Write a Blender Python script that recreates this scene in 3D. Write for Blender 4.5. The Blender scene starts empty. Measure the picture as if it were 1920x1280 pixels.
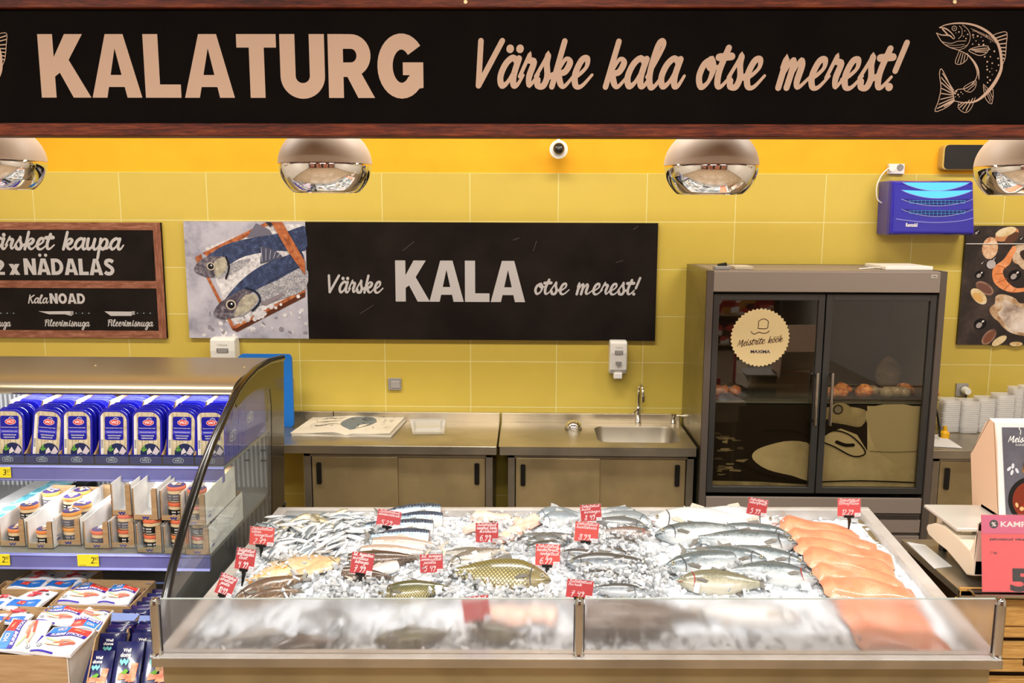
import bpy, bmesh, math, random
from mathutils import Vector, Matrix, noise
random.seed(7)
V = Vector
S = bpy.context.scene
COL = S.collection

# ------------------------------------------------------------------ camera
CAM_LOC = V((0, 0, 2.2))
CAM_ROT = Matrix.Rotation(math.radians(1.0), 3, 'Z') @ Matrix.Rotation(math.radians(90 - 8.6), 3, 'X') @ Matrix.Rotation(math.radians(0.2), 3, 'Z')
FPX = 1600.0
cd = bpy.data.cameras.new('camera')
cam = bpy.data.objects.new('camera', cd)
COL.objects.link(cam)
cam.matrix_world = Matrix.Translation(CAM_LOC) @ CAM_ROT.to_4x4()
cd.sensor_width = 36.0
cd.lens = FPX / 1920 * 36.0
cd.clip_start = 0.05
S.camera = cam

# ------------------------------------------------------------------ world, exposure, big lights
S.view_settings.view_transform = 'Standard'
S.view_settings.look = 'None'
S.view_settings.gamma = 1.0
S.view_settings.exposure = 0.48
S.view_settings.use_curve_mapping = False
cy = S.cycles
cy.use_denoising = True
cy.max_bounces = 7
cy.diffuse_bounces = 3
cy.glossy_bounces = 4
cy.transmission_bounces = 6
cy.transparent_max_bounces = 12
cy.caustics_reflective = False
cy.caustics_refractive = False
cy.sample_clamp_indirect = 6.0
w = bpy.data.worlds.new('world')
S.world = w
w.use_nodes = True
w.node_tree.nodes['Background'].inputs[0].default_value = (1.0, 0.97, 0.94, 1)
w.node_tree.nodes['Background'].inputs[1].default_value = 0.35


def area(name, loc, size, power, col, target=None):
    l = bpy.data.lights.new(name, 'AREA')
    l.shape = 'RECTANGLE'
    l.size, l.size_y = size
    l.energy = power
    l.color = col
    o = bpy.data.objects.new(name, l)
    COL.objects.link(o)
    o.location = loc
    if target is not None:
        o.rotation_euler = (V(target) - V(loc)).to_track_quat('-Z', 'Y').to_euler()
    return o


WARM = (1.0, 0.93, 0.84)
for i, x in enumerate((-2.6, 0.0, 2.6)):
    area('ceiling_light_front', (x, 0.4, 3.6), (1.6, 0.5), 78, (1.0, 0.965, 0.93))
    area('ceiling_light_staff', (x, 3.75, 3.75), (1.8, 0.35), 50, WARM)
    area('ceiling_light_shop', (x, -3.2, 3.75), (1.6, 0.6), 60, (1.0, 0.95, 0.88))
# strip lighting mounted on the ceiling that washes the painted wall above the tiles
area('wall_washer', (0.0, 4.75, 3.7), (6.4, 0.15), 3, (1.0, 0.92, 0.78), (0, 5.4, 2.6))


# ------------------------------------------------------------------ pixel rays (reference frame 1920x1280)
def ray(px, py):
    return CAM_ROT @ V(((px - 960) / FPX, -(py - 640) / FPX, -1))
def P(px, py, Y):
    d = ray(px, py)
    return CAM_LOC + d * (Y / d.y)
def PX(px, py, X):
    d = ray(px, py)
    return CAM_LOC + d * (X / d.x)
def PZ(px, py, Z):
    d = ray(px, py)
    return CAM_LOC + d * ((Z - 2.2) / d.z)


# ------------------------------------------------------------------ materials
def lin(c):
    if isinstance(c, str):
        c = c.lstrip('#')
        c = tuple(int(c[i:i + 2], 16) / 255 for i in (0, 2, 4))
    return tuple(x / 12.92 if x <= .04045 else ((x + .055) / 1.055) ** 2.4 for x in c)


MATS = {}


class NT:
    def __init__(s, m):
        s.t = m.node_tree
        s.b = s.t.nodes['Principled BSDF']
        s.out = s.t.nodes['Material Output']
    def n(s, typ, **kw):
        nd = s.t.nodes.new(typ)
        for k, v in kw.items():
            setattr(nd, k, v)
        return nd
    def l(s, a, b):
        s.t.links.new(a, b)
    def coord(s, kind='Object', scale=(1, 1, 1)):
        tc = s.n('ShaderNodeTexCoord')
        mp = s.n('ShaderNodeMapping')
        mp.inputs['Scale'].default_value = scale
        s.l(tc.outputs[kind], mp.inputs['Vector'])
        return mp.outputs[0]
    def noise(s, vec, scale, detail=3, rough=.5):
        nd = s.n('ShaderNodeTexNoise')
        nd.inputs['Scale'].default_value = scale
        nd.inputs['Detail'].default_value = detail
        nd.inputs['Roughness'].default_value = rough
        if vec is not None:
            s.l(vec, nd.inputs['Vector'])
        return nd.outputs['Fac']
    def ramp(s, fac, stops, interp='LINEAR'):
        nd = s.n('ShaderNodeValToRGB')
        cr = nd.color_ramp
        cr.interpolation = interp
        while len(cr.elements) < len(stops):
            cr.elements.new(.5)
        for e, (p, c) in zip(cr.elements, stops):
            e.position = p
            e.color = (*lin(c), 1)
        s.l(fac, nd.inputs[0])
        return nd.outputs[0]
    def mix(s, fac, a, b, mode='MIX'):
        nd = s.n('ShaderNodeMix', data_type='RGBA', blend_type=mode)
        for sock, v in ((nd.inputs[0], fac), (nd.inputs[6], a), (nd.inputs[7], b)):
            if isinstance(v, (int, float)):
                sock.default_value = v
            elif isinstance(v, (str, tuple)):
                sock.default_value = (*lin(v), 1)
            else:
                s.l(v, sock)
        return nd.outputs[2]
    def math(s, op, a, b=0.0, c=0.0):
        nd = s.n('ShaderNodeMath', operation=op)
        for i, v in enumerate((a, b, c)):
            if isinstance(v, (int, float)):
                nd.inputs[i].default_value = v
            else:
                s.l(v, nd.inputs[i])
        return nd.outputs[0]
    def sep(s, vec):
        nd = s.n('ShaderNodeSeparateXYZ')
        s.l(vec, nd.inputs[0])
        return nd.outputs
    def bump(s, h, strength=.3, dist=.01):
        nd = s.n('ShaderNodeBump')
        nd.inputs['Strength'].default_value = strength
        nd.inputs['Distance'].default_value = dist
        s.l(h, nd.inputs['Height'])
        s.l(nd.outputs[0], s.b.inputs['Normal'])
    def base(s, c):
        s.l(c, s.b.inputs['Base Color'])


def M(name, col='#808080', rough=.5, metal=0., spec=.5, nz=None, bump=None, trans=0., alpha=1., emit=None, es=1., ior=1.45, coat=0., sub=0.):
    if name in MATS:
        return MATS[name]
    m = bpy.data.materials.new(name)
    m.use_nodes = True
    t = NT(m)
    b = t.b
    b.inputs['Base Color'].default_value = (*lin(col), 1)
    b.inputs['Roughness'].default_value = rough
    b.inputs['Metallic'].default_value = metal
    b.inputs['Specular IOR Level'].default_value = spec
    b.inputs['Transmission Weight'].default_value = trans
    b.inputs['Alpha'].default_value = alpha
    b.inputs['IOR'].default_value = ior
    b.inputs['Coat Weight'].default_value = coat
    if sub:
        b.inputs['Subsurface Weight'].default_value = sub
        b.inputs['Subsurface Scale'].default_value = .01
    if emit:
        b.inputs['Emission Color'].default_value = (*lin(emit), 1)
        b.inputs['Emission Strength'].default_value = es
    if nz:
        col2, scale = nz[0], nz[1]
        st = nz[2] if len(nz) > 2 else (1, 1, 1)
        f = t.noise(t.coord('Object', st), scale, 4, .6)
        f = t.ramp(f, [(.35, '#000000'), (.65, '#ffffff')])
        t.base(t.mix(f, col, col2))
    if bump:
        t.bump(t.noise(t.coord('Object', bump[2] if len(bump) > 2 else (1, 1, 1)), bump[0], 3), bump[1], .01)
    MATS[name] = m
    return m


def H(hexc, rough=.6):
    """plain printed ink or painted colour"""
    return M('ink ' + hexc.lstrip('#') + ('' if rough == .6 else str(rough)), hexc, rough, spec=.3)


def steel(name, col, rough, st, metal=.9, amt=.06):
    m = M(name, col, rough, metal)
    t = NT(m)
    f = t.noise(t.coord('Object', st), 12, 4, .7)
    r = t.n('ShaderNodeMapRange')
    r.inputs[3].default_value = rough - amt
    r.inputs[4].default_value = rough + amt * 2
    t.l(f, r.inputs[0])
    t.l(r.outputs[0], t.b.inputs['Roughness'])
    g = t.noise(t.coord('Object'), 2.5, 3)
    c2 = tuple(min(1, x * .82) for x in (int(col[i:i + 2], 16) / 255 for i in (1, 3, 5)))
    t.base(t.mix(t.ramp(g, [(.4, '#000000'), (.65, '#ffffff')]), col, c2))
    t.bump(f, .05, .002)
    return m


STEEL = steel('brushed steel', '#cfc3ac', .30, (1, 14, 14))
STEELV = steel('satin steel', '#b5aa96', .36, (14, 14, 1))
STEELD = steel('dull steel door', '#bda678', .42, (6, 6, 6), .7)
STEELP = steel('polished steel', '#d8d4cc', .12, (8, 8, 1), 1., .03)
STEELT = M('tub steel', '#d6d2cd', .32, .35, nz=('#bdb7b0', 5))
CHROME = M('chrome', '#f2efea', .02, 1.)
BLACKP = M('black plastic', '#16130f', .35)
BLACKM = M('black matte', '#0c0a08', .7)
WHITEP = M('white plastic', '#e9e4da', .35)
GREYP = M('grey plastic', '#8d8984', .4)
KRAFT = M('kraft cardboard', '#b5946c', .85, nz=('#a5835b', 8, (1, 1, 9)))
CARDW = M('white cardboard', '#e6e3dd', .7, nz=('#cfccc8', 6))
WHITE = H('#f2efe9')


def make_wood(name, c1, c2, c3, st, scale=6):
    m = M(name, c1, .5, spec=.25)
    t = NT(m)
    v = t.coord('Object', st)
    f = t.noise(v, scale, 6, .65)
    g = t.noise(v, scale * 3, 3, .6)
    c = t.ramp(f, [(.3, c1), (.52, c2), (.72, c3)])
    t.base(t.mix(t.ramp(g, [(.45, '#000000'), (.6, '#ffffff')]), c, t.mix(.5, c, c1)))
    t.bump(f, .15, .003)
    return m


WOODH = make_wood('dark stained wood', '#260c04', '#65260d', '#85401b', (1.2, 14, 14))
WOODP = make_wood('printed brown wood', '#6f3f2a', '#96604a', '#b17c63', (1.5, 9, 9))
WOODPV = make_wood('printed brown upright wood', '#6f3f2a', '#96604a', '#b17c63', (9, 9, 1.5))
OAK = make_wood('light oak', '#a87a3e', '#c99a56', '#dcb270', (1, 12, 12))
OAKD = make_wood('dark walnut', '#1d120a', '#33200f', '#4a2f18', (1, 12, 12))


def glass(name, tint='#f4faf8', opac=.06, rough=.02, refl=.12):
    """thin pane: mostly clear, a little body colour, glossy reflection by angle"""
    if name in MATS:
        return MATS[name]
    m = bpy.data.materials.new(name)
    m.use_nodes = True
    t = NT(m)
    tr = t.n('ShaderNodeBsdfTransparent')
    tr.inputs[0].default_value = (*lin(tint), 1)
    df = t.n('ShaderNodeBsdfDiffuse')
    df.inputs[0].default_value = (*lin('#ffffff'), 1)
    gl = t.n('ShaderNodeBsdfGlossy')
    gl.inputs['Roughness'].default_value = rough
    mx = t.n('ShaderNodeMixShader')
    mx.inputs[0].default_value = opac
    t.l(tr.outputs[0], mx.inputs[1])
    t.l(df.outputs[0], mx.inputs[2])
    fr = t.n('ShaderNodeFresnel')
    fr.inputs[0].default_value = 1.5
    f = t.math('MULTIPLY_ADD', fr.outputs[0], .9, refl - .04)
    ge = t.n('ShaderNodeNewGeometry')
    f = t.math('MULTIPLY', f, t.math('SUBTRACT', 1.0, ge.outputs['Backfacing']))
    m2 = t.n('ShaderNodeMixShader')
    t.l(f, m2.inputs[0])
    t.l(mx.outputs[0], m2.inputs[1])
    t.l(gl.outputs[0], m2.inputs[2])
    t.l(m2.outputs[0], t.out.inputs[0])
    MATS[name] = m
    return m


GLASS = glass('clear glass', opac=.02, refl=.06)
GLASSE = glass('reflective side glass', '#f8fbfa', opac=.03, refl=.07)
GLASSF = glass('fridge glass', '#efeade', opac=.0, refl=.10)
ACRYL = glass('clear acrylic', '#fff4ee', opac=.05, refl=.08)


def misted():
    m = bpy.data.materials.new('misted glass')
    m.use_nodes = True
    t = NT(m)
    v = t.coord('Object', (30, 1, 3))
    streak = t.noise(v, 1.2, 4, .6)
    patch = t.noise(t.coord('Object', (2, 2, 2)), 1.6, 2)
    rf = t.n('ShaderNodeBsdfRefraction')
    rf.inputs['IOR'].default_value = 1.02
    r = t.math('MULTIPLY_ADD', streak, .3, .26)
    t.l(r, rf.inputs['Roughness'])
    rf.inputs[0].default_value = (.99, .99, 1, 1)
    rf.inputs['IOR'].default_value = 1.12
    tr = t.n('ShaderNodeBsdfTransparent')
    df = t.n('ShaderNodeBsdfTranslucent')
    df.inputs[0].default_value = (.95, .95, .98, 1)
    d2 = t.n('ShaderNodeBsdfDiffuse')
    d2.inputs[0].default_value = (.92, .92, .96, 1)
    a = t.n('ShaderNodeMixShader')
    t.l(t.math('MULTIPLY_ADD', patch, .3, .05), a.inputs[0])
    t.l(rf.outputs[0], a.inputs[1])
    t.l(tr.outputs[0], a.inputs[2])
    b = t.n('ShaderNodeMixShader')
    b.inputs[0].default_value = .5
    t.l(df.outputs[0], b.inputs[1])
    t.l(d2.outputs[0], b.inputs[2])
    c = t.n('ShaderNodeMixShader')
    t.l(t.math('MULTIPLY_ADD', streak, .2, .0), c.inputs[0])
    t.l(a.outputs[0], c.inputs[1])
    t.l(b.outputs[0], c.inputs[2])
    g = t.n('ShaderNodeBsdfGlossy')
    g.inputs['Roughness'].default_value = .12
    e = t.n('ShaderNodeMixShader')
    e.inputs[0].default_value = .05
    t.l(c.outputs[0], e.inputs[1])
    t.l(g.outputs[0], e.inputs[2])
    t.l(e.outputs[0], t.out.inputs[0])
    return m


MIST = misted()


# ------------------------------------------------------------------ mesh builder
class MB:
    def __init__(s):
        s.v, s.f, s.mi, s.m = [], [], [], []
    def mat(s, m):
        if m not in s.m:
            s.m.append(m)
        return s.m.index(m)
    def add(s, vs, fs, m):
        k = len(s.v)
        i = s.mat(m)
        s.v.extend([V(p) for p in vs])
        for f in fs:
            s.f.append([k + a for a in f])
            s.mi.append(i)
        return s
    def box(s, a, b, m, T=None):
        x0, y0, z0 = a
        x1, y1, z1 = b
        vs = [V(p) for p in ((x0, y0, z0), (x1, y0, z0), (x1, y1, z0), (x0, y1, z0), (x0, y0, z1), (x1, y0, z1), (x1, y1, z1), (x0, y1, z1))]
        if T is not None:
            vs = [T @ p for p in vs]
        return s.add(vs, [(0, 3, 2, 1), (4, 5, 6, 7), (0, 1, 5, 4), (1, 2, 6, 5), (2, 3, 7, 6), (3, 0, 4, 7)], m)
    def prism(s, pts, d, m, T=None):
        pts = [V(p) for p in pts]
        d = V(d)
        n = len(pts)
        vs = pts + [p + d for p in pts]
        if T is not None:
            vs = [T @ p for p in vs]
        fs = [list(range(n))[::-1], list(range(n, 2 * n))] + [(i, (i + 1) % n, n + (i + 1) % n, n + i) for i in range(n)]
        return s.add(vs, fs, m)
    def tube(s, path, r, m, n=8, caps=True, T=None):
        path = [V(p) for p in path]
        if T is not None:
            path = [T @ p for p in path]
        rs = r if isinstance(r, (list, tuple)) else [r] * len(path)
        vs, fs = [], []
        up = None
        for i, p in enumerate(path):
            t = (path[min(i + 1, len(path) - 1)] - path[max(i - 1, 0)]).normalized()
            if up is None:
                up = V((0, 0, 1)) if abs(t.z) < .9 else V((0, 1, 0))
            a = t.cross(up).normalized()
            up = a.cross(t).normalized()
            for k in range(n):
                an = 2 * math.pi * k / n
                vs.append(p + (a * math.cos(an) + up * math.sin(an)) * rs[i])
        for i in range(len(path) - 1):
            for k in range(n):
                fs.append((i * n + k, i * n + (k + 1) % n, (i + 1) * n + (k + 1) % n, (i + 1) * n + k))
        if caps:
            fs.append(list(range(n))[::-1])
            fs.append(list(range((len(path) - 1) * n, len(path) * n)))
        return s.add(vs, fs, m)
    def lathe(s, prof, c, m, n=32, axis='Z', T=None):
        c = V(c)
        vs, fs = [], []
        for (r, z) in prof:
            for k in range(n):
                a = 2 * math.pi * k / n
                p = V((r * math.cos(a), r * math.sin(a), z))
                if axis == 'Y':
                    p = V((p.x, -p.z, p.y))
                elif axis == 'X':
                    p = V((p.z, p.y, -p.x))
                p = p + c
                vs.append(T @ p if T is not None else p)
        for i in range(len(prof) - 1):
            for k in range(n):
                fs.append((i * n + k, i * n + (k + 1) % n, (i + 1) * n + (k + 1) % n, (i + 1) * n + k))
        if prof[0][0] > 1e-5:
            fs.append(list(range(n))[::-1])
        if prof[-1][0] > 1e-5:
            fs.append(list(range((len(prof) - 1) * n, len(prof) * n)))
        return s.add(vs, fs, m)
    def grid(s, fn, nu, nv, m, closed=False):
        vs = [fn(i / nu, j / nv) for j in range(nv + 1) for i in range(nu + 1)]
        fs = [(j * (nu + 1) + i, j * (nu + 1) + i + 1, (j + 1) * (nu + 1) + i + 1, (j + 1) * (nu + 1) + i) for j in range(nv) for i in range(nu)]
        return s.add(vs, fs, m)
    def mesh(s, name, smooth=False):
        me = bpy.data.meshes.new(name)
        me.from_pydata([tuple(p) for p in s.v], [], s.f)
        for m in s.m:
            me.materials.append(m)
        me.polygons.foreach_set('material_index', s.mi)
        if smooth:
            me.polygons.foreach_set('use_smooth', [True] * len(me.polygons))
        me.update()
        if smooth and smooth is not True:
            try:
                me.set_sharp_from_angle(angle=math.radians(smooth))
            except Exception:
                pass
        return me
    def build(s, name, parent=None, smooth=False, bevel=0., recalc=True):
        me = s.mesh(name, smooth)
        if recalc:
            bm = bmesh.new()
            bm.from_mesh(me)
            bmesh.ops.recalc_face_normals(bm, faces=bm.faces)
            bm.to_mesh(me)
            bm.free()
        o = bpy.data.objects.new(name, me)
        COL.objects.link(o)
        if parent is not None:
            o.parent = parent
        if bevel:
            b = o.modifiers.new('bevel', 'BEVEL')
            b.width = bevel
            b.segments = 2
            b.limit_method = 'ANGLE'
        return o


def tag(o, label, cat, group=None, kind=None):
    if label: o['label'] = label
    if cat: o['category'] = cat
    if group: o['group'] = group
    if kind: o['kind'] = kind
    return o
def struct(o):
    o['kind'] = 'structure'
    return o
def empty(name, label=None, cat=None, group=None, T=None):
    o = bpy.data.objects.new(name, None)
    COL.objects.link(o)
    o.empty_display_size = .05
    if T is not None:
        o.matrix_world = T
    tag(o, label, cat, group)
    return o
def copy_tree(o, parent=None, T=None):
    c = o.copy()
    COL.objects.link(c)
    if parent is not None:
        c.parent = parent
    if T is not None:
        c.matrix_world = T
    for ch in o.children:
        copy_tree(ch, c)
    return c
def pivot(o, loc):
    """move a top-level empty to loc while its children (built in world coordinates) stay put"""
    loc = V(loc)
    o.location = loc
    for ch in o.children:
        ch.location = ch.location - loc
    return o


def smoothpts(pts, k=6, closed=False):
    pts = [V((*p, 0)) if len(p) == 2 else V(p) for p in pts]
    n = len(pts)
    if n < 3:
        return pts
    out = []
    rng = range(n) if closed else range(n - 1)
    for i in rng:
        p0 = pts[(i - 1) % n] if closed or i > 0 else pts[0]
        p1, p2 = pts[i], pts[(i + 1) % n]
        p3 = pts[(i + 2) % n] if closed or i < n - 2 else pts[-1]
        for j in range(k):
            t = j / k
            out.append(.5 * ((2 * p1) + (p2 - p0) * t + (2 * p0 - 5 * p1 + 4 * p2 - p3) * t * t + (3 * p1 - p0 - 3 * p2 + p3) * t ** 3))
    if not closed:
        out.append(pts[-1])
    return out


class Plane:
    """a flat printed surface: 2D coordinates in metres, art lies a fraction of a millimetre per layer above it"""
    def __init__(s, o, ux, uy):
        s.o, s.ux, s.uy = V(o), V(ux).normalized(), V(uy).normalized()
        s.n = s.ux.cross(s.uy).normalized()
    def at(s, x, y, h=0):
        return s.o + s.ux * x + s.uy * y + s.n * h
    def pix(s, px, py):
        d = ray(px, py)
        t = (s.o - CAM_LOC).dot(s.n) / d.dot(s.n)
        q = CAM_LOC + d * t - s.o
        return (q.dot(s.ux), q.dot(s.uy))


LAYER = .0006
_mic = [0]
def micro():
    _mic[0] = (_mic[0] + 1) % 24
    return _mic[0] * 1.6e-5


def poly2(mb, pl, pts, m, layer=1, px=False, smooth=0):
    if px:
        pts = [pl.pix(*p) for p in pts]
    if smooth:
        pts = [(p.x, p.y) for p in smoothpts(pts, smooth, True)]
    h = layer * LAYER + micro()
    mb.add([pl.at(x, y, h) for x, y in pts], [list(range(len(pts)))], m)
def disc2(mb, pl, x, y, r, m, layer=1, n=14, ry=None, rot=0):
    ry = r if ry is None else ry
    c, s_ = math.cos(rot), math.sin(rot)
    pts = []
    for k in range(n):
        a = 2 * math.pi * k / n
        u, v = r * math.cos(a), ry * math.sin(a)
        pts.append((x + u * c - v * s_, y + u * s_ + v * c))
    poly2(mb, pl, pts, m, layer)
def stroke2(mb, pl, pts, wd, m, layer=1, px=False, smooth=0, caps=True, closed=False):
    """wd: number, or list of widths at the given points"""
    if px:
        pts = [pl.pix(*p) for p in pts]
    ws = wd if isinstance(wd, (list, tuple)) else [wd] * len(pts)
    q = [V((p[0], p[1], ws[i])) for i, p in enumerate(pts)]
    if smooth:
        q = smoothpts(q, smooth, closed)
    if closed:
        q = q + [q[0]]
    L, R = [], []
    n = len(q)
    for i in range(n):
        p = q[i]
        a = (q[i] - q[i - 1]) if i > 0 else (q[i] - q[-2] if closed else q[1] - q[0])
        b = (q[i + 1] - q[i]) if i < n - 1 else (q[1] - q[0] if closed else q[-1] - q[-2])
        a = V((a.x, a.y)); b = V((b.x, b.y))
        a = a.normalized() if a.length > 1e-9 else V((1, 0))
        b = b.normalized() if b.length > 1e-9 else a
        t = (a + b)
        t = t.normalized() if t.length > 1e-6 else b
        nn = V((-t.y, t.x))
        k = min(1.8, 1 / max(.4, nn.dot(V((-b.y, b.x)))))
        hw = p.z * .5 * k
        L.append((p.x + nn.x * hw, p.y + nn.y * hw))
        R.append((p.x - nn.x * hw, p.y - nn.y * hw))
    h = layer * LAYER + micro()
    vs = [pl.at(*a, h + i * 2e-6) for i, a in enumerate(L)] + [pl.at(*a, h + i * 2e-6) for i, a in enumerate(R)]
    mb.add(vs, [(i, i + 1, n + i + 1, n + i) for i in range(n - 1)], m)
    if caps and not closed:
        disc2(mb, pl, q[0].x, q[0].y, q[0].z * .5, m, layer, 10)
        disc2(mb, pl, q[-1].x, q[-1].y, q[-1].z * .5, m, layer, 10)


# brush script alphabet: strokes in an upright box, x-height 1, baseline 0
_a = [[(.78, .82), (.52, 1.0), (.22, .78), (.08, .35), (.24, .03), (.5, .18), (.72, .6), (.8, .95)], [(.82, .98), (.72, .4), (.8, .05), (.98, .06), (1.18, .4)]]
SCR = {
    'a': (1.02, _a), 'ä': (1.02, _a + [[(.3, 1.5), (.3, 1.56)], [(.78, 1.5), (.78, 1.56)]]),
    'b': (.85, [[(.15, 2.0), (.1, .3), (.25, .03), (.55, .15), (.7, .55), (.5, .9), (.2, .6)], [(.6, .8), (.9, .75)]]),
    'c': (.75, [[(.68, .8), (.45, 1.0), (.15, .7), (.1, .3), (.3, .02), (.6, .1), (.85, .4)]]),
    'd': (1.05, [[(.75, .82), (.5, 1.0), (.2, .75), (.08, .35), (.24, .03), (.5, .18), (.75, .7)], [(.9, 2.0), (.75, .4), (.85, .05), (1.0, .06), (1.15, .4)]]),
    'e': (.82, [[(.0, .3), (.3, .42), (.6, .7), (.55, .98), (.3, .92), (.12, .45), (.25, .05), (.55, .03), (.95, .42)]]),
    'f': (.7, [[(.75, 1.8), (.55, 2.0), (.35, 1.4), (.25, .2), (.1, -.6)], [(.1, .95), (.65, 1.0)]]),
    'g': (.95, [[(.75, .82), (.5, 1.0), (.2, .75), (.1, .4), (.25, .08), (.5, .2), (.78, .95)], [(.78, .95), (.66, -.4), (.35, -.85), (.12, -.6), (.6, -.02), (1.05, .4)]]),
    'h': (1.0, [[(.25, 2.0), (.1, 0)], [(.12, .35), (.45, .95), (.65, .8), (.58, .2), (.75, .02), (1.1, .4)]]),
    'i': (.5, [[(.12, .98), (.08, .3), (.22, .02), (.6, .4)], [(.2, 1.5), (.2, 1.54)]]),
    'j': (.5, [[(.2, .98), (.15, -.4), (-.1, -.8), (-.25, -.5)], [(.25, 1.5), (.25, 1.54)]]),
    'k': (1.0, [[(.3, 2.0), (.1, 0)], [(.18, .42), (.5, .95), (.76, .85), (.6, .52), (.25, .48)], [(.3, .46), (.5, .1), (.72, .02), (1.08, .4)]]),
    'l': (.62, [[(.0, .35), (.35, 1.1), (.5, 1.8), (.36, 2.02), (.2, 1.6), (.1, .5), (.26, .02), (.48, .06), (.72, .4)]]),
    'm': (1.5, [[(.08, .7), (.2, .98), (.12, 0)], [(.14, .35), (.48, .95), (.6, .8), (.52, 0)], [(.55, .35), (.88, .95), (1.02, .8), (.95, .2), (1.1, .02), (1.55, .4)]]),
    'n': (1.05, [[(.08, .7), (.2, .98), (.12, 0)], [(.14, .35), (.5, .95), (.66, .8), (.6, .2), (.74, .02), (1.1, .4)]]),
    'o': (.85, [[(.5, .98), (.2, .8), (.08, .38), (.28, .02), (.58, .2), (.68, .65), (.5, .98), (.42, .8), (.6, .65), (.95, .75)]]),
    'ö': (.85, [[(.5, .98), (.2, .8), (.08, .38), (.28, .02), (.58, .2), (.68, .65), (.5, .98)], [(.25, 1.5), (.25, 1.54)], [(.65, 1.5), (.65, 1.54)]]),
    'õ': (.85, [[(.5, .98), (.2, .8), (.08, .38), (.28, .02), (.58, .2), (.68, .65), (.5, .98)], [(.15, 1.45), (.35, 1.6), (.5, 1.45), (.7, 1.6)]]),
    'p': (.95, [[(.15, .98), (.05, -.8)], [(.12, .35), (.4, .95), (.7, .8), (.66, .3), (.4, .02), (.2, .2)], [(.5, .05), (.8, .1), (1.0, .4)]]),
    'r': (.78, [[(.0, .35), (.2, .9), (.28, 1.2), (.3, .92), (.56, .85), (.46, .35), (.56, .03), (.9, .42)]]),
    's': (.78, [[(.0, .35), (.32, .95), (.4, 1.14), (.42, .8), (.56, .35), (.45, .03), (.18, .04), (.12, .25)], [(.55, .3), (.86, .42)]]),
    't': (.66, [[(.36, 1.65), (.15, .6), (.2, .1), (.4, .04), (.75, .4)], [(.0, 1.08), (.58, 1.14)]]),
    'u': (1.02, [[(.12, .98), (.08, .3), (.24, .02), (.5, .3), (.68, .95)], [(.68, .95), (.6, .3), (.72, .02), (.9, .06), (1.08, .4)]]),
    'v': (.8, [[(.0, .65), (.15, .98), (.26, .5), (.3, .04), (.58, .45), (.68, .98), (.9, .85)]]),
    'w': (1.1, [[(.08, .95), (.1, .2), (.3, .03), (.5, .8), (.55, .1), (.75, .1), (.95, .95)]]),
    'x': (.8, [[(.1, .95), (.7, 0)], [(.75, .95), (.05, 0)]]),
    'z': (.8, [[(.1, .9), (.7, .95), (.1, .05), (.8, .1)]]),
    'V': (1.25, [[(.06, 2.0), (.34, .02)], [(.34, .02), (1.1, 2.0)]]),
    'K': (1.15, [[(.25, 1.95), (.1, 0)], [(1.05, 1.95), (.25, .95)], [(.35, 1.05), (.65, .4), (.85, .02), (1.15, .3)]]),
    'F': (1.0, [[(.1, 1.75), (.5, 1.95), (1.1, 1.9)], [(.5, 1.9), (.3, .02)], [(.2, 1.0), (.85, 1.08)]]),
    'S': (.95, [[(.85, 1.65), (.6, 1.98), (.25, 1.6), (.65, .9), (.5, .1), (.1, .2)]]),
    'J': (.95, [[(.1, 1.85), (.9, 1.95)], [(.65, 1.9), (.5, .3), (.2, .0), (.0, .35)]]),
    'M': (1.5, [[(.1, 0), (.35, 1.9), (.6, .4), (1.1, 1.95), (1.15, 0), (1.4, .2)]]),
    'W': (1.5, [[(.1, 1.9), (.3, 0), (.7, 1.5), (.9, 0), (1.3, 1.95)]]),
    'C': (1.1, [[(.95, 1.6), (.6, 1.98), (.15, 1.2), (.2, .3), (.6, .0), (1.05, .4)]]),
    'A': (1.2, [[(.05, 0), (.7, 1.95), (.95, 0)], [(.3, .7), (.95, .75)]]),
    '!': (.5, [[(.42, 2.0), (.2, .6)], [(.1, .04), (.1, .06)]]), '.': (.35, [[(.1, .05), (.12, .05)]]), ',': (.35, [[(.15, .1), (.05, -.25)]]),
    ' ': (.8, []), '0': (1.0, [[(.5, 1.9), (.15, 1.3), (.15, .5), (.45, .02), (.8, .5), (.8, 1.4), (.5, 1.9)]]),
    '1': (.6, [[(.1, 1.3), (.45, 1.9), (.4, 0)]]), '2': (.95, [[(.15, 1.5), (.45, 1.9), (.75, 1.5), (.5, .7), (.1, .05), (.85, .08)]]),
    '4': (.95, [[(.2, 1.9), (.15, .9), (.8, .95)], [(.75, 1.8), (.6, 0)]]),
    '5': (.9, [[(.8, 1.9), (.25, 1.85), (.2, 1.1), (.65, 1.05), (.75, .4), (.4, .0), (.1, .2)]]),
    '6': (.95, [[(.7, 1.85), (.25, 1.3), (.12, .5), (.4, .02), (.75, .35), (.6, .9), (.2, .6)]]),
    '7': (.9, [[(.1, 1.8), (.8, 1.85), (.35, 0)], [(.2, .95), (.75, 1.0)]]),
    '8': (.9, [[(.6, 1.9), (.2, 1.5), (.6, .9), (.7, .3), (.35, .0), (.1, .4), (.6, 1.1), (.75, 1.6), (.6, 1.9)]]),
    '9': (.95, [[(.75, 1.6), (.4, 1.9), (.15, 1.4), (.45, 1.0), (.75, 1.5), (.65, .6), (.3, .0)]]),
}
SCR['ü'] = (1.02, SCR['u'][1] + [[(.2, 1.5), (.2, 1.55)], [(.65, 1.5), (.65, 1.55)]])
for _c in 'DELNPRTUGHIBO':
    SCR.setdefault(_c, (1.0, []))


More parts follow.
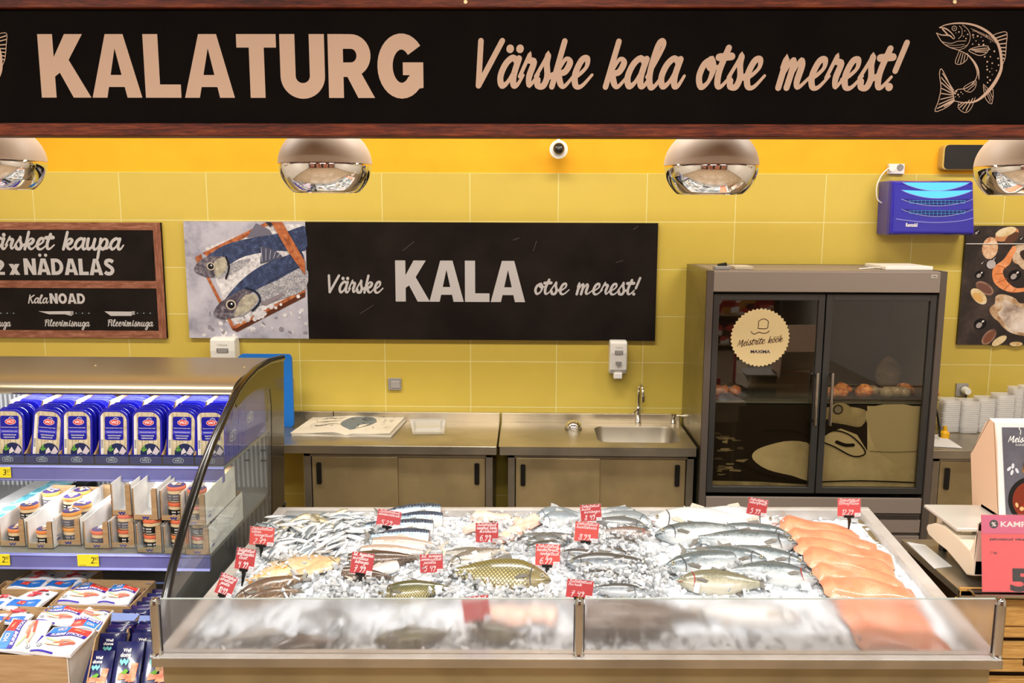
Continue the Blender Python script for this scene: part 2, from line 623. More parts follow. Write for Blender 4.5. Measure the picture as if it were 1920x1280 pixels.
def script(mb, pl, s, x0, y0, x1, xh, m, pen=.28, slant=.28, layer=2, rise=0., smooth=5, tight=1.0):
    """write s with its baseline from (x0,y0) to x1, x-height xh metres"""
    tot = sum(SCR[c][0] for c in s) * tight
    kx = (x1 - x0) / (tot + .35)
    cur = 0.
    for c in s:
        adv, st = SCR[c]
        for k, g in enumerate(st):
            dot = len(g) == 2 and abs(g[0][1] - g[1][1]) < .08
            g = [(gx, gy if gy <= 1 else 1 + (gy - 1) * .58) for gx, gy in g]
            pts = [(x0 + (cur + gx + slant * gy) * kx, y0 + gy * xh + rise * (cur * kx)) for gx, gy in g]
            w0 = pen * xh * (1.35 if dot else 1)
            if dot or len(g) == 2:
                ws = w0
            else:
                ws = []
                for i in range(len(g)):
                    a, b = g[max(i - 1, 0)], g[min(i + 1, len(g) - 1)]
                    dx, dy = b[0] - a[0], b[1] - a[1]
                    up = dy > 0 and dx > 0
                    ws.append(w0 * (.5 if up and i == len(g) - 1 else .68 if up else 1.08))
            stroke2(mb, pl, pts, ws, m, layer, smooth=0 if len(g) == 2 else smooth)
        cur += adv * tight


def arc(cx, cy, rx, ry, a0, a1, n=18):
    return [(cx + rx * math.cos(math.radians(a0 + (a1 - a0) * i / n)), cy + ry * math.sin(math.radians(a0 + (a1 - a0) * i / n))) for i in range(n + 1)]


# heavy grotesque capitals, unit height: polygons 'p' and butt-capped strokes 's'
BW = .25
BOLD = {
    'K': (.80, [('p', [(0, 0), (.25, 0), (.25, 1), (0, 1)]), ('p', [(.2, .3), (.2, .55), (.45, 1), (.75, 1), (.40, .44)]), ('p', [(.27, .52), (.45, .68), (.84, 0), (.54, 0)])]),
    'A': (.84, [('p', [(0, 0), (.25, 0), (.42, .78), (.42, 1), (.27, 1)]), ('p', [(.84, 0), (.59, 0), (.42, .78), (.42, 1), (.57, 1)]), ('p', [(.2, .17), (.64, .17), (.60, .36), (.24, .36)])]),
    'L': (.60, [('p', [(0, 0), (.60, 0), (.60, .21), (.25, .21), (.25, 1), (0, 1)])]),
    'T': (.66, [('p', [(.205, 0), (.455, 0), (.455, .79), (.66, .79), (.66, 1), (0, 1), (0, .79), (.205, .79)])]),
    'U': (.74, [('s', [(.125, 1)] + arc(.37, .345, .245, .235, 180, 360) + [(.615, 1)], BW)]),
    'R': (.76, [('p', [(0, 0), (.25, 0), (.25, 1), (0, 1)]), ('s', [(.2, .885), (.36, .885)] + arc(.38, .665, .21, .22, 80, -80) + [(.36, .445), (.2, .445)], .23), ('p', [(.29, .38), (.53, .42), (.77, 0), (.49, 0)])]),
    'G': (.76, [('s', arc(.40, .5, .275, .385, 40, 325, 26), BW), ('p', [(.42, .36), (.76, .36), (.76, .56), (.42, .56)]), ('p', [(.53, .12), (.76, .16), (.76, .45), (.53, .45)])]),
    'N': (.76, [('p', [(0, 0), (.24, 0), (.24, 1), (0, 1)]), ('p', [(.52, 0), (.76, 0), (.76, 1), (.52, 1)]), ('p', [(0, 1), (.25, 1), (.76, 0), (.51, 0)])]),
    'D': (.76, [('p', [(0, 0), (.24, 0), (.24, 1), (0, 1)]), ('s', [(.2, .89), (.3, .89)] + arc(.31, .5, .33, .39, 85, -85) + [(.3, .11), (.2, .11)], .22)]),
    'O': (.82, [('c', arc(.41, .5, .29, .39, 0, 345, 23), .24)]),
    'S': (.68, [('s', smoothpts([(.60, .80), (.44, .90), (.22, .87), (.16, .70), (.34, .55), (.50, .42), (.54, .26), (.42, .11), (.2, .10), (.07, .20)], 4), .22)]),
    'M': (.95, [('p', [(0, 0), (.22, 0), (.22, 1), (0, 1)]), ('p', [(.73, 0), (.95, 0), (.95, 1), (.73, 1)]), ('p', [(0, 1), (.24, 1), (.56, .1), (.40, .1)]), ('p', [(.95, 1), (.71, 1), (.40, .1), (.56, .1)])]),
    'P': (.72, [('p', [(0, 0), (.25, 0), (.25, 1), (0, 1)]), ('s', [(.2, .885), (.36, .885)] + arc(.38, .645, .21, .24, 80, -80) + [(.36, .405), (.2, .405)], .22)]),
    'Ä': (.84, []), ' ': (.3, []),
    'x': (.62, [('p', [(0, .68), (.26, .68), (.62, 0), (.36, 0)]), ('p', [(.62, .68), (.36, .68), (0, 0), (.26, 0)])]),
    '2': (.62, [('s', smoothpts([(.08, .72), (.25, .88), (.45, .84), (.5, .66), (.35, .42), (.12, .14)], 4), .22), ('p', [(0, 0), (.6, 0), (.6, .2), (0, .2)])]),
    '5': (.66, [('p', [(.08, .8), (.6, .8), (.6, 1), (.08, 1)]), ('p', [(.08, .45), (.28, .5), (.3, .9), (.08, .9)]), ('s', [(.12, .55)] + arc(.3, .33, .23, .23, 90, -150, 16), .2)]),
}
BOLD['Ä'] = (.84, BOLD['A'][1] + [('c', arc(.24, 1.2, .05, .05, 0, 330, 11), .1), ('c', arc(.6, 1.2, .05, .05, 0, 330, 11), .1)])


def bold(mb, pl, s, x0, y0, x1, h, m, gap=.04, layer=2, top=1.0):
    tot = sum(BOLD[c][0] for c in s) + gap * (len(s) - 1)
    kx = (x1 - x0) / tot
    cur = 0
    for c in s:
        adv, items = BOLD[c]
        for it in items:
            pts = [(x0 + (cur + p[0]) * kx, y0 + p[1] * h) for p in it[1]]
            if it[0] == 'p':
                poly2(mb, pl, pts, m, layer)
            else:
                stroke2(mb, pl, pts, it[2] * (kx + h) / 2, m, layer, caps=False, closed=it[0] == 'c')
        cur += adv + gap


_FT = {}
def ftext(mb, pl, s, x0, y0, x1, y1, m, layer=2, wt=0.0, slant=0.0):
    """printed text in Blender's own built-in typeface, fitted to a box"""
    key = (s, wt, slant)
    if key not in _FT:
        c = bpy.data.curves.new('t', 'FONT')
        c.body = s
        c.offset = wt
        c.shear = slant
        c.resolution_u = 3
        o = bpy.data.objects.new('t', c)
        COL.objects.link(o)
        bpy.context.view_layer.update()
        me = bpy.data.meshes.new_from_object(o.evaluated_get(bpy.context.evaluated_depsgraph_get()))
        vs = [(p.co.x, p.co.y) for p in me.vertices]
        fs = [list(p.vertices) for p in me.polygons]
        bpy.data.objects.remove(o)
        bpy.data.curves.remove(c)
        bpy.data.meshes.remove(me)
        _FT[key] = (vs, fs)
    vs, fs = _FT[key]
    if not vs:
        return
    ax, bx = min(v[0] for v in vs), max(v[0] for v in vs)
    ay, by = min(v[1] for v in vs), max(v[1] for v in vs)
    kx, ky = (x1 - x0) / (bx - ax), (y1 - y0) / (by - ay)
    mb.add([pl.at(x0 + (a - ax) * kx, y0 + (b - ay) * ky, layer * LAYER) for a, b in vs], fs, m)


def rrect(x0, y0, x1, y1, r, n=4):
    pts = []
    for cx, cy_, a in ((x1 - r, y1 - r, 0), (x0 + r, y1 - r, 90), (x0 + r, y0 + r, 180), (x1 - r, y0 + r, 270)):
        for i in range(n + 1):
            t = math.radians(a + 90 * i / n)
            pts.append((cx + r * math.cos(t), cy_ + r * math.sin(t)))
    return pts
#%%SHELL
WY = 5.4
# ------------------------------------------------------------------ room shell
TILE = M('yellow green wall tile', '#c8b24a', .32)
t = NT(TILE)
v = t.coord('Object')
mp = t.n('ShaderNodeMapping')
xyz = t.sep(v)
cb = t.n('ShaderNodeCombineXYZ')
t.l(t.math('ADD', xyz[0], 2.562 + .5506 * 10), cb.inputs[0])
t.l(t.math('ADD', xyz[2], -2.441 + .297 * 20), cb.inputs[1])
bk = t.n('ShaderNodeTexBrick', offset=0.0, squash=1.0)
bk.inputs['Scale'].default_value = 1
bk.inputs['Mortar Size'].default_value = .0022
bk.inputs['Mortar Smooth'].default_value = .1
bk.inputs['Brick Width'].default_value = .5506
bk.inputs['Row Height'].default_value = .297
bk.inputs['Color1'].default_value = (*lin('#d2b852'), 1)
bk.inputs['Color2'].default_value = (*lin('#cbb04a'), 1)
bk.inputs['Mortar'].default_value = (*lin('#e6dc9c'), 1)
t.l(cb.outputs[0], bk.inputs['Vector'])
cl = t.noise(v, 5, 5, .7)
t.base(t.mix(t.ramp(cl, [(.3, '#000000'), (.75, '#8a8a8a')]), bk.outputs[0], '#bda145'))
PAINT = M('warm yellow paint', '#ecae12', .7, nz=('#e7a60e', 3))
PAINTW = M('white paint', '#cfc8bc', .8)
FLOOR = M('beige floor tile', '#9a8468', .35, nz=('#87715a', 2))
CEIL = M('ceiling grey', '#8d867b', .9)

mb = MB().box((-4.6, WY, 0), (4.6, WY + .15, 3.9), PAINT)
struct(mb.build('wall_back'))
mb = MB().box((-4.6, WY - .008, 0), (4.6, WY, 2.441), TILE)
struct(mb.build('wall_back_tiles'))
struct(MB().box((-4.75, -6, 0), (-4.6, WY + .15, 3.9), PAINTW).build('wall_left'))
struct(MB().box((4.6, -6, 0), (4.75, WY + .15, 3.9), PAINTW).build('wall_right'))
struct(MB().box((-4.75, -6.15, 0), (4.75, -6, 3.9), M('dark shop wall', '#4a443c', .8)).build('wall_front'))
struct(MB().box((-4.75, -6.15, -.1), (4.75, WY + .15, 0), FLOOR).build('floor'))
struct(MB().box((-4.75, -6.15, 3.9), (4.75, WY + .15, 4.0), CEIL).build('ceiling'))

# ------------------------------------------------------------------ header sign
INKT = H('#b89880')
BOARDK = M('black sign board', '#0b0705', .8, spec=.06, nz=('#100b08', 4))
hy = 2.8
zt, zb = P(960, 17, hy).z, P(960, 233, hy).z
zb2 = P(960, 257, hy).z
hs = empty('header_sign', 'long black hanging sign in dark wood rails reading KALATURG above the counter', 'sign')
MB().box((-2.0, hy, zb), (2.0, hy + .05, zt), BOARDK).build('sign_board', hs)
MB().box((-2.0, hy - .02, zt), (2.0, hy + .07, zt + .06), WOODH).build('top_rail', hs, bevel=.003)
MB().box((-2.0, hy - .02, zb2), (2.0, hy + .07, zb), WOODH).build('bottom_rail', hs, bevel=.003)
pl = Plane((0, hy, 2.5), (1, 0, 0), (0, 0, 1))
mb = MB()
b0, b1 = pl.pix(79, 183), pl.pix(793, 64)
bold(mb, pl, 'KALATURG', b0[0], b0[1], b1[0], b1[1] - b0[1], INKT, gap=.06)
mb.build('bold_lettering', hs, recalc=False)
mb = MB()
a0, a1 = pl.pix(884, 162), pl.pix(1695, 168)
script(mb, pl, 'Värske kala otse merest!', a0[0], a0[1], a1[0], .088, INKT, pen=.2, slant=.26, rise=-.004)
mb.build('script_lettering', hs, recalc=False)


def leaping_fish(dx, dy, name):
    """the engraved trout drawing, traced in 200px crop units (6.4x)"""
    mb = MB()
    q = lambda x, y: pl.pix(1720 + x / 6.4 + dx, 30 + y / 6.4 + dy)
    T = INKT
    def st(pts, w_, sm=5, cl=False):
        stroke2(mb, pl, [q(*p) for p in pts], w_, T, 3, smooth=sm, closed=cl)
    def pg(pts, m, lay, sm=4):
        poly2(mb, pl, [q(*p) for p in pts], m, lay, smooth=sm)
    back = [(262, 140), (330, 110), (440, 90), (560, 90), (680, 112), (790, 160), (880, 225), (950, 310), (990, 420), (1005, 540), (1000, 640), (960, 740), (890, 850), (800, 950), (690, 1025), (560, 1040), (440, 1020)]
    st(back, [.002, .003, .004, .005, .006, .007, .007, .008, .008, .008, .009, .010, .011, .009, .006, .003, .002])
    belly = [(225, 205), (290, 310), (380, 375), (500, 415), (600, 470), (670, 560), (710, 660), (705, 740), (650, 820), (570, 870), (480, 885), (430, 930), (440, 1020)]
    st(belly, .0022)
    st([(590, 450), (680, 560), (725, 650), (735, 760)], [.002, .006, .005, .002])
    st([(500, 405), (570, 380), (620, 310), (630, 230), (600, 160), (540, 110)], .0016)
    st([(490, 275), (530, 230), (530, 160), (500, 120)], .0014)
    st([(225, 205), (290, 230), (380, 235), (430, 275), (440, 250), (390, 190), (330, 150), (262, 140)], [.002, .003, .004, .002, .002, .003, .004, .003])
    st([(300, 160), (360, 225)], .004, 0)
    st(arc(440, 150, 28, 28, 0, 340, 12), .0018, 0, True)
    c = q(440, 150)
    disc2(mb, pl, c[0], c[1], .0018, T, 3)
    st([(290, 310), (400, 330), (480, 305), (580, 300)], .0016)
    st([(340, 345), (440, 355), (560, 340)], .0012)
    st([(400, 380), (500, 380), (590, 350)], .0012)
    # fins
    st([(910, 230), (990, 200), (1070, 200), (1065, 330), (1050, 500), (1010, 600)], .002, 3)
    for a, b in (((930, 270), (1062, 225)), ((950, 300), (1062, 270)), ((960, 340), (1058, 330)), ((975, 380), (1056, 380)), ((985, 420), (1055, 425)), ((990, 460), (1050, 470)), ((1000, 500), (1045, 515))):
        st([a, b], .0034, 0)
    st([(615, 410), (720, 370), (845, 365), (830, 440), (750, 475), (670, 450)], .002, 4, True)
    for a, b in (((640, 405), (840, 385)), ((660, 415), (835, 410)), ((690, 430), (820, 435))):
        st([a, b], .0026, 0)
    st([(500, 420), (450, 560), (520, 578), (590, 525), (600, 480)], .0018, 3)
    for a, b in (((520, 440), (480, 560)), ((545, 450), (515, 570)), ((570, 465), (550, 560))):
        st([a, b], .002, 0)
    st([(700, 780), (640, 800), (560, 850), (560, 890), (630, 915), (690, 860)], .0018, 3, True)
    for a, b in (((690, 800), (580, 870)), ((690, 820), (600, 895))):
        st([a, b], .002, 0)
    st([(790, 820), (840, 870), (905, 885), (890, 1055), (820, 1000), (795, 900)], .0018, 2, True)
    for a, b in (((800, 850), (870, 1030)), ((830, 880), (885, 1010)), ((860, 890), (897, 980))):
        st([a, b], .0016, 0)
    st([(690, 980), (640, 1110), (570, 1160), (490, 1110), (490, 1050)], .0018, 4)
    for a, b in (((660, 990), (580, 1140)), ((620, 1010), (540, 1120)), ((580, 1030), (505, 1100)), ((540, 1040), (495, 1070))):
        st([a, b], .0026, 0)
    # tail
    st([(430, 930), (350, 750), (285, 635), (262, 700), (280, 860), (250, 1020), (210, 1145), (340, 1100), (440, 1020)], .0022, 3)
    for a, b in (((300, 690), (430, 890)), ((285, 740), (425, 905)), ((285, 800), (425, 920)), ((290, 870), (425, 935)), ((285, 930), (425, 950)), ((275, 1000), (425, 965)), ((255, 1060), (430, 985)), ((235, 1110), (435, 1000)), ((260, 1100), (435, 1015)), ((320, 1090), (440, 1020))):
        st([a, b], .0028, 0)
    rr = random.Random(3)
    for x, y in ((565, 180), (600, 222), (550, 245), (580, 272), (495, 193), (460, 205), (665, 187), (720, 243), (760, 255), (700, 300), (665, 230), (660, 338), (735, 345), (785, 300), (830, 240), (875, 310), (860, 400), (920, 425), (872, 490), (805, 490), (895, 568), (890, 630), (965, 510), (970, 590), (945, 655), (895, 705), (835, 550), (830, 605), (838, 735), (868, 770), (838, 800), (835, 645), (865, 670), (465, 905), (520, 915), (450, 930), (485, 945), (500, 970), (540, 935), (450, 970), (790, 345), (670, 260)):
        c = q(x, y)
        disc2(mb, pl, c[0], c[1], rr.uniform(.0013, .0030), T, 3, 9)
    for k in range(9):
        st([(640 + k * 30, 150 + k * 12), (700 + k * 29, 190 + k * 17)], .0011, 0)
    return mb.build(name, hs, recalc=False)


leaping_fish(0, 0, 'fish_drawing')
leaping_fish(-1874, 2, 'fish_drawing')
for px in (873, 1789):
    q = P(px, 4, hy - .02)
    MB().lathe([(0, 0), (.006, .001), (.006, .004)][::-1], (q.x, q.y, q.z), STEELD, 10, 'Y').build('screw', hs)
for x in (-1.5, 0, 1.5):
    MB().tube([(x, hy + .02, zt + .05), (x, hy + .02, 3.9)], .006, STEELD).build('hanging_rod', hs)
pivot(hs, (0, hy, zb2))

# ------------------------------------------------------------------ wall posters
pw = WY - .03
def board(px_quad, thick, m, name, parent):
    pts = [P(x, y, pw) for x, y in px_quad]
    x0, x1 = (pts[0].x + pts[3].x) / 2, (pts[1].x + pts[2].x) / 2
    z1, z0 = (pts[0].z + pts[1].z) / 2, (pts[2].z + pts[3].z) / 2
    return MB().box((x0, pw, z0), (x1, pw + .021, z1), m).build(name, parent), (x0, x1, z0, z1)


wp = Plane((0, pw, 2.0), (1, 0, 0), (0, 0, 1))
CHALK = M('chalkboard black', '#17110e', .75, spec=.12, nz=('#231c18', 3))
CHALKI = H('#bdb6b2')
r = empty('chalkboard_sign', 'wide black wall board reading KALA between white script words', 'sign')
_, bb = board([(571, 415), (1233, 419), (1229, 640), (580, 634)], .02, CHALK, 'board', r)
mb = MB()
b0, b1 = wp.pix(742, 565), wp.pix(985, 489)
bold(mb, wp, 'KALA', b0[0], b0[1], b1[0], b1[1] - b0[1], CHALKI, gap=.03)
mb.build('bold_lettering', r, recalc=False)
mb = MB()
a0, a1 = wp.pix(612, 548), wp.pix(721, 549)
script(mb, wp, 'Värske', a0[0], a0[1], a1[0], .068, CHALKI, pen=.22, slant=.16)
a0, a1 = wp.pix(1001, 551), wp.pix(1203, 553)
script(mb, wp, 'otse merest!', a0[0], a0[1], a1[0], .066, CHALKI, pen=.22, slant=.16)
mb.build('script_lettering', r, recalc=False)
mb = MB()
DUST = H('#4a4540')
for a in ([(675, 588), (700, 572)], [(755, 470), (776, 453)], [(1000, 470), (1006, 452)], [(962, 450), (973, 446)], [(1155, 492), (1168, 488)], [(1188, 430), (1196, 424)]):
    stroke2(mb, wp, a, .004, DUST, 1, px=True)
mb.build('chalk_scratches', r, recalc=False)
pivot(r, ((bb[0] + bb[1]) / 2, pw, bb[2]))

# framed notice board on the left
r = empty('framed_notice_board', 'black board with printed brown wood frame reading NÄDALAS with three fillet knives', 'sign')
q0, q1 = wp.pix(-260, 415), wp.pix(313, 634)
fx0, fx1, fz1, fz0 = q0[0], q1[0], q0[1] + 2.0, q1[1] + 2.0
fw = .048
MB().box((fx0, pw, fz0), (fx1, pw + .021, fz1), CHALK).build('board', r)
midz0, midz1 = wp.pix(150, 540)[1] + 2, wp.pix(150, 526)[1] + 2
MB().box((fx0, pw - .003, fz1 - fw), (fx1, pw, fz1), WOODP).build('frame_rail', r)
MB().box((fx0, pw - .003, fz0), (fx1, pw, fz0 + fw), WOODP).build('frame_rail', r)
MB().box((fx0, pw - .003, midz0), (fx1 - fw, pw, midz1), WOODP).build('frame_rail', r)
MB().box((fx1 - fw, pw - .0035, fz0), (fx1, pw, fz1), WOODPV).build('frame_stile', r)
mb = MB()
a0, a1 = wp.pix(-150, 466), wp.pix(235, 467)
script(mb, wp, 'Toome värsket kaupa'.replace('T', 't'), a0[0], a0[1], a1[0], .068, CHALKI, pen=.26, slant=.16)
a0, a1 = wp.pix(53, 568), wp.pix(93, 568)
script(mb, wp, 'Kala', a0[0], a0[1], a1[0], .033, CHALKI, pen=.24, slant=.16)
for x0, x1 in ((-60, 22), (83, 170), (201, 289)):
    a0, a1 = wp.pix(x0, 611), wp.pix(x1, 612)
    script(mb, wp, 'Fileerimisnuga', a0[0], a0[1], a1[0], .026, CHALKI, pen=.24, slant=.16)
mb.build('script_lettering', r, recalc=False)
mb = MB()
b0, b1 = wp.pix(46, 515), wp.pix(214, 485)
bold(mb, wp, 'NÄDALAS', b0[0], b0[1], b1[0], b1[1] - b0[1], CHALKI, gap=.05)
b0, b1 = wp.pix(-12, 515), wp.pix(8, 487)
bold(mb, wp, '2', b0[0], b0[1], b1[0], b1[1] - b0[1], CHALKI)
b0, b1 = wp.pix(18, 515), wp.pix(36, 485)
bold(mb, wp, 'x', b0[0], b0[1], b1[0], b1[1] - b0[1], CHALKI)
b0, b1 = wp.pix(94, 569), wp.pix(159, 550)
bold(mb, wp, 'NOAD', b0[0], b0[1], b1[0], b1[1] - b0[1], CHALKI, gap=.05)
mb.build('bold_lettering', r, recalc=False)
for x0, kind in ((-60, 0), (72, 1), (196, 2)):
    mb = MB()
    if kind == 1:
        poly2(mb, wp, [(x0, 583), (x0 + 12, 583.5), (x0 + 60, 583), (x0 + 63, 592), (x0 + 58, 591), (x0 + 50, 589), (x0 + 20, 589)], CHALKI, 2, px=True)
    else:
        poly2(mb, wp, [(x0, 583.5), (x0 + 51, 584), (x0 + 51, 592), (x0 + 12, 592)], CHALKI, 2, px=True)
    bx = x0 + (60 if kind == 1 else 51)
    poly2(mb, wp, [(bx, 583), (bx + 6, 583), (bx + 6, 590), (bx, 590)], H('#9a948e'), 3, px=True)
    poly2(mb, wp, [(bx + 6, 583.5), (bx + 40, 584), (bx + 40, 590), (bx + 6, 590)], H('#0c0a09'), 2, px=True)
    for k in range(3):
        c = wp.pix(bx + 11 + k * 12, 587)
        disc2(mb, wp, c[0], c[1], .0035, CHALKI, 4, 8)
    mb.build('knife_picture', r, recalc=False)
pivot(r, ((fx0 + fx1) / 2, pw, fz0))

# printed fish photograph
def printed(name, c1, c2, c3, scale, st=(1, 1, 1), vor=0):
    m = M(name, c1, .35)
    t = NT(m)
    v = t.coord('Object', st)
    c = t.ramp(t.noise(v, scale, 5, .65), [(.32, c1), (.5, c2), (.68, c3)])
    if vor:
        vo = t.n('ShaderNodeTexVoronoi')
        vo.inputs['Scale'].default_value = vor
        t.l(v, vo.inputs['Vector'])
        c = t.mix(t.ramp(vo.outputs['Distance'], [(.25, '#000000'), (.6, '#bbbbbb')]), c, '#1e2432')
    t.base(c)
    return m


r = empty('fish_photo_board', 'wall photo of two silver fish in an ice crate, left of the black board', 'picture')
_, bb = board([(343, 415), (571, 415), (580, 634), (356, 634)], .02, printed('print grey slate', '#8d8a98', '#b9b5c0', '#c9c4cc', 5), 'board', r)
pivx = (bb[0] + bb[1]) / 2
ICEP = printed('print ice', '#a9a2a4', '#d8d3d4', '#f1eeee', 40)
ORW = printed('print crate wood', '#7c3b1d', '#b5653c', '#d08a58', 25)
DKW = H('#5b2c18')
def pp(m, pts, lay, sm=0):
    pts = [(min(x, 572.5) if x < 700 else x, y) for x, y in pts]
    poly2(mb, wp, pts, m, lay, px=True, smooth=sm)
mb = MB()
pp(ICEP, [(385, 465), (500, 421), (568, 420), (576, 545), (450, 612), (430, 600)], 1)
mb.build('ice_picture', r, recalc=False)
mb = MB()
pp(ORW, [(366, 482), (378, 476), (380, 488), (370, 494)], 2)
pp(ORW, [(380, 474), (500, 416), (520, 416), (500, 424), (390, 482)], 2)
pp(ORW, [(387, 520), (393, 520), (440, 612), (436, 618)], 4)
pp(DKW, [(436, 618), (440, 610), (578, 546), (578, 556), (445, 622)], 4)
pp(ORW, [(437, 612), (578, 540), (578, 547), (441, 616)], 5)
mb.build('crate_picture', r, recalc=False)
FB = printed('print fish back', '#2b3352', '#3d4a72', '#5a6c96', 30, vor=130)
FBL = printed('print fish belly', '#9a97a0', '#c6c2c6', '#e2dede', 30, vor=120)
FH = printed('print fish head', '#3a3440', '#5e5560', '#978f96', 40)
CRM = printed('print cream gill', '#8f877c', '#b3a994', '#cfc6b4', 30)
mb = MB()
pp(FB, [(365, 500), (385, 483), (420, 460), (470, 446), (530, 436), (566, 424), (574, 430), (576, 470), (520, 470), (460, 480), (425, 500), (400, 520), (375, 515)], 2, 3)
pp(FBL, [(400, 519), (423, 498), (470, 484), (450, 505), (420, 520)], 3, 3)
pp(FH, [(364, 503), (385, 482), (425, 482), (420, 500), (400, 520), (375, 515)], 4, 3)
pp(CRM, [(402, 490), (424, 482), (424, 505), (405, 518)], 5, 3)
stroke2(mb, wp, [(424, 482), (430, 500), (424, 522)], .012, H('#1e1a22'), 6, px=True, smooth=3)
pp(H('#6d6a78'), [(463, 446), (480, 418), (505, 430), (512, 440)], 3)
mb.build('fish_picture', r, recalc=False)
mb = MB()
pp(FB, [(402, 590), (415, 570), (450, 528), (490, 498), (540, 478), (565, 470), (575, 500), (575, 530), (500, 560), (450, 585)], 7, 3)
pp(FBL, [(440, 590), (470, 550), (520, 525), (574, 500), (575, 542), (520, 562), (480, 575), (455, 592)], 8, 3)
pp(FH, [(402, 590), (412, 568), (450, 545), (470, 540), (470, 560), (455, 585), (425, 598)], 9, 3)
pp(CRM, [(446, 572), (462, 552), (484, 556), (470, 580), (450, 590), (440, 592)], 10, 3)
stroke2(mb, wp, [(462, 540), (482, 548), (488, 565), (474, 582)], .014, H('#1b2238'), 11, px=True, smooth=3)
stroke2(mb, wp, [(500, 530), (540, 508), (572, 496)], .005, H('#39405a'), 11, px=True, smooth=3)
pp(H('#8b7f86'), [(487, 568), (530, 548), (535, 552), (500, 572)], 12)
pp(H('#4d4f63'), [(488, 494), (492, 460), (515, 468), (530, 480), (512, 488)], 8)
for k in range(5):
    stroke2(mb, wp, [(492 + k * 7, 490 - k * 2), (490 + k * 9, 463 + k * 3)], .003, H('#c0bcc8'), 9, px=True)
mb.build('fish_picture', r, recalc=False)
mb = MB()
for cx, cy_, rr in ((396, 499, 8), (434, 571, 10)):
    c = wp.pix(cx, cy_)
    disc2(mb, wp, c[0], c[1], rr * .0033, H('#c9b8a4'), 13)
    disc2(mb, wp, c[0], c[1], rr * .0024, H('#15121a'), 14)
    disc2(mb, wp, c[0] + .004, c[1] + .006, rr * .0006, H('#ffffff'), 15)
mb.build('fish_eyes_picture', r, recalc=False)
mb = MB()
pp(ORW, [(509, 416), (530, 416), (576, 490), (576, 515), (565, 505), (540, 470)], 16, 0)
pp(H('#2a2530'), [(498, 416), (512, 416), (508, 426)], 15)
mb.build('crate_edge_picture', r, recalc=False)
mb = MB()
rr = random.Random(5)
for k in range(34):
    x, y = rr.uniform(450, 575), rr.uniform(580, 630)
    if k > 20: x, y = rr.uniform(360, 440), rr.uniform(585, 630)
    c = wp.pix(x, y)
    disc2(mb, wp, c[0], c[1], rr.uniform(.006, .02), ICEP if k % 3 else H('#8f8890'), 2, 7, rr.uniform(.005, .018), rr.random() * 3)
for k in range(26):
    c = wp.pix(rr.uniform(430, 550), 0)
    t_ = rr.random()
    c = wp.pix(448 + t_ * 115, 606 - t_ * 52 + rr.uniform(-10, 6))
    disc2(mb, wp, c[0], c[1], rr.uniform(.01, .02), ICEP, 6, 6)
mb.build('ice_picture', r, recalc=False)
pivot(r, (pivx, pw, bb[2]))

# seafood photograph on the right
r = empty('seafood_photo_board', 'dark wall photo of an orange prawn, oyster and clams right of the fridge', 'picture')
sx0, sx1 = P(1812, 422, pw).x, P(2180, 640, pw).x
sx0 = (P(1812, 422, pw).x + P(1796, 646, pw).x) / 2
sz1, sz0 = P(1860, 423, pw).z, P(1860, 646, pw).z
MB().box((sx0, pw, sz0), (sx1, pw + .021, sz1), printed('print dark stone', '#1d1512', '#2b211e', '#4a3b36', 6)).build('board', r)
PR = printed('print prawn', '#c96a35', '#e08a50', '#f2a878', 14)
OY = printed('print oyster', '#8a5a28', '#c4a27e', '#e9dccb', 8)
OYI = printed('print oyster flesh', '#6b4c3c', '#d9c6b4', '#efe6dc', 5)
CLB = printed('print clam brown', '#5e3a2c', '#86604e', '#a98672', 10)
CLC = printed('print clam cream', '#b88d4e', '#dcc08c', '#ecdcbc', 12)
Z = lambda x, y: (1720 + x / 4.925, 400 + y / 4.925)
mb = MB()
pp(PR, [Z(*p) for p in ((885, 300), (915, 330), (880, 400), (850, 470), (800, 510), (790, 560), (840, 640), (920, 690), (1050, 670), (1150, 640), (1150, 720), (1000, 720), (880, 730), (780, 700), (710, 640), (690, 560), (710, 490), (790, 430), (840, 360))], 2, 3)
for a, b in (((715, 560), (790, 555)), ((735, 640), (830, 600)), ((800, 705), (860, 640)), ((880, 728), (910, 690)), ((745, 480), (820, 505))):
    stroke2(mb, wp, [wp.pix(*Z(*a)), wp.pix(*Z(*b))], .004, H('#a94d20'), 3)
mb.build('prawn_picture', r, recalc=False)
mb = MB()
pp(OY, [Z(*p) for p in ((770, 745), (850, 760), (910, 790), (950, 830), (1100, 850), (1100, 1120), (980, 1130), (860, 1100), (790, 1050), (750, 1000), (700, 960), (665, 900), (680, 860), (715, 830), (720, 770))], 2, 3)
pp(OYI, [Z(*p) for p in ((800, 800), (880, 830), (960, 870), (1080, 880), (1080, 1080), (960, 1100), (850, 1060), (780, 980), (740, 920), (780, 880))], 3, 3)
pp(OY, [Z(*p) for p in ((890, 310), (960, 290), (1120, 290), (1120, 520), (985, 520), (930, 470), (880, 440))], 2, 3)
pp(H('#3a2a24'), [Z(*p) for p in ((950, 350), (1100, 320), (1100, 480), (980, 430))], 3, 3)
mb.build('oyster_picture', r, recalc=False)
mb = MB()
def blob(cx, cy_, rx, ry, rot, m, lay):
    global mb
    if False: pass
    c = wp.pix(*Z(cx, cy_))
    k = 5.37 / 1600 / 4.925
    disc2(mb, wp, c[0], c[1], rx * k, m, lay, 18, ry * k, rot)
blob(620, 690, 95, 50, -.55, CLB, 2); blob(620, 692, 76, 34, -.55, H('#6f4a3e'), 3)
mb.build('clam_picture', r, recalc=False)
mb = MB()
blob(565, 765, 95, 50, -.75, CLC, 4); blob(558, 775, 60, 28, -.75, H('#d9a860'), 5)
mb.build('clam_picture', r, recalc=False)
mb = MB()
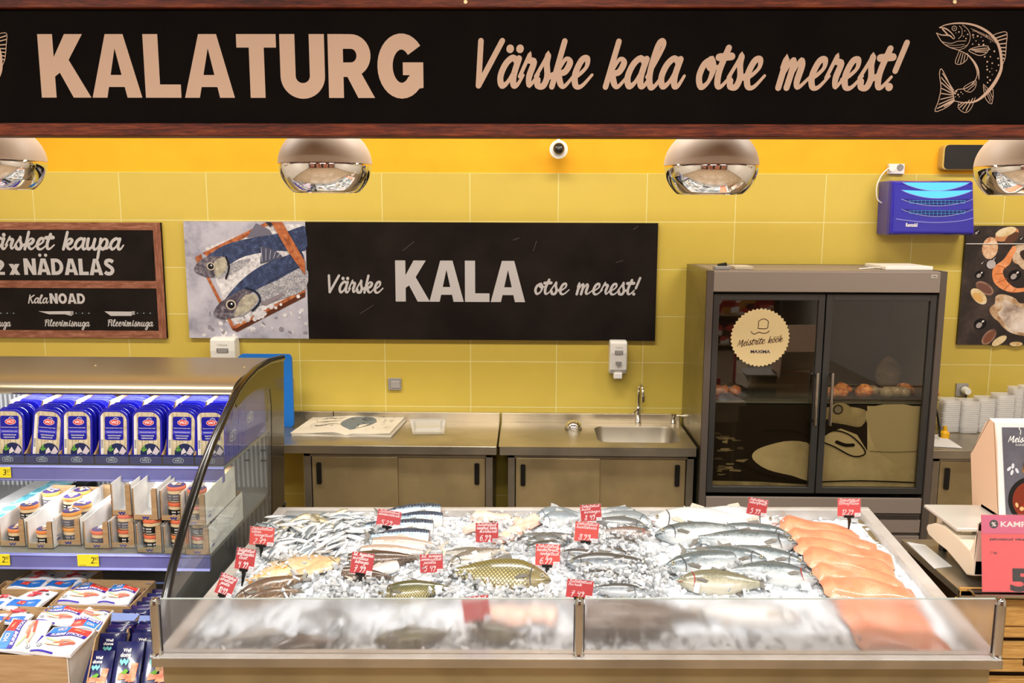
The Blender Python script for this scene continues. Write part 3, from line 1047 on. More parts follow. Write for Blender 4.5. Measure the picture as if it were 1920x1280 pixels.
blob(660, 1140, 85, 50, .9, CLB, 2); blob(660, 1143, 66, 32, .9, H('#7c4c36'), 3)
mb.build('clam_picture', r, recalc=False)
mb = MB()
blob(755, 1175, 75, 34, .6, CLC, 4)
mb.build('clam_picture', r, recalc=False)
mb = MB()
blob(910, 1205, 60, 22, 0, CLC, 3)
mb.build('clam_picture', r, recalc=False)
mb = MB()
blob(825, 195, 110, 55, .35, H('#c98a5c'), 2); blob(870, 230, 75, 38, .75, H('#5e3c2c'), 3); blob(815, 170, 95, 40, .3, CLC, 4)
mb.build('clam_picture', r, recalc=False)
mb = MB()
blob(670, 320, 72, 100, 0, printed('print scallop', '#c77b4c', '#e2b68e', '#f0d8c0', 30), 3)
mb.build('clam_picture', r, recalc=False)
mb = MB()
for cx, cy_, rx in ((550, 175, 28), (680, 470, 52), (575, 565, 45), (900, 570, 60), (580, 1020, 60), (600, 455, 20), (710, 420, 22), (960, 230, 20)):
    blob(cx, cy_, rx, rx * .85, .3, H('#0f0b0a'), 2)
    blob(cx - rx * .2, cy_ + rx * .2, rx * .5, rx * .4, .7, H('#a59a94'), 3)
    blob(cx + rx * .4, cy_ - rx * .4, rx * .22, rx * .15, .7, H('#d8d0ca'), 3)
    mb.build('ice_cube_picture', r, recalc=False)
    mb = MB()
blob(680, 470, 42, 40, .3, H('#b9b0ae'), 4)
mb.build('ice_cube_picture', r, recalc=False)
mb = MB()
a, b = P(1811, 457, pw - .004), P(2180, 457, pw - .004)
mb.tube([a, b], .003, WHITEP, 6)
mb.build('white_cord', r)
pivot(r, ((sx0 + sx1) / 2, pw, sz0))
#%%WALLITEMS
# ------------------------------------------------------------------ pendant lamps
LAMPG = M('satin grey lamp shell', '#cdb7a2', .5)
LY = 3.15
def pendant(px, label, y=LY, seam=308):
    c = P(px, seam, y)
    R_ = .168
    e = empty('pendant_lamp', label, 'lamp', 'domed pendant lamps over the fish counter')
    mb = MB()
    prof = [(R_ * math.cos(a), .142 * math.sin(a)) for a in [math.radians(90 * i / 14) for i in range(14)]] + [(.012, .142)]
    mb.lathe(prof, c, LAMPG, 48)
    mb.build('upper_shell', e, smooth=50)
    mb = MB()
    a1 = math.asin(.1 / .14)
    pr = []
    for i in range(15):
        a = a1 * i / 14
        pr.append((R_ * math.cos(a) * .995, -.140 * math.sin(a)))
    rim = pr[-1][0]
    pr = pr + [(rim - .006, -.101), (rim - .01, -.09)]
    mb.lathe([(R_ * .99, .001)] + pr, c, CHROME, 64)
    o = mb.build('mirror_bowl', e, smooth=50)
    # open the bowl underneath: the lathe closed it, so remove the cap
    bm = bmesh.new(); bm.from_mesh(o.data)
    bmesh.ops.delete(bm, geom=[f for f in bm.faces if len(f.verts) > 10], context='FACES')
    bm.to_mesh(o.data); bm.free()
    mb = MB()
    mb.lathe([(rim - .012, -.09), (.07, -.03), (.05, .03), (.0, .03)], c, BLACKM, 32)
    mb.build('reflector', e, smooth=50)
    mb = MB().lathe([(.0, -.012), (.035, -.01), (.04, 0), (.035, .01), (0, .012)], (c.x, c.y, c.z - .02), M('lamp bulb', '#ffffff', emit='#fff0d8', es=9), 20)
    mb.build('bulb', e, smooth=True)
    MB().tube([(c.x, c.y, c.z + .14), (c.x, c.y, 3.9)], .004, BLACKP, 6).build('cable', e)
    l = bpy.data.lights.new('lamp_light', 'SPOT')
    l.energy = 31
    l.color = (1.0, .98, .95)
    l.spot_size = math.radians(128)
    l.spot_blend = .5
    l.shadow_soft_size = .05
    lo = bpy.data.objects.new('lamp_light', l)
    COL.objects.link(lo)
    lo.parent = e
    lo.location = (c.x, c.y, c.z - .06)
    pivot(e, (c.x, c.y, c.z - .1))


pendant(-8, 'grey and chrome dome lamp cut off at the left edge of the photo', seam=302)
pendant(610, 'grey and chrome dome lamp hanging above the fish photo board')
pendant(1333, 'grey and chrome dome lamp hanging right of the dome camera', seam=311)
pendant(1924, 'grey and chrome dome lamp beside the blue insect killer at the right edge', seam=312)

# ------------------------------------------------------------------ small things on the wall
c = P(1047, 281, 5.28)
e = empty('dome_camera', 'white dome security camera on the yellow wall under the header sign', 'camera')
MB().box((c.x - .008, c.y - .01, c.z), (c.x + .008, c.y + .01, 3.88), WHITEP).build('bracket', e)
MB().box((c.x - .03, c.y - .01, c.z - .02), (c.x + .03, WY, c.z + .03), WHITEP).build('wall_arm', e)
MB().lathe([(.0, -.07), (.035, -.065), (.052, -.03), (.055, 0), (.055, .03)][::-1], (c.x, c.y - .02, c.z), WHITEP, 28, 'Y', T=None).build('housing', e, smooth=50)
MB().lathe([(.0, .052), (.02, .047), (.033, .03), (.036, .0)], (c.x, c.y - .05, c.z + .004), M('dark dome glass', '#1b1816', .05, coat=1), 24, 'Y').build('lens_dome', e, smooth=True)
MB().lathe([(.0, .058), (.009, .055), (.011, .04)], (c.x, c.y - .05, c.z + .004), M('lens glass', '#6d6a66', .05), 14, 'Y').build('lens', e, smooth=True)
pivot(e, c)

BLUEK = M('glossy blue plastic', '#2420a0', .18, coat=.6)
BLUED = M('dark blue plastic', '#161466', .3)
GLOW = M('ultraviolet tube', '#2f7fc0', emit='#62ccff', es=.62)
e = empty('insect_killer', 'glossy blue electric insect killer glowing light blue on the tiled wall', 'insect killer')
kq = WY - .2
A = [P(x, y, kq) for x, y in ((1672, 338), (1828, 333), (1829, 436), (1667, 441))]
mb = MB()
fr = [V((A[0].x, 0, A[0].z)), V((A[1].x, 0, A[0].z)), V((A[2].x + .004, 0, A[3].z)), V((A[3].x, 0, A[3].z))]
def ins(t, grow, y):
    cx, cz = sum(p.x for p in fr) / 4, sum(p.z for p in fr) / 4
    return [V((cx + (p.x - cx) * grow, y, cz + (p.z - cz) * t)) for p in fr]
loops = [ins(1.0, 1.0, WY - .009), ins(1.0, 1.0, kq + .04), ins(.97, .98, kq + .012), ins(.9, .95, kq)]
vs = [p for lp in loops for p in lp]
fs = [(i * 4 + k, i * 4 + (k + 1) % 4, (i + 1) * 4 + (k + 1) % 4, (i + 1) * 4 + k) for i in range(3) for k in range(4)] + [(12, 13, 14, 15), (3, 2, 1, 0)]
mb.add(vs, fs, BLUEK)
mb.build('casing', e, bevel=.008)
kp = Plane((0, kq - .001, 2.0), (1, 0, 0), (0, 0, 1))
slots = [(349, 1.0, GLOW, 0), (363, 1.0, GLOW, 0), (380, .9, BLUED, 1), (399, .9, BLUED, 1)]
for i, (y, k, m, grille) in enumerate(slots):
    mb = MB()
    x0, x1 = (1690, 1824) if i else (1692, 1818)
    dep = (17, 17, 14, 15)[i] * .92
    top = [(x0 + (x1 - x0) * j / 16, y - 7 + (0 if not i else 2.0 * math.sin(math.pi * j / 16))) for j in range(17)]
    bot = [(x0 + (x1 - x0) * j / 16, y - 7 + dep * math.sin(math.pi * j / 16) ** .8) for j in range(15, 0, -1)]
    poly2(mb, kp, top + bot, m, 2, px=True)
    mb.build('light_slot' if not grille else 'grille_slot', e, recalc=False)
    mb = MB()
    stroke2(mb, kp, [top[0]] + bot[::-1] + [top[-1]], .0035, M('pale slot edge', '#8f93e0', .2), 4, px=True)
    mb.build('slot_edge', e, recalc=False)
    if grille:
        mb = MB()
        for j in range(1, 16):
            x = x0 + 8 + (x1 - x0 - 16) * j / 16
            s_ = math.sin(math.pi * (x - x0) / (x1 - x0)) ** .8
            stroke2(mb, kp, [(x, y - 5), (x, y - 7 + dep * s_ - 1)], .0022, H('#4f9fd8'), 5, px=True, caps=False)
        for yy in (y - 4, y + 1):
            stroke2(mb, kp, [(x0 + 14, yy), (x1 - 14, yy)], .002, H('#4f9fd8'), 5, px=True, caps=False)
        mb.build('wire_grille', e, recalc=False)
mb = MB()
a, b = kp.pix(1698, 425), kp.pix(1720, 418)
ftext(mb, kp, 'Rentokil', a[0], a[1], b[0], b[1], WHITE, 3, wt=.02)
mb.build('lettering', e, recalc=False)
mb = MB()
stroke2(mb, kp, [(1680, 410), (1700, 413), (1750, 417), (1800, 414), (1826, 408)], .004, M('pale slot edge', '#8f93e0', .2), 3, px=True, smooth=4)
mb.build('casing_crease', e, recalc=False)
pivot(e, (fr[3].x, kq, fr[3].z))

e = empty('wall_socket', 'white double wall socket above the blue insect killer', 'socket')
a, b = P(1666, 326, WY - .03), P(1697, 307, WY - .03)
MB().box((a.x, WY - .03, a.z), (b.x, WY, b.z), WHITEP).build('socket_plate', e, bevel=.003)
c = P(1688, 314, WY - .03)
MB().lathe([(.021, 0), (.02, .003), (.018, .003), (.0, .0015)], (c.x, WY - .03, c.z), GREYP, 20, 'Y').build('socket_hole', e)
pivot(e, (a.x, WY, a.z))
e = empty('power_cord', 'thin white cord looping from the wall socket to the insect killer', 'cord')
pts = [(1672, 315), (1664, 317), (1652, 330), (1644, 350), (1645, 372), (1655, 381), (1666, 381)]
MB().tube([P(p.x, p.y, 5.33) for p in smoothpts(pts, 6)], .004, WHITEP, 8).build('cable', e, smooth=True)
c = P(1671, 315, 5.34)
MB().lathe([(.008, -.02), (.017, -.01), (.02, .02)], (c.x, 5.345, c.z), WHITEP, 14, 'Y').build('plug', e, smooth=40)
a = P(1664, 381, 5.33)
MB().box((a.x - .02, 5.32, a.z - .012), (a.x + .02, 5.34, a.z + .012), WHITEP).build('connector', e, bevel=.003)
pivot(e, a)

e = empty('wall_speaker', 'flat black wall panel with rounded corners above the insect killer', 'speaker')
a, b = P(1766, 318, WY - .06), P(1856, 271, WY - .06)
mb = MB()
mb.prism([(x, WY - .06, z) for x, z in rrect(a.x, a.z, b.x, b.z, .025)], (0, .06, 0), M('beige plastic rim', '#c9a95a', .4))
mb.build('back_shell', e)
mb = MB().prism([(x, WY - .066, z) for x, z in rrect(a.x + .01, a.z + .004, b.x, b.z - .002, .025)], (0, .008, 0), M('black speaker cloth', '#15100c', .55, bump=(200, .3)))
mb.build('front_grille', e)
for y0, y1 in ((282, 278), (316, 315)):
    MB().tube([P(1842, y0, WY - .07), P(1862, y1, WY - .07)], .003, WHITEP, 6).build('metal_pin', e)
pivot(e, (a.x, WY, a.z))

def switchplate(x0, y0, x1, y1, label, plug=False, name='light_switch', cat='switch'):
    e = empty(name, label, cat)
    a, b = P(x0, y1, WY - .022), P(x1, y0, WY - .022)
    MB().box((a.x, WY - .022, a.z), (b.x, WY - .008, b.z), M('silver plastic plate', '#a9a49e', .35, .4)).build('plate', e, bevel=.002)
    if not plug:
        MB().box((a.x + .018, WY - .027, a.z + .015), (b.x - .008, WY - .02, b.z - .018), M('silver plastic rocker', '#b9b4ae', .35, .4)).build('rocker', e, bevel=.002)
    else:
        c = (a + b) / 2
        MB().lathe([(.02, .045), (.024, .03), (.026, 0)], (c.x + .01, WY - .03, c.z), WHITEP, 16, 'Y').build('plug', e, smooth=40)
        MB().tube([(c.x + .01, WY - .05, c.z - .02), (c.x + .01, WY - .045, c.z - .07), (c.x, WY - .03, c.z - .4)], .005, BLACKP, 8).build('cable', e)
    pivot(e, (a.x, WY, a.z))
switchplate(728, 709, 752, 731, 'square silver light switch on the tiles below the black board')
switchplate(1792, 719, 1817, 743, 'silver wall socket with white plug and black cable right of the fridge', True, 'wall_socket', 'socket')
switchplate(522, 708, 549, 730, 'silver wall socket half hidden behind the blue cutting board', False, 'wall_socket', 'socket')

def dispenser(x0, y0, x1, y1, label):
    e = empty('soap_dispenser', label, 'soap dispenser', 'white wall dispensers')
    Yd = WY - .11
    a, b = P(x0, y1, Yd), P(x1, y0, Yd)
    w_, h_ = b.x - a.x, b.z - a.z
    prof = [(WY - .009, a.z + h_ * .12), (WY - .009, b.z), (Yd + .03, b.z), (Yd + .005, b.z - .01), (Yd, b.z - h_ * .3), (Yd + .01, a.z + h_ * .25), (Yd + .03, a.z + h_ * .12)]
    MB().prism([(a.x, y, z) for y, z in prof], (w_, 0, 0), WHITEP).build('housing', e, bevel=.008)
    MB().box((a.x + w_ * .25, Yd + .01, a.z), (b.x - w_ * .25, WY - .03, a.z + h_ * .16), WHITEP).build('nozzle', e, bevel=.006)
    p = Plane((a.x, Yd - .001, a.z), (1, 0, 0), (0, 0, 1))
    mb = MB()
    poly2(mb, p, [(w_ * .32, h_ * .47), (w_ * .68, h_ * .47), (w_ * .66, h_ * .40), (w_ * .5, h_ * .34), (w_ * .34, h_ * .40)], H('#8a8580'), 3)
    mb.build('push_button', e, recalc=False)
    mb = MB()
    ftext(mb, p, 'Vedelseep', w_ * .3, h_ * .82, w_ * .72, h_ * .86, H('#77716b'), 3)
    poly2(mb, p, [(w_ * .28, h_ * .66), (w_ * .74, h_ * .66), (w_ * .74, h_ * .76), (w_ * .28, h_ * .76)], H('#6e6a66'), 3)
    for k in range(3):
        stroke2(mb, p, [(w_ * .32, h_ * (.68 + .03 * k)), (w_ * .7, h_ * (.68 + .03 * k))], .003, H('#c9c4be'), 4, caps=False)
    mb.build('printed_label', e, recalc=False)
    pivot(e, (a.x, WY, a.z))
dispenser(1143, 640, 1177, 711, 'white soap dispenser on the tiles left of the tap, below the black board')
dispenser(396, 634, 439, 712, 'white soap dispenser above the chilled case, below the fish photo board')

# ------------------------------------------------------------------ staff counter with sliding door cabinets
CZ = .862
CF, CBk = 4.78, WY - .009
def cabinet(x0, x1, label, name='sliding_door_cabinet', doors=True, split=None, front=CF):
    e = empty(name, label, 'cabinet', 'steel cabinets of the staff counter')
    f = front + .03
    mb = MB()
    mb.box((x0, f + .03, .08), (x0 + .02, CBk, CZ - .05), STEELV)
    mb.box((x1 - .02, f + .03, .08), (x1, CBk, CZ - .05), STEELV)
    mb.box((x0, CBk - .02, .08), (x1, CBk, CZ - .05), STEELV)
    mb.box((x0, f + .03, .08), (x1, CBk, .1), STEELV)
    mb.build('carcass', e)
    fm = MB()
    fm.box((x0, f, .06), (x0 + .04, f + .04, CZ - .05), STEELV)
    fm.box((x1 - .04, f, .06), (x1, f + .04, CZ - .05), STEELV)
    fm.box((x0, f, CZ - .075), (x1, f + .04, CZ - .05), STEELV)
    fm.box((x0, f, .06), (x1, f + .04, .12), STEELV)
    fm.build('face_frame', e, bevel=.002)
    s = split if split is not None else (x0 + x1) / 2
    for k, (a, b, yy) in enumerate(((x0 + .04, s, f + .006), (s - .01, x1 - .04, f + .02))):
        d = MB().box((a + .006, yy, .12), (b - .004, yy + .012, CZ - .078), STEELD).build('door', e, bevel=.002)
        hx = a + .05 if k == 0 else b - .05
        hm = MB().prism([(x, yy - .012, z) for x, z in rrect(hx - .016, .62, hx + .012, .75, .008)], (0, .014, 0), BLACKP)
        hm.build('handle', d)
    pivot(e, ((x0 + x1) / 2, f, 0))
    return e
sx = -.165
cabinet(-1.30, sx - .03, 'steel cabinet with two sliding doors under the paper bags')
cabinet(sx + .06, .975, 'steel cabinet with two sliding doors under the sink')
def edge(mb, x0, x1):
    pass
e = empty('steel_worktop', 'left stainless worktop with upstand carrying the printed paper bags', 'worktop', 'stainless worktops')
mb = MB()
mb.box((-1.85, CF, CZ - .05), (sx - .006, CBk, CZ), STEEL)
mb.build('top', e, bevel=.003)
MB().box((-1.85, CBk - .025, CZ), (-1.25, CBk, CZ + .06), STEEL).build('upstand', e, bevel=.002)
MB().box((-1.245, CBk - .025, CZ), (sx - .006, CBk, CZ + .06), STEEL).build('upstand', e, bevel=.002)
pivot(e, (-.8, CF, CZ - .05))
# right worktop with a pressed sink bowl
e = empty('steel_worktop', 'right stainless worktop with upstand and sink next to the fridge', 'worktop', 'stainless worktops')
def TZp(px, py): return PZ(px, py, CZ)
s0, s1 = TZp(1122, 829), TZp(1281, 829)
s2, s3 = TZp(1135, 799), TZp(1270, 799)
hx0, hx1, hy0, hy1 = (s0.x), (s1.x - .005), s0.y, s2.y
bm = bmesh.new()
outer = [(sx + .006, CF), (.985, CF), (.985, CBk), (sx + .006, CBk)]
inner = rrect(hx0, hy0, hx1, hy1, .07, 6)
ov = [bm.verts.new((x, y, CZ)) for x, y in outer]
iv = [bm.verts.new((x, y, CZ)) for x, y in inner]
oe = [bm.edges.new((ov[i], ov[(i + 1) % 4])) for i in range(4)]
ie = [bm.edges.new((iv[i], iv[(i + 1) % len(iv)])) for i in range(len(iv))]
bmesh.ops.triangle_fill(bm, use_beauty=True, edges=oe + ie)
me = bpy.data.meshes.new('top')
bm.to_mesh(me); bm.free()
me.materials.append(STEEL)
o = bpy.data.objects.new('top', me); COL.objects.link(o); o.parent = e
mb = MB()
mb.box((sx + .006, CF, CZ - .05), (.985, CF + .01, CZ - .0005), STEEL)
mb.box((sx + .006, CF, CZ - .05), (sx + .012, CBk, CZ - .0005), STEEL)
mb.box((.98, CF, CZ - .05), (.985, CBk, CZ - .0005), STEEL)
mb.build('front_edge', e)
mb = MB()
n = len(inner)
cx, cyy = (hx0 + hx1) / 2, (hy0 + hy1) / 2
rings = [(1, 0.001), (.985, -.01), (.96, -.13), (.9, -.15)]
vs = [(cx + (x - cx) * k, cyy + (y - cyy) * k, CZ + d) for k, d in rings for x, y in inner]
fs = [(i * n + k, i * n + (k + 1) % n, (i + 1) * n + (k + 1) % n, (i + 1) * n + k) for i in range(3) for k in range(n)] + [list(range(3 * n, 4 * n))]
mb.add(vs, fs, STEELV)
mb.lathe([(.03, .004), (.0, .006)], (cx, cyy, CZ - .152), CHROME, 20)
mb.build('sink_bowl', e, smooth=40)
MB().box((sx + .006, CBk - .025, CZ), (.985, CBk, CZ + .06), STEEL).build('upstand', e, bevel=.002)
pivot(e, (.4, CF, CZ - .05))

c = TZp(1196, 793)
e = empty('kitchen_tap', 'tall chrome swan neck tap behind the sink', 'tap')
MB().lathe([(.022, 0), (.022, .012), (.017, .02), (.017, .10), (.012, .11)], c, CHROME, 20).build('body', e, smooth=40)
pts = [(0, 0, .10), (0, 0, .22), (.002, -.02, .255), (.006, -.06, .265), (.01, -.1, .25), (.012, -.115, .2)]
MB().tube([c + p for p in smoothpts(pts, 6)], .009, CHROME, 12).build('spout', e, smooth=True)
MB().tube([c + V((.012, -.115, .205)), c + V((.012, -.117, .165))], .012, CHROME, 12).build('aerator', e, smooth=40)
MB().tube([c + V((-.01, -.01, .09)), c + V((-.04, -.05, .075))], [.009, .004], CHROME, 10).build('lever', e, smooth=40)
pivot(e, c)
c = TZp(1262, 794)
e = empty('soap_pump', 'small steel pump beside the sink near the fridge', 'pump')
MB().lathe([(.018, 0), (.018, .012), (.012, .02), (.012, .045), (.02, .05), (.02, .065)], c, STEELP, 16).build('body', e, smooth=40)
MB().tube([c + V((0, 0, .058)), c + V((.07, 0, .05))], .005, STEELP, 8).build('spout', e, smooth=40)
pivot(e, c)
c = TZp(1075, 804)
e = empty('steel_bowl', 'small shiny upturned steel bowl on the worktop left of the sink', 'bowl')
MB().lathe([(.05, 0), (.053, .012), (.048, .03), (.035, .047), (.018, .056), (0, .058)], c, CHROME, 28).build('dome', e, smooth=60)
MB().lathe([(.054, 0), (.056, .006), (.054, .012)], c, STEELP, 28).build('rim', e, smooth=60)
pivot(e, c)

# paper bags with fish prints
PAPER = M('cream paper', '#ddd3c0', .8, nz=('#cfc4ae', 5))
e = empty('paper_bag_stack', 'stack of cream paper bags printed with dark fish lying on the left worktop', 'paper bags')
q = [TZp(547, 818), TZp(733, 820), TZp(768, 782), TZp(596, 783)]
def bilin(q, u, v, h=0): 
    return (q[0] * (1 - u) + q[1] * u) * (1 - v) + (q[3] * (1 - u) + q[2] * u) * v + V((0, 0, h))
for k in range(5):
    mb = MB()
    off = V((random.uniform(-.008, .008), random.uniform(-.006, .006), 0))
    h0 = .002 + k * .006
    def f(u, v, k=k, h0=h0, off=off):
        bulge = .010 * math.sin(math.pi * v) * math.sin(math.pi * u) + .004 * math.sin(u * 9 + k)
        fold = -.004 * math.exp(-((u - .55) / .05) ** 2) * (1 - v)
        return bilin(q, u, v, h0 + bulge * (k + 1) / 5 + fold * k) + off
    mb.grid(lambda u, v: f(u, v), 18, 8, PAPER)
    mb.grid(lambda u, v: f(u, v) - V((0, 0, .005)), 18, 8, PAPER)
    mb.grid(lambda u, v: f(u, 0) - V((0, 0, .005 * v)), 18, 1, PAPER)
    mb.grid(lambda u, v: f(0, u) - V((0, 0, .005 * v)), 8, 1, PAPER)
    mb.grid(lambda u, v: f(1, u) - V((0, 0, .005 * v)), 8, 1, PAPER)
    mb.build('paper_bag', e, smooth=30)
    topf = f
class Surf:
    """art laid on a curved sheet f(u,v)"""
    def __init__(s, f, h=.0015): s.f, s.h = f, h
    def at(s, x, y, h=0): return s.f(max(0, min(1, x)), max(0, min(1, y))) + V((0, 0, s.h + h))
sf = Surf(topf)
mb = MB()
INKD = H('#2b2e33')
rr = random.Random(4)
poly2(mb, sf, [(.42, .35), (.5, .22), (.62, .2), (.72, .35), (.75, .55), (.66, .75), (.52, .75), (.44, .6)], H('#6d7476'), 1, smooth=4)
for k in range(16):
    a = rr.uniform(0, 6.28)
    x, y = .58 + .16 * math.cos(a), .48 + .3 * math.sin(a)
    stroke2(mb, sf, [(.58 + .06 * math.cos(a), .48 + .1 * math.sin(a)), (x, y)], [.006, .002], INKD, 2)
for k in range(3):
    stroke2(mb, sf, [(.14, .35 + k * .16), (.22, .3 + k * .2), (.33, .36 + k * .14), (.42, .32 + k * .18)], [.004, .02, .012, .003], INKD, 2, smooth=5)
for k in range(26):
    x, y = rr.uniform(.1, .38), rr.uniform(.2, .8)
    stroke2(mb, sf, [(x, y), (x + rr.uniform(-.03, .03), y + rr.uniform(.02, .12))], .003, INKD, 2)
stroke2(mb, sf, [(.3, .8), (.5, .9), (.7, .85), (.95, .95)], [.004, .012, .006, .002], INKD, 2, smooth=5)
for k in range(20):
    x, y = rr.uniform(.66, .92), rr.uniform(.15, .8)
    stroke2(mb, sf, [(x, y), (x + rr.uniform(-.04, .04), y + rr.uniform(.02, .1))], .003, INKD, 2)
poly2(mb, sf, [(.76, .78), (.95, .85), (.93, .98), (.82, .9)], INKD, 2)
mb.build('fish_print', e, recalc=False)
pivot(e, q[0])
# clear plastic tray
e = empty('plastic_tray', 'pair of clear plastic lids lying right of the paper bags', 'tray')
q2 = [TZp(774, 815), TZp(833, 814), TZp(835, 789), TZp(768, 790)]
FROST = glass('frosted plastic', '#ffffff', opac=.30, rough=.2, refl=.12)
for k in range(2):
    mb = MB()
    mb.grid(lambda u, v: bilin(q2, u, v, .003 + k * .012 + .010 * (1 if .08 < u < .92 and .1 < v < .9 else 0)), 14, 10, FROST)
    mb.build('lid', e)
pivot(e, q2[0])

# blue cutting boards standing at the end of the chilled case
BLUEB = M('blue cutting board', '#1d6fc4', .45)
for k, lab in enumerate(('front of the two blue cutting boards standing behind the chilled case', 'rear of the two blue cutting boards standing behind the chilled case')):
    yk = 5.19 + .03 * k; a = P(455 - 4 * k, 790, yk); b = P(546 + 1 * k, 664 + k * 3, yk)
    m_ = MB().prism([(x, yk, z) for x, z in rrect(a.x, CZ + .001, b.x - .001, b.z, .02)], (0, .015, 0), BLUEB)
    o = m_.build('cutting_board')
    tag(o, lab, 'cutting board', 'blue cutting boards')
#%%FRIDGE
# ------------------------------------------------------------------ display fridge
FY = 4.75
def FP(px, py, y=FY): return P(px, py, y)
fx0 = (FP(1326, 507).x + FP(1312, 940).x) / 2
fx1 = (FP(1772, 507).x + FP(1748, 940).x) / 2
fzt, fzh, fzd, fzb = FP(1550, 508).z, FP(1550, 548).z, FP(1550, 926).z, FP(1550, 934).z
TAUPE = M('taupe painted metal', '#8a7d72', .45, .2)
TAUPED = M('grey brown metal', '#5c524a', .4, .3)
FRAMED = M('dark grey door frame', '#3d3b38', .35, .3)
INNER = M('fridge liner', '#2b2723', .5)
e = empty('display_fridge', 'tall glass door display fridge with a round cream sticker standing by the back wall', 'fridge')
mb = MB()
mb.box((fx0, FY, .05), (fx0 + .035, WY - .03, fzt), TAUPED)
mb.box((fx0 - .002, FY + .02, .05), (fx0, WY - .03, fzt), steel('fridge side steel', '#8e8462', .22, (1, 10, 1), .85))
mb.build('side_panel', e)
MB().box((fx1 - .035, FY, .05), (fx1, WY - .03, fzt), TAUPED).build('side_panel', e)
MB().box((fx0 + .035, FY + .03, .05), (fx1 - .035, WY - .03, .3), TAUPE).build('plinth', e)
MB().box((fx0 + .035, WY - .06, .3), (fx1 - .035, WY - .03, fzt), INNER).build('back_panel', e)
MB().box((fx0 + .035, FY + .02, fzt - .03), (fx1 - .035, WY - .03, fzt), TAUPE).build('top_panel', e)
MB().box((fx0 + .035, FY, fzh), (fx1 - .035, FY + .06, fzt - .004), TAUPE).build('header_panel', e, bevel=.003)
fpl = Plane((0, FY - .001, 1.2), (1, 0, 0), (0, 0, 1))
mb = MB(); a, b = fpl.pix(1746, 521), fpl.pix(1758, 515)
poly2(mb, fpl, rrect(a[0], a[1], b[0], b[1], .004), H('#c9c0b4'), 1)
ftext(mb, fpl, 'NORD', a[0] + .004, a[1] + .004, b[0] - .004, b[1] - .004, H('#26221e'), 2, wt=.02)
mb.build('badge', e, recalc=False)
# kick plates and grilles below the doors
for (za, zb_, m_) in ((934, 962, TAUPE), (974, 998, TAUPE), (1004, 1060, TAUPE)):
    MB().box((fx0 + .04, FY + .008, FP(1550, zb_).z), (fx1 - .04, FY + .03, FP(1550, za).z), m_).build('kick_plate', e, bevel=.002)
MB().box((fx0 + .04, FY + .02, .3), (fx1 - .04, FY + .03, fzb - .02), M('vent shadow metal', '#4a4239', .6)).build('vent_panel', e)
for k in range(3):
    z = FP(1550, 965 + 3.3 * k).z
    MB().box((fx0 + .05, FY + .006, z - .003), (fx1 - .05, FY + .03, z + .001), TAUPED).build('vent_slat', e)
midx = FP(1540, 740).x
dx0, dx1 = fx0 + .04, fx1 - .04
for k, (a, b) in enumerate(((dx0, midx - .004), (midx + .004, dx1))):
    yy = FY + .012
    fw_ = .035
    mb = MB()
    z0, z1 = fzd, fzh - .012
    mb.box((a, yy, z0), (a + fw_, yy + .03, z1), FRAMED)
    mb.box((b - fw_, yy, z0), (b, yy + .03, z1), FRAMED)
    mb.box((a + fw_, yy, z0), (b - fw_, yy + .03, z0 + fw_), FRAMED)
    mb.box((a + fw_, yy, z1 - fw_), (b - fw_, yy + .03, z1), FRAMED)
    d = mb.build('door', e, bevel=.002)
    MB().box((a + fw_, yy + .012, z0 + fw_), (b - fw_, yy + .016, z1 - fw_), GLASSF).build('glass_pane', d)
    hx = FP(1527 if k == 0 else 1555, 750).x
    t0, t1 = FP(1540, 697).z, FP(1540, 795).z
    mb = MB().tube([(hx, FY - .03, t0), (hx, FY - .03, t1)], .009, STEELP, 12)
    mb.tube([(hx, FY - .03, t0 - .02), (hx, FY + .015, t0 - .02)], .008, STEELP, 10)
    mb.tube([(hx, FY - .03, t1 + .02), (hx, FY + .015, t1 + .02)], .008, BLACKP, 10)
    mb.build('handle', d, smooth=40)
sh = FP(1550, 757).z
MB().box((fx0 + .036, FY + .06, sh - .012), (fx1 - .036, WY - .07, sh), glass('shelf glass', '#dfeae2', opac=.1, refl=.2)).build('shelf', e)
# pale printed panel filling the lower half
PYl = FY + .055
PK1 = printed('print pale skin', '#a39a7c', '#c2b998', '#d6cdab', 3)
PK2 = printed('print pale fold', '#77705a', '#9a9274', '#bdb391', 4)
DK = H('#14110d')
pn = Plane((0, PYl, 1.2), (1, 0, 0), (0, 0, 1))
mb = MB()
A0, A1 = pn.pix(1330, 922), pn.pix(1738, 760)
mb.box((A0[0], PYl, 1.2 + A0[1]), (A1[0], PYl + .004, 1.2 + A1[1]), M('print dark base', '#191510', .5))
pnl = mb.build('picture_panel', e)
ZF = lambda x, y: (1270 + x / 2.612, 470 + y / 2.612)
def fpg(pts, m, lay, sm=3):
    poly2(mb, pn, [ZF(*p) for p in pts], m, lay, px=True, smooth=sm)
mb = MB()
fpg([(690, 1170), (690, 990), (720, 900), (800, 870), (880, 900), (930, 980), (930, 760), (1215, 760), (1200, 1175)], PK1, 1, 0)
fpg([(380, 980), (450, 950), (560, 930), (660, 960), (665, 1120), (560, 1100), (440, 1070), (370, 1020)], PK1, 1)
fpg([(165, 1125), (400, 1130), (650, 1145), (650, 1170), (165, 1170)], PK2, 1, 0)
fpg([(730, 900), (790, 885), (860, 920), (915, 970), (900, 1000), (850, 1000), (780, 960), (700, 930)], H('#cdc4a2'), 2)
fpg([(700, 790), (740, 765), (860, 765), (930, 790), (900, 860), (820, 850), (720, 830)], PK2, 2)
fpg([(940, 765), (1180, 765), (1195, 900), (1190, 1080), (1000, 1000), (940, 880)], H('#bab192'), 2)
mb.build('pale_shapes', pnl, recalc=False)
mb = MB()
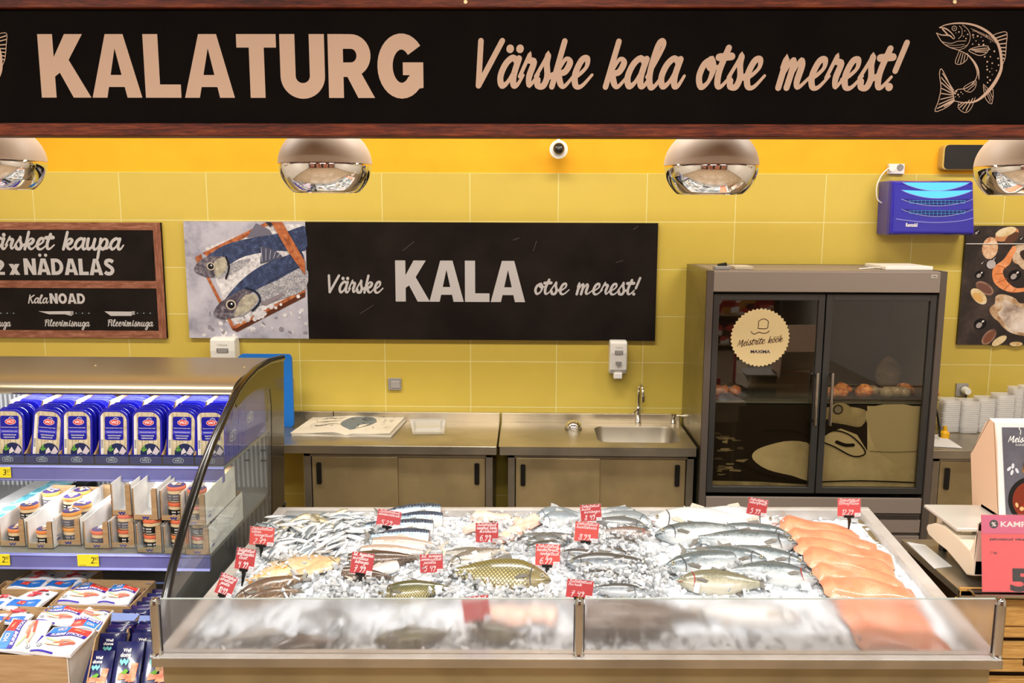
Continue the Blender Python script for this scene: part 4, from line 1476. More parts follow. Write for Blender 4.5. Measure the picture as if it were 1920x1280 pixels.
fc = pn.pix(*ZF(795, 790)); k_ = 4.75 / 1600 / 2.612
disc2(mb, pn, fc[0], fc[1], 62 * k_, H('#a89e7c'), 4, 22, 48 * k_)
disc2(mb, pn, fc[0] - 10 * k_, fc[1] + 14 * k_, 26 * k_, H('#3a3833'), 5, 18)
disc2(mb, pn, fc[0] - 10 * k_, fc[1] + 14 * k_, 18 * k_, H('#8d887c'), 6, 18)
mb.build('round_shape', pnl, recalc=False)
mb = MB()
for pts, w_ in (([(430, 880), (560, 880), (680, 920), (760, 880), (850, 905), (920, 985), (860, 1005), (760, 955), (690, 930)], .008), ([(300, 1040), (420, 1090), (560, 1120), (670, 1130), (900, 1125), (1190, 1135)], .008), ([(940, 980), (1050, 985), (1190, 980)], .003), ([(780, 935), (820, 950), (860, 950)], .02)):
    stroke2(mb, pn, [ZF(*p) for p in pts], w_, DK, 7, px=True, smooth=5)
mb.build('dark_folds', pnl, recalc=False)
mb = MB()
rr = random.Random(31)
for k in range(26):
    x, y = rr.uniform(172, 300), rr.uniform(860, 1110)
    fpg([(x, y), (x + rr.uniform(20, 60), y + rr.uniform(-6, 4)), (x + rr.uniform(20, 55), y + rr.uniform(6, 14)), (x, y + 8)], H(('#4d4536', '#6b6250', '#8a8068')[k % 3]), 3, 0)
mb.build('small_marks', pnl, recalc=False)
# round sticker on the left door
stp = Plane((0, FY + .0235, 1.2), (1, 0, 0), (0, 0, 1))
c = stp.pix(*ZF(405, 425)); R_ = 143 * k_
STK = M('cream sticker', '#cdb583', .6)
mb = MB()
sc = [((R_ + .004 * math.cos(a * 44)) * math.cos(a) + c[0], (R_ + .004 * math.cos(a * 44)) * math.sin(a) + c[1]) for a in [2 * math.pi * i / 264 for i in range(264)]]
poly2(mb, stp, sc, STK, 1)
o = mb.build('round_sticker', e, recalc=False)
BRN = H('#3b1d14')
mb = MB()
sk = lambda x, y: ZF(x, y)
stroke2(mb, stp, [sk(*p) for p in ((395, 380), (398, 358), (398, 345), (415, 335), (430, 334), (445, 345), (444, 360), (438, 380), (395, 380))], .004, BRN, 2, px=True, smooth=4)
stroke2(mb, stp, [sk(*p) for p in ((360, 395), (375, 408), (400, 398), (420, 404), (440, 400), (450, 392))], .004, BRN, 2, px=True, smooth=4)
a, b = stp.pix(*sk(292, 468)), stp.pix(*sk(520, 440))
script(mb, stp, 'Meistrite köök', a[0], a[1], b[0], .024, BRN, pen=.16, slant=.25, rise=.12) if 'ö' in SCR else None
mb.build('sticker_script', o, recalc=False)
mb = MB()
a, b = stp.pix(*sk(358, 501)), stp.pix(*sk(455, 486))
ftext(mb, stp, 'MAXIMA', a[0], a[1], b[0], b[1], H('#2a2140'), 2, wt=.03)
mb.build('sticker_lettering', o, recalc=False)
pivot(e, ((fx0 + fx1) / 2, FY, .05))
# food on the fridge shelf
CRUST = M('orange brown crust', '#b0592a', .55, nz=('#e0a060', 40), bump=(60, .8))
def lumps(name, px0, px1, n, label, cat, m, r=.035, hh=.06):
    mb = MB()
    a, b = FP(px0, 757, FY + .2), FP(px1, 757, FY + .2)
    for k in range(n):
        x = a.x + (b.x - a.x) * (k + .5) / n + random.uniform(-.01, .01)
        y = FY + .2 + random.uniform(-.06, .06)
        rr_ = r * random.uniform(.7, 1.2)
        def f(u, v, x=x, y=y, rr_=rr_, k=k):
            th, ph = u * 2 * math.pi, v * math.pi
            d = V((math.sin(ph) * math.cos(th), math.sin(ph) * math.sin(th), math.cos(ph)))
            rad = rr_ * (1 + .3 * noise.noise(d * 2.5 + V((k, 0, 0))))
            return V((x, y, sh + .012 + rr_ * .55)) + V((d.x * rad, d.y * rad, d.z * rad * .75))
        mb.grid(f, 14, 8, m)
    e = empty(name, label, cat)
    mb.build('food', e, smooth=True)
    MB().box((a.x - .01, FY + .1, sh + .001), (b.x + .01, FY + .31, sh + .008), M('black food tray', '#1a1716', .3)).build('tray', e)
    pivot(e, ((a.x + b.x) / 2, FY + .2, sh))
lumps('food_tray', 1550, 1625, 6, 'tray of orange brown smoked pieces on the fridge shelf just right of the door gap', 'food', CRUST, .045)
lumps('food_tray', 1634, 1692, 6, 'tray of pale wrapped food in the middle of the right fridge half', 'food', M('pale wrapped food', '#a59a86', .2, nz=('#7f7464', 20)), .04)
lumps('food_tray', 1695, 1740, 4, 'tray of orange pieces on the fridge shelf at its right end', 'food', CRUST, .045)
lumps('food_tray', 1334, 1384, 3, 'tray of salmon coloured food on the fridge shelf at its left end', 'food', M('salmon coloured food', '#c9744a', .4, nz=('#e8a888', 20)), .034)
for k, (x0, x1) in enumerate(((1640, 1690), (1700, 1738))):
    a = FP(x0, 757, FY + .4); b = FP(x1, 757, FY + .4)
    def f(u, v, a=a, b=b, k=k):
        th, ph = u * 2 * math.pi, v * math.pi
        cx, cw = (a.x + b.x) / 2, (b.x - a.x) / 2
        return V((cx + cw * math.sin(ph) * math.cos(th), FY + .42 + .06 * math.sin(ph) * math.sin(th), sh + .095 + .094 * math.cos(ph) * (1 + .2 * math.sin(th + k))))
    o = MB().grid(f, 18, 10, M('grey cured meat', '#6d5c4e', .5, nz=('#a3907c', 9))).build('smoked_meat', smooth=True)
    tag(o, ('grey brown lump of meat standing behind the pale wrapped tray', 'grey brown lump of meat at the right end of the fridge shelf')[k], 'meat')

e = empty('tape_dispenser', 'small black and silver gadget lying on the left end of the fridge top', 'gadget')
a = P(1352, 503, FY + .1)
MB().box((a.x - .04, FY + .06, fzt + .001), (a.x + .045, FY + .14, fzt + .02), GREYP).build('base', e, bevel=.003)
MB().tube([(a.x - .02, FY + .1, fzt + .022), (a.x + .03, FY + .1, fzt + .03)], .01, BLACKP, 10).build('roll', e)
pivot(e, (a.x, FY + .1, fzt))
a, b = FP(1385, 500), FP(1420, 500)
tag(MB().box((a.x, FY + .08, fzt + .001), (b.x, FY + .25, fzt + .018), M('beige card', '#b8ab92', .8)).build('notebook', bevel=.002), 'flat beige notebook on the left half of the fridge top', 'notebook')
a, b = FP(1675, 500), FP(1766, 500)
e = empty('white_tray', 'flat white tray on the right end of the fridge top', 'tray')
MB().box((a.x, FY + .1, fzt + .001), (b.x, FY + .4, fzt + .022), WHITEP).build('tray_body', e, bevel=.003)
MB().tube([V((a.x - .14, FY + .12, fzt + .006)), V((a.x - .06, FY + .13, fzt + .012)), V((a.x, FY + .16, fzt + .012))], .003, WHITEP, 6).build('cable', e)
pivot(e, (a.x, FY + .1, fzt))

# ------------------------------------------------------------------ cabinet and counter right of the fridge
rcx0, rcx1 = fx1 + .01, fx1 + 1.2
cabinet(rcx0 + .02, rcx1, 'steel cabinet right of the fridge with a tall black door handle', front=CF)
o = MB().box((rcx0, CF, CZ - .05), (rcx1 + .1, CBk, CZ), STEEL).build('steel_worktop', bevel=.003)
tag(o, 'short stainless worktop right of the fridge carrying the plastic tubs', 'worktop', 'stainless worktops')
TUB = glass('translucent tub plastic', '#fffaf2', opac=.42, rough=.25, refl=.10)
# one nested tub: only its rim and side shows
def tub_mesh():
    mb = MB()
    pts = rrect(-.062, -.05, .062, .05, .02, 3)
    pts2 = [(x * .93, y * .93) for x, y in pts]
    pts3 = [(x * .86, y * .86) for x, y in pts]
    n = len(pts)
    mb.add([(x, y, .002) for x, y in pts] + [(x, y, .0045) for x, y in pts] + [(x, y, .0045) for x, y in pts2] + [(x, y, -.035) for x, y in pts3],
           [(i * n + k, i * n + (k + 1) % n, (i + 1) * n + (k + 1) % n, (i + 1) * n + k) for i in range(3) for k in range(n)], TUB)
    return mb.mesh('plastic_tub')
tubm = tub_mesh()
stacks = [(1777, 742, 'first'), (1811, 745, 'second'), (1843, 738, 'third'), (1875, 733, 'fourth'), (1905, 722, 'fifth'), (1925, 720, 'sixth')]
words_ = ['leftmost stack, standing beside the fridge', 'second stack from the fridge, below the silver wall socket', 'third stack from the fridge', 'fourth stack from the fridge, behind the cardboard display box', 'fifth stack from the fridge near the right edge', 'last stack at the right edge']
for k, (px, pyt, _) in enumerate(stacks):
    yy = 5.22 - (k % 2) * .02
    base = P(px, 809, yy)
    zt_ = P(px, pyt, yy).z
    n = int((zt_ - CZ - .04) / .0125)
    for j in range(n):
        o = bpy.data.objects.new('plastic_tub', tubm)
        COL.objects.link(o)
        o.location = (base.x + random.uniform(-.002, .002), yy, CZ + .04 + j * .0125)
        o.rotation_euler.z = random.uniform(-.04, .04)
        tag(o, 'translucent plastic tub nested in the ' + words_[k], 'plastic tub', 'nested plastic tubs, ' + words_[k])
# pump bottle and paper sheet
a = PZ(1752, 812, CZ)
e = empty('pump_bottle', 'yellow based bottle with a thin black pump arm against the fridge side', 'bottle')
MB().lathe([(.0, .001), (.028, .001), (.03, .01), (.028, .035), (.012, .05), (.012, .075)], (a.x + .004, 5.05, CZ), M('yellow bottle', '#e0a81c', .3), 18).build('body', e, smooth=40)
MB().tube([P(1757, 748, 5.0), P(1753, 757, 5.0), P(1758, 780, 5.0), P(1761, 800, 5.0), P(1762, 818, 5.0)], .006, BLACKP, 8).build('pump_arm', e, smooth=True)
pivot(e, (a.x + .01, 5.05, CZ))
q = [PZ(1747, 837, CZ + .002), PZ(1804, 840, CZ + .002), PZ(1766, 816, CZ + .002), PZ(1747, 815, CZ + .002)]
o = MB().prism(q, (0, 0, .004), M('white paper', '#dcd6ce', .8)).build('paper_sheet')
tag(o, 'folded white paper sheet on the worktop right beside the fridge', 'paper')
#%%TABLE
# ------------------------------------------------------------------ fish counter
FL, FR, BL, BR = V((-1.18, 2.5, .802)), V((1.484, 2.5, .8305)), V((-1.123, 3.7, .874)), V((1.535, 3.7, .9006))
def T(u, v, h=0.):
    p = (FL * (1 - u) + FR * u) * (1 - v) + (BL * (1 - u) + BR * u) * v
    return p + V((0, 0, h))
PA, PB = .0107, .0595
def tz(x, y): return .802 + PA * (x + 1.18) + PB * (y - 2.5)
TN = V((-PA, -PB, 1)).normalized()
def TP(px, py, h=0.):
    d = ray(px, py)
    o = V((-1.18, 2.5, .802 + h))
    return CAM_LOC + d * ((o - CAM_LOC).dot(TN) / d.dot(TN))


def sweep(m4, quads, mb, m):
    pass


e = empty('fish_counter', 'large stainless ice counter full of fish in the foreground with low misted glass front', 'display counter')
rw, rws = .022, .017   # rim width as a share of depth / of width
mb = MB()
def slab(pts, h0, h1, m):
    mb.prism([T(u, v, h0) for u, v in pts], (0, 0, h1 - h0), m)
slab([(0, 1 - rw * 1.2), (1, 1 - rw * 1.2), (1, 1), (0, 1)], -.03, 0, STEELT)
slab([(0, .045), (rws, .045), (rws, 1 - rw * 1.2), (0, 1 - rw * 1.2)], -.03, 0, STEELT)
slab([(1 - rws, .045), (1, .045), (1, 1 - rw * 1.2), (1 - rws, 1 - rw * 1.2)], -.03, 0, STEELT)
slab([(0, 0), (1, 0), (1, .045), (0, .045)], -.03, 0, STEELT)
mb.build('rim', e, bevel=.003)
mb = MB()
slab([(rws, .045), (rws + .001, .045), (rws + .001, 1 - rw), (rws, 1 - rw)], -.14, -.002, STEELT)
slab([(1 - rws, .045), (1 - rws - .001, .045), (1 - rws - .001, 1 - rw), (1 - rws, 1 - rw)], -.14, -.002, STEELT)
slab([(rws, 1 - rw * 1.2), (1 - rws, 1 - rw * 1.2), (1 - rws, 1 - rw * 1.2 - .002), (rws, 1 - rw * 1.2 - .002)], -.14, -.002, STEELT)
slab([(rws, .045), (1 - rws, .045), (1 - rws, .047), (rws, .047)], -.14, -.002, STEELT)
slab([(rws, .045), (1 - rws, .045), (1 - rws, 1 - rw), (rws, 1 - rw)], -.15, -.14, STEELT)
mb.build('tub', e)
PANEL = steel('warm steel front panel', '#a5956f', .4, (3, 3, 12), .75)
mb = MB()
x0, x1 = FL.x + .02, FR.x - .02
mb.prism([(x0, 2.53, .0), (x1, 2.53, .0), (x1, 2.53, .801), (x0, 2.53, .775)], (0, .02, 0), PANEL)
mb.prism([(x0, 2.55, .0), (x0, 3.65, .0), (x0 + .04, 3.65, .84), (x0, 2.55, .77)], (.02, 0, 0), PANEL)
mb.prism([(x1 - .02, 2.55, .0), (x1 - .02, 3.65, .0), (x1 + .0, 3.65, .86), (x1 - .02, 2.55, .8)], (.02, 0, 0), PANEL)
mb.build('body', e)
MB().prism([T(0, -.004, -.028), T(1, -.004, -.028), T(1, -.004, -.001), T(0, -.004, -.001)], (0, .01, 0), STEELV).build('front_lip', e)
bp = Plane((0, 2.529, .7), (1, 0, 0), (0, 0, 1))
mb = MB()
a, b = bp.pix(1781, 1254), bp.pix(1823, 1245)
mb.prism([bp.at(x, y) for x, y in rrect(a[0], a[1], b[0], b[1], .006)], (0, -.002, 0), M('red badge', '#b0201c', .4))
o = mb.build('badge', e)
mb = MB()
bp.o = bp.o + V((0, -.0022, 0))
ftext(mb, bp, 'arneo', a[0] + .004, a[1] + .004, b[0] - .004, b[1] - .003, H('#f0b0a0'), 1, wt=.01)
mb.build('badge_lettering', o, recalc=False)
bp.o = bp.o + V((0, .0022, 0))
for (x, y), (xx, yy), m_ in (((292, 1257), (303, 1249), H('#d8ba8c')),):
    a, b = bp.pix(x, y), bp.pix(xx, yy)
    mb = MB(); poly2(mb, bp, [a, (b[0], a[1]), b, (a[0], b[1])], m_, 2)
    mb.build('small_sticker', e, recalc=False)
# posts and glass
gy = 2.525
pz0 = tz(0, gy)
for px in (296, 1085, 1868):
    c = P(px, 1222, gy)
    zt_ = P(px, 1122, gy).z
    zb_ = tz(c.x, gy)
    h = zt_ - zb_
    p_ = MB().lathe([(.019, 0), (.016, .006), (.0155, .01), (.0155, h - .02), (.014, h - .006), (.009, h + .002), (0, h + .004)], (c.x, gy, zb_), STEELP, 28).build('glass_post', e, smooth=40)
    for s_ in (-1, 1):
        MB().box((c.x + s_ * .0155 - .0015, gy - .003, zb_ + .01), (c.x + s_ * .0155 + .0015, gy + .003, zb_ + h - .02), BLACKP).build('gasket', p_)
xs = [P(px, 1222, gy).x for px in (296, 1085, 1868)]
for k in range(2):
    a, b = xs[k] + .017, xs[k + 1] - .017
    za, zb_ = tz(a, gy), tz(b, gy)
    ha, hb = P(300 if k == 0 else 1090, 1122, gy).z, P(1080 if k == 0 else 1862, 1122, gy).z
    m_ = MB().prism([(a, gy, za + .002), (b, gy, zb_ + .002), (b, gy, hb), (a, gy, ha)], (0, .004, 0), MIST)
    m_.build('front_glass', e, recalc=True)
    MB().prism([(a, gy - .0005, ha - .002), (b, gy - .0005, hb - .002), (b, gy - .0005, hb + .001), (a, gy - .0005, ha + .001)], (0, .005, 0), M('pane edge', '#aeb8b4', .2)).build('glass_edge', e)
# clear divider between trout and fillets
dA, dB = TP(1464, 978, -.03), TP(1640, 1212, -.03)
MB().prism([dA - V((0, 0, .06)), dB - V((0, 0, .06)), dB + V((0, 0, .04)), dA + V((0, 0, .055))], (.004, 0, 0), ACRYL).build('divider', e)
pivot(e, ((FL.x + FR.x) / 2, 2.53, 0))

# --- ice
ICE = M('ice bed', '#eef2f6', .35, nz=('#dce4ec', 40), bump=(90, .9))
CHUNK = M('crushed ice', '#f8fbfd', .08, trans=.5, ior=1.22, spec=.8)
CHUNKW = M('white crushed ice', '#f2f6fa', .2, trans=.12, spec=.8)
def side_of_divider(x, y):
    t_ = (y - dB.y) / (dA.y - dB.y)
    return x - (dB.x + (dA.x - dB.x) * t_)
def hice(x, y):
    u = (x - T(0, (y - 2.5) / 1.2).x) / 2.66
    v = (y - 2.5) / 1.2
    h = -.045 + .045 * max(0, math.sin(math.pi * min(1, max(0, v * .92)))) * (.5 + .5 * math.sin(math.pi * min(1, max(0, u))))
    if side_of_divider(x, y) > 0:
        h = -.05 + .02 * math.sin(math.pi * min(1, max(0, v)))
    h += .03 * math.exp(-((u - .13) / .08) ** 2 - ((v - .75) / .16) ** 2)
    return h + .012 * noise.noise(V((x * 9, y * 9, 0)))
def surf(x, y, dh=0): return V((x, y, tz(x, y) + hice(x, y) + dh))
mb = MB()
def f(u, v):
    uu, vv = rws + .001 + u * (1 - 2 * rws - .002), .049 + v * (1 - rw * 1.2 - .053)
    p = T(uu, vv)
    return surf(p.x, p.y, .006 * noise.noise(V((p.x * 50, p.y * 50, 3))))
mb.grid(f, 260, 120, ICE)
ib = mb.build('ice_bed', smooth=True)
tag(ib, 'bed of white crushed ice filling the counter', 'ice', kind='stuff')
mb = MB()
rr = random.Random(11)
cube = [V(p) for p in ((-1, -1, -1), (1, -1, -1), (1, 1, -1), (-1, 1, -1), (-1, -1, 1), (1, -1, 1), (1, 1, 1), (-1, 1, 1))]
cf = [(0, 3, 2, 1), (4, 5, 6, 7), (0, 1, 5, 4), (1, 2, 6, 5), (2, 3, 7, 6), (3, 0, 4, 7)]
def chunk(p, s_, m):
    ang = rr.random() * 6.28
    R3 = Matrix.Rotation(ang, 3, V((rr.gauss(0, 1), rr.gauss(0, 1), rr.gauss(0, 1))).normalized())
    k = V((rr.uniform(.7, 1.5), rr.uniform(.5, 1.1), rr.uniform(.25, .8))) * s_
    vs = [p + R3 @ V((c.x * k.x * rr.uniform(.7, 1), c.y * k.y * rr.uniform(.7, 1), c.z * k.z * rr.uniform(.7, 1))) for c in cube]
    mb.add(vs, cf, m)
n = 0
for k in range(7500):
    u, v = rr.uniform(rws + .006, 1 - rws - .006), rr.uniform(.055, 1 - rw * 1.2 - .008)
    p = T(u, v)
    sd = side_of_divider(p.x, p.y)
    if abs(sd) < .016: continue
    if sd > 0:
        if rr.random() < .9 and .02 < sd: continue
    elif u < .30 and v > .55 and rr.random() < .75:
        continue
    elif u > .60 and rr.random() < .62:
        continue
    elif .22 < u <= .60 and rr.random() < .3:
        continue
    big = rr.random() < .3
    h = rr.uniform(-.004, .016) if rr.random() < .75 else rr.uniform(.016, .036)
    if sd > 0: h = min(h, .01)
    chunk(surf(p.x, p.y, h), rr.uniform(.008, .014) if big else rr.uniform(.004, .008), CHUNK if rr.random() < .6 else CHUNKW)
# loose heaps lying over the fish
for px, py, sx_, sy_, cnt in ((1215, 1075, 40, 40, 200), (1340, 1060, 70, 26, 90), (860, 1080, 60, 40, 150), (640, 1100, 60, 20, 90), (1120, 1020, 60, 25, 140), (760, 1010, 70, 30, 180), (960, 1115, 80, 12, 90), (1290, 1000, 50, 9, 60), (1370, 990, 50, 6, 50), (1130, 1080, 70, 25, 140), (1420, 1084, 40, 8, 40), (940, 1000, 40, 25, 90), (700, 1110, 60, 12, 80), (530, 1045, 30, 8, 30)):
    for k in range(cnt):
        q = TP(rr.gauss(px, sx_ * .6), rr.gauss(py, sy_ * .6), .02)
        if side_of_divider(q.x, q.y) > -.02 or q.y > 3.62 or q.y < 2.58: continue
        chunk(surf(q.x, q.y, rr.uniform(.018, .05)), rr.uniform(.006, .013), CHUNK if rr.random() < .75 else CHUNKW)
ci = mb.build('crushed_ice', recalc=False)
tag(ci, 'loose clear and white ice pieces scattered over and between the fish', 'ice', kind='stuff')


# --- fish
def fishmat(name, back, side, belly, Hh, pattern=None, rough=.28, patc='#1c2430', ps=60):
    m = M(name, side, rough, spec=.7, coat=.35)
    t = NT(m)
    v = t.coord('Object')
    x, y, z = t.sep(v)
    nz = t.noise(v, 22, 4, .6)
    f = t.math('MULTIPLY_ADD', y, 1 / (Hh * 1.0), .5)
    f = t.math('ADD', f, t.math('MULTIPLY_ADD', nz, .3, -.15))
    c = t.ramp(f, [(.2, belly), (.42, side), (.62, back), (.9, back)])
    if pattern == 'spots':
        vo = t.n('ShaderNodeTexVoronoi'); vo.inputs['Scale'].default_value = ps; t.l(v, vo.inputs['Vector'])
        k = t.math('MULTIPLY', t.math('LESS_THAN', vo.outputs['Distance'], .28), t.math('GREATER_THAN', f, .42))
        c = t.mix(t.math('MULTIPLY', k, .8), c, patc)
    if pattern == 'scales':
        mp = t.n('ShaderNodeMapping'); mp.inputs['Rotation'].default_value = (0, 0, .785); mp.inputs['Scale'].default_value = (1, 1, 0)
        t.l(v, mp.inputs['Vector'])
        bk = t.n('ShaderNodeTexBrick', offset=0.0); bk.inputs['Scale'].default_value = ps
        bk.inputs['Mortar Size'].default_value = .15; bk.inputs['Brick Width'].default_value = .9; bk.inputs['Row Height'].default_value = .9
        t.l(mp.outputs[0], bk.inputs['Vector'])
        k = t.math('MULTIPLY', bk.outputs['Fac'], t.math('GREATER_THAN', x, .2))
        c = t.mix(t.math('MULTIPLY', k, .8), c, patc)
        if 'carp' in name: c = t.mix(t.math('MULTIPLY', t.math('LESS_THAN', x, .21), .6), c, '#5d4e34')
        t.bump(t.math('SUBTRACT', 1, bk.outputs['Fac']), .2, .004)
    if pattern == 'bars':
        wv = t.n('ShaderNodeTexWave', bands_direction='X'); wv.inputs['Scale'].default_value = 9; wv.inputs['Distortion'].default_value = 7; wv.inputs['Detail Scale'].default_value = 2.5
        t.l(v, wv.inputs['Vector'])
        k = t.math('MULTIPLY', t.math('GREATER_THAN', wv.outputs['Fac'], .55), t.math('GREATER_THAN', f, .5))
        c = t.mix(t.math('MULTIPLY', k, .85), c, patc)
    if pattern == 'mottle':
        c = t.mix(t.ramp(t.noise(v, ps, 5, .8), [(.42, '#000000'), (.58, '#ffffff')]), c, patc)
    t.base(c)
    return m


EYEW = M('fish eye ring', '#a39d86', .1, coat=1)
EYEB = M('fish eye pupil', '#0c0c0e', .05, coat=1)
GILLR = M('fish gill red', '#a8302c', .4)
GILLD = M('fish gill edge', '#4b4a4c', .4)
FP_TOP = [(0, .03), (.03, .22), (.08, .45), (.16, .72), (.28, .93), (.4, 1.0), (.55, .93), (.7, .70), (.82, .40), (.9, .24)]
FP_BOT = [(0, -.06), (.03, -.22), (.08, -.42), (.16, -.68), (.28, -.95), (.42, -1.0), (.58, -.9), (.7, -.64), (.82, -.34), (.9, -.24)]
def interp(k, s):
    for i in range(len(k) - 1):
        if s <= k[i + 1][0]:
            a = (s - k[i][0]) / (k[i + 1][0] - k[i][0])
            a = a * a * (3 - 2 * a) * .3 + a * .7
            return k[i][1] * (1 - a) + k[i + 1][1] * a
    return k[-1][1]
PROTO = {}
def fish_proto(kind, Hh, Wd, body, fin, bend=.0, cut=None, hump=0., tail=.16, redgill=False, mouthc=None, simple=False, endcut=None):
    """list of (part name, mesh); snout at x=0, tail tip at x=1, back towards +y, thickness along z"""
    parts = []
    ns, nr = (10, 8) if simple else (30, 16)
    s0 = cut or 0.
    s1 = endcut or .9
    bd = lambda s: bend * math.sin(math.pi * s) - bend * .5
    mb = MB()
    vs, fs = [], []
    for i in range(ns + 1):
        s = s0 + (s1 - s0) * (i / ns) ** (1.25 if not cut else 1)
        a, b = interp(FP_TOP, s) * Hh / 2, interp(FP_BOT, s) * Hh / 2
        a += hump * Hh * math.exp(-((s - .3) / .13) ** 2)
        cy_, hh = (a + b) / 2, (a - b) / 2
        wd = Wd / 2 * min(1, (hh / (Hh / 2)) ** .75 * 1.02)
        for k in range(nr):
            an = 2 * math.pi * k / nr
            c, sn = math.cos(an), math.sin(an)
            ex = .85
            vs.append((s, bd(s) + cy_ + hh * math.copysign(abs(c) ** ex, c), wd * math.copysign(abs(sn) ** ex, sn)))
    for i in range(ns):
        for k in range(nr):
            fs.append((i * nr + k, i * nr + (k + 1) % nr, (i + 1) * nr + (k + 1) % nr, (i + 1) * nr + k))
    fs.append(list(range(nr))[::-1]); fs.append(list(range(ns * nr, (ns + 1) * nr)))
    mb.add(vs, fs, body)
    if simple:
        t0 = bd(.9)
        mb.prism([(.88, t0 - .02, -.004), (1, t0 - tail / 2, -.004), (.95, t0, -.004), (1, t0 + tail / 2, -.004), (.88, t0 + .02, -.004)], (0, 0, .008), fin)
        mb.lathe([(.018, 0), (.012, .008), (0, .010)], (.06, .015 + bd(.06), Wd * .30), EYEB, 8)
        mb.lathe([(.018, 0), (.012, -.008), (0, -.010)], (.06, .015 + bd(.06), -Wd * .30), EYEB, 8)
    parts.append(('body', mb.mesh('body', 60)))
    if simple:
        return parts
    if not endcut:
        t0 = bd(.9)
        mb = MB()
        th = Hh * .24 / 2
        pts = smoothpts([(.87, t0 - th * .8), (.92, t0 - th * 1.3), (1.0, t0 - tail / 2), (.972, t0 - tail * .22), (.955, t0), (.972, t0 + tail * .22), (1.0, t0 + tail / 2), (.92, t0 + th * 1.3), (.87, t0 + th * .8)], 4)
        mb.prism([(p.x, p.y, -.003) for p in pts], (0, 0, .006), fin)
        parts.append(('tail_fin', mb.mesh('tail_fin')))
    mb = MB()
    top = lambda s: bd(s) + interp(FP_TOP, s) * Hh / 2 + hump * Hh * math.exp(-((s - .3) / .13) ** 2)
    bot = lambda s: bd(s) + interp(FP_BOT, s) * Hh / 2
    da = max(.38, s0 + .05)
    pts = [(da, top(da) - .01), (da + .04, top(da + .04) + Hh * .22), (da + .14, top(da + .14) + Hh * .12), (da + .2, top(da + .2) - .004)]
    mb.prism([(x, y, -.002) for x, y in pts], (0, 0, .004), fin)
    if not endcut or endcut > .85:
        pts = [(.76, top(.76) - .004), (.79, top(.79) + Hh * .12), (.82, top(.82) + .004)]
        mb.prism([(x, y, -.002) for x, y in pts], (0, 0, .004), fin)
    parts.append(('dorsal_fin', mb.mesh('dorsal_fin')))
    mb = MB()
    ba = .62
    pts = [(ba, bot(ba) + .006), (ba + .05, bot(ba + .05) - Hh * .2), (ba + .1, bot(ba + .1) + .002)]
    mb.prism([(x, y, -.002) for x, y in pts], (0, 0, .004), fin)
    parts.append(('anal_fin', mb.mesh('anal_fin')))
    if not cut:
        for sg in (1, -1):
            mb = MB()
            zz = sg * Wd * .47
            pts = [(.2, -.02 * 1 + bd(.2), zz), (.215, -.045 + bd(.2), zz), (.3, -.07 + bd(.3), zz), (.33, -.05 + bd(.3), zz * 1.02), (.26, -.015 + bd(.25), zz)]
            mb.prism(pts, (0, 0, sg * .003), fin)
            parts.append(('pectoral_fin', mb.mesh('pectoral_fin')))
            mb = MB()
            r_ = min(.0165, Hh * .06)
            ec = V((.078, .006 + bd(.08) + hump * Hh * .1, sg * Wd * .295))
            mb.lathe([(r_ * 1.35, -.004 * sg), (r_ * 1.3, .004 * sg), (r_, .007 * sg), (r_ * .6, .0085 * sg), (0, .009 * sg)], ec, EYEW, 14)
            mb.lathe([(r_ * .65, .0085 * sg), (r_ * .4, .0115 * sg), (0, .0125 * sg)], ec, EYEB, 12)
            parts.append(('eye', mb.mesh('eye', True)))
            mb = MB()
            g = [(.165 + .022 * math.sin(math.pi * t_), (.30 - .66 * t_) * Hh + bd(.17), sg * Wd * (.30 + .16 * math.sin(math.pi * t_))) for t_ in [i / 10 for i in range(11)]]
            mb.tube(g, [.002 + .004 * math.sin(math.pi * i / 10) for i in range(11)], GILLR if redgill else GILLD, 6)
            parts.append(('gill_cover', mb.mesh('gill_cover', True)))
            mb = MB()
            mb.tube([(.0, -.01 + bd(0), sg * .004), (.03, -.02 + bd(.03), sg * Wd * .17), (.06, -.035 + bd(.06), sg * Wd * .25)], .003, mouthc or GILLD, 6)
            parts.append(('mouth', mb.mesh('mouth', True)))
    else:
        mb = MB()
        ring = [V(v_) for v_ in vs[:nr]]
        cm = V((sum(p.x for p in ring) / nr, sum(p.y for p in ring) / nr, 0))
        mb.add([cm + (p - cm) * .97 - V((.004, 0, 0)) for p in ring], [list(range(nr))], M('fish cut flesh', '#c98a62', .4, nz=('#8a3a2c', 30)))
        parts.append(('cut_face', mb.mesh('cut_face')))
    return parts


def place_fish(kind, a, b, label, cat='fish', group=None, flip=False, roll=0., dh=.012, hs_=1., name=None, tilt=0.):
    """a, b: snout and tail tip in photo pixels; the back points away from the camera"""
    if kind not in PROTO: raise KeyError(kind)
    A, B = TP(*a, .0), TP(*b, .0)
    A = surf(A.x, A.y, dh); B = surf(B.x, B.y, dh + tilt)
    L = (B - A).length
    X = (B - A).normalized()
    N = (TN - X * TN.dot(X)).normalized()
    if (N.cross(X)).y < 0: N = -N
    if flip: N = -N
    Yv = N.cross(X)
    if N.z < 0: roll = -roll
    Mx = Matrix((X, Yv, N)).transposed()
    Mx = Mx @ Matrix.Rotation(roll, 3, 'X')
    T4 = Matrix.Translation(A) @ Mx.to_4x4() @ Matrix.Diagonal((L, L * hs_, L * hs_, 1))
    parts = PROTO[kind]
    if len(parts) == 1:
        o = bpy.data.objects.new(name or 'fish', parts[0][1])
        COL.objects.link(o)
        o.matrix_world = T4
        tag(o, label, cat, group)
        return o
    e = empty(name or 'fish', label, cat, group, T4)
    for nm, me in parts:
        c = bpy.data.objects.new(nm, me)
        COL.objects.link(c)
        c.parent = e
    return e


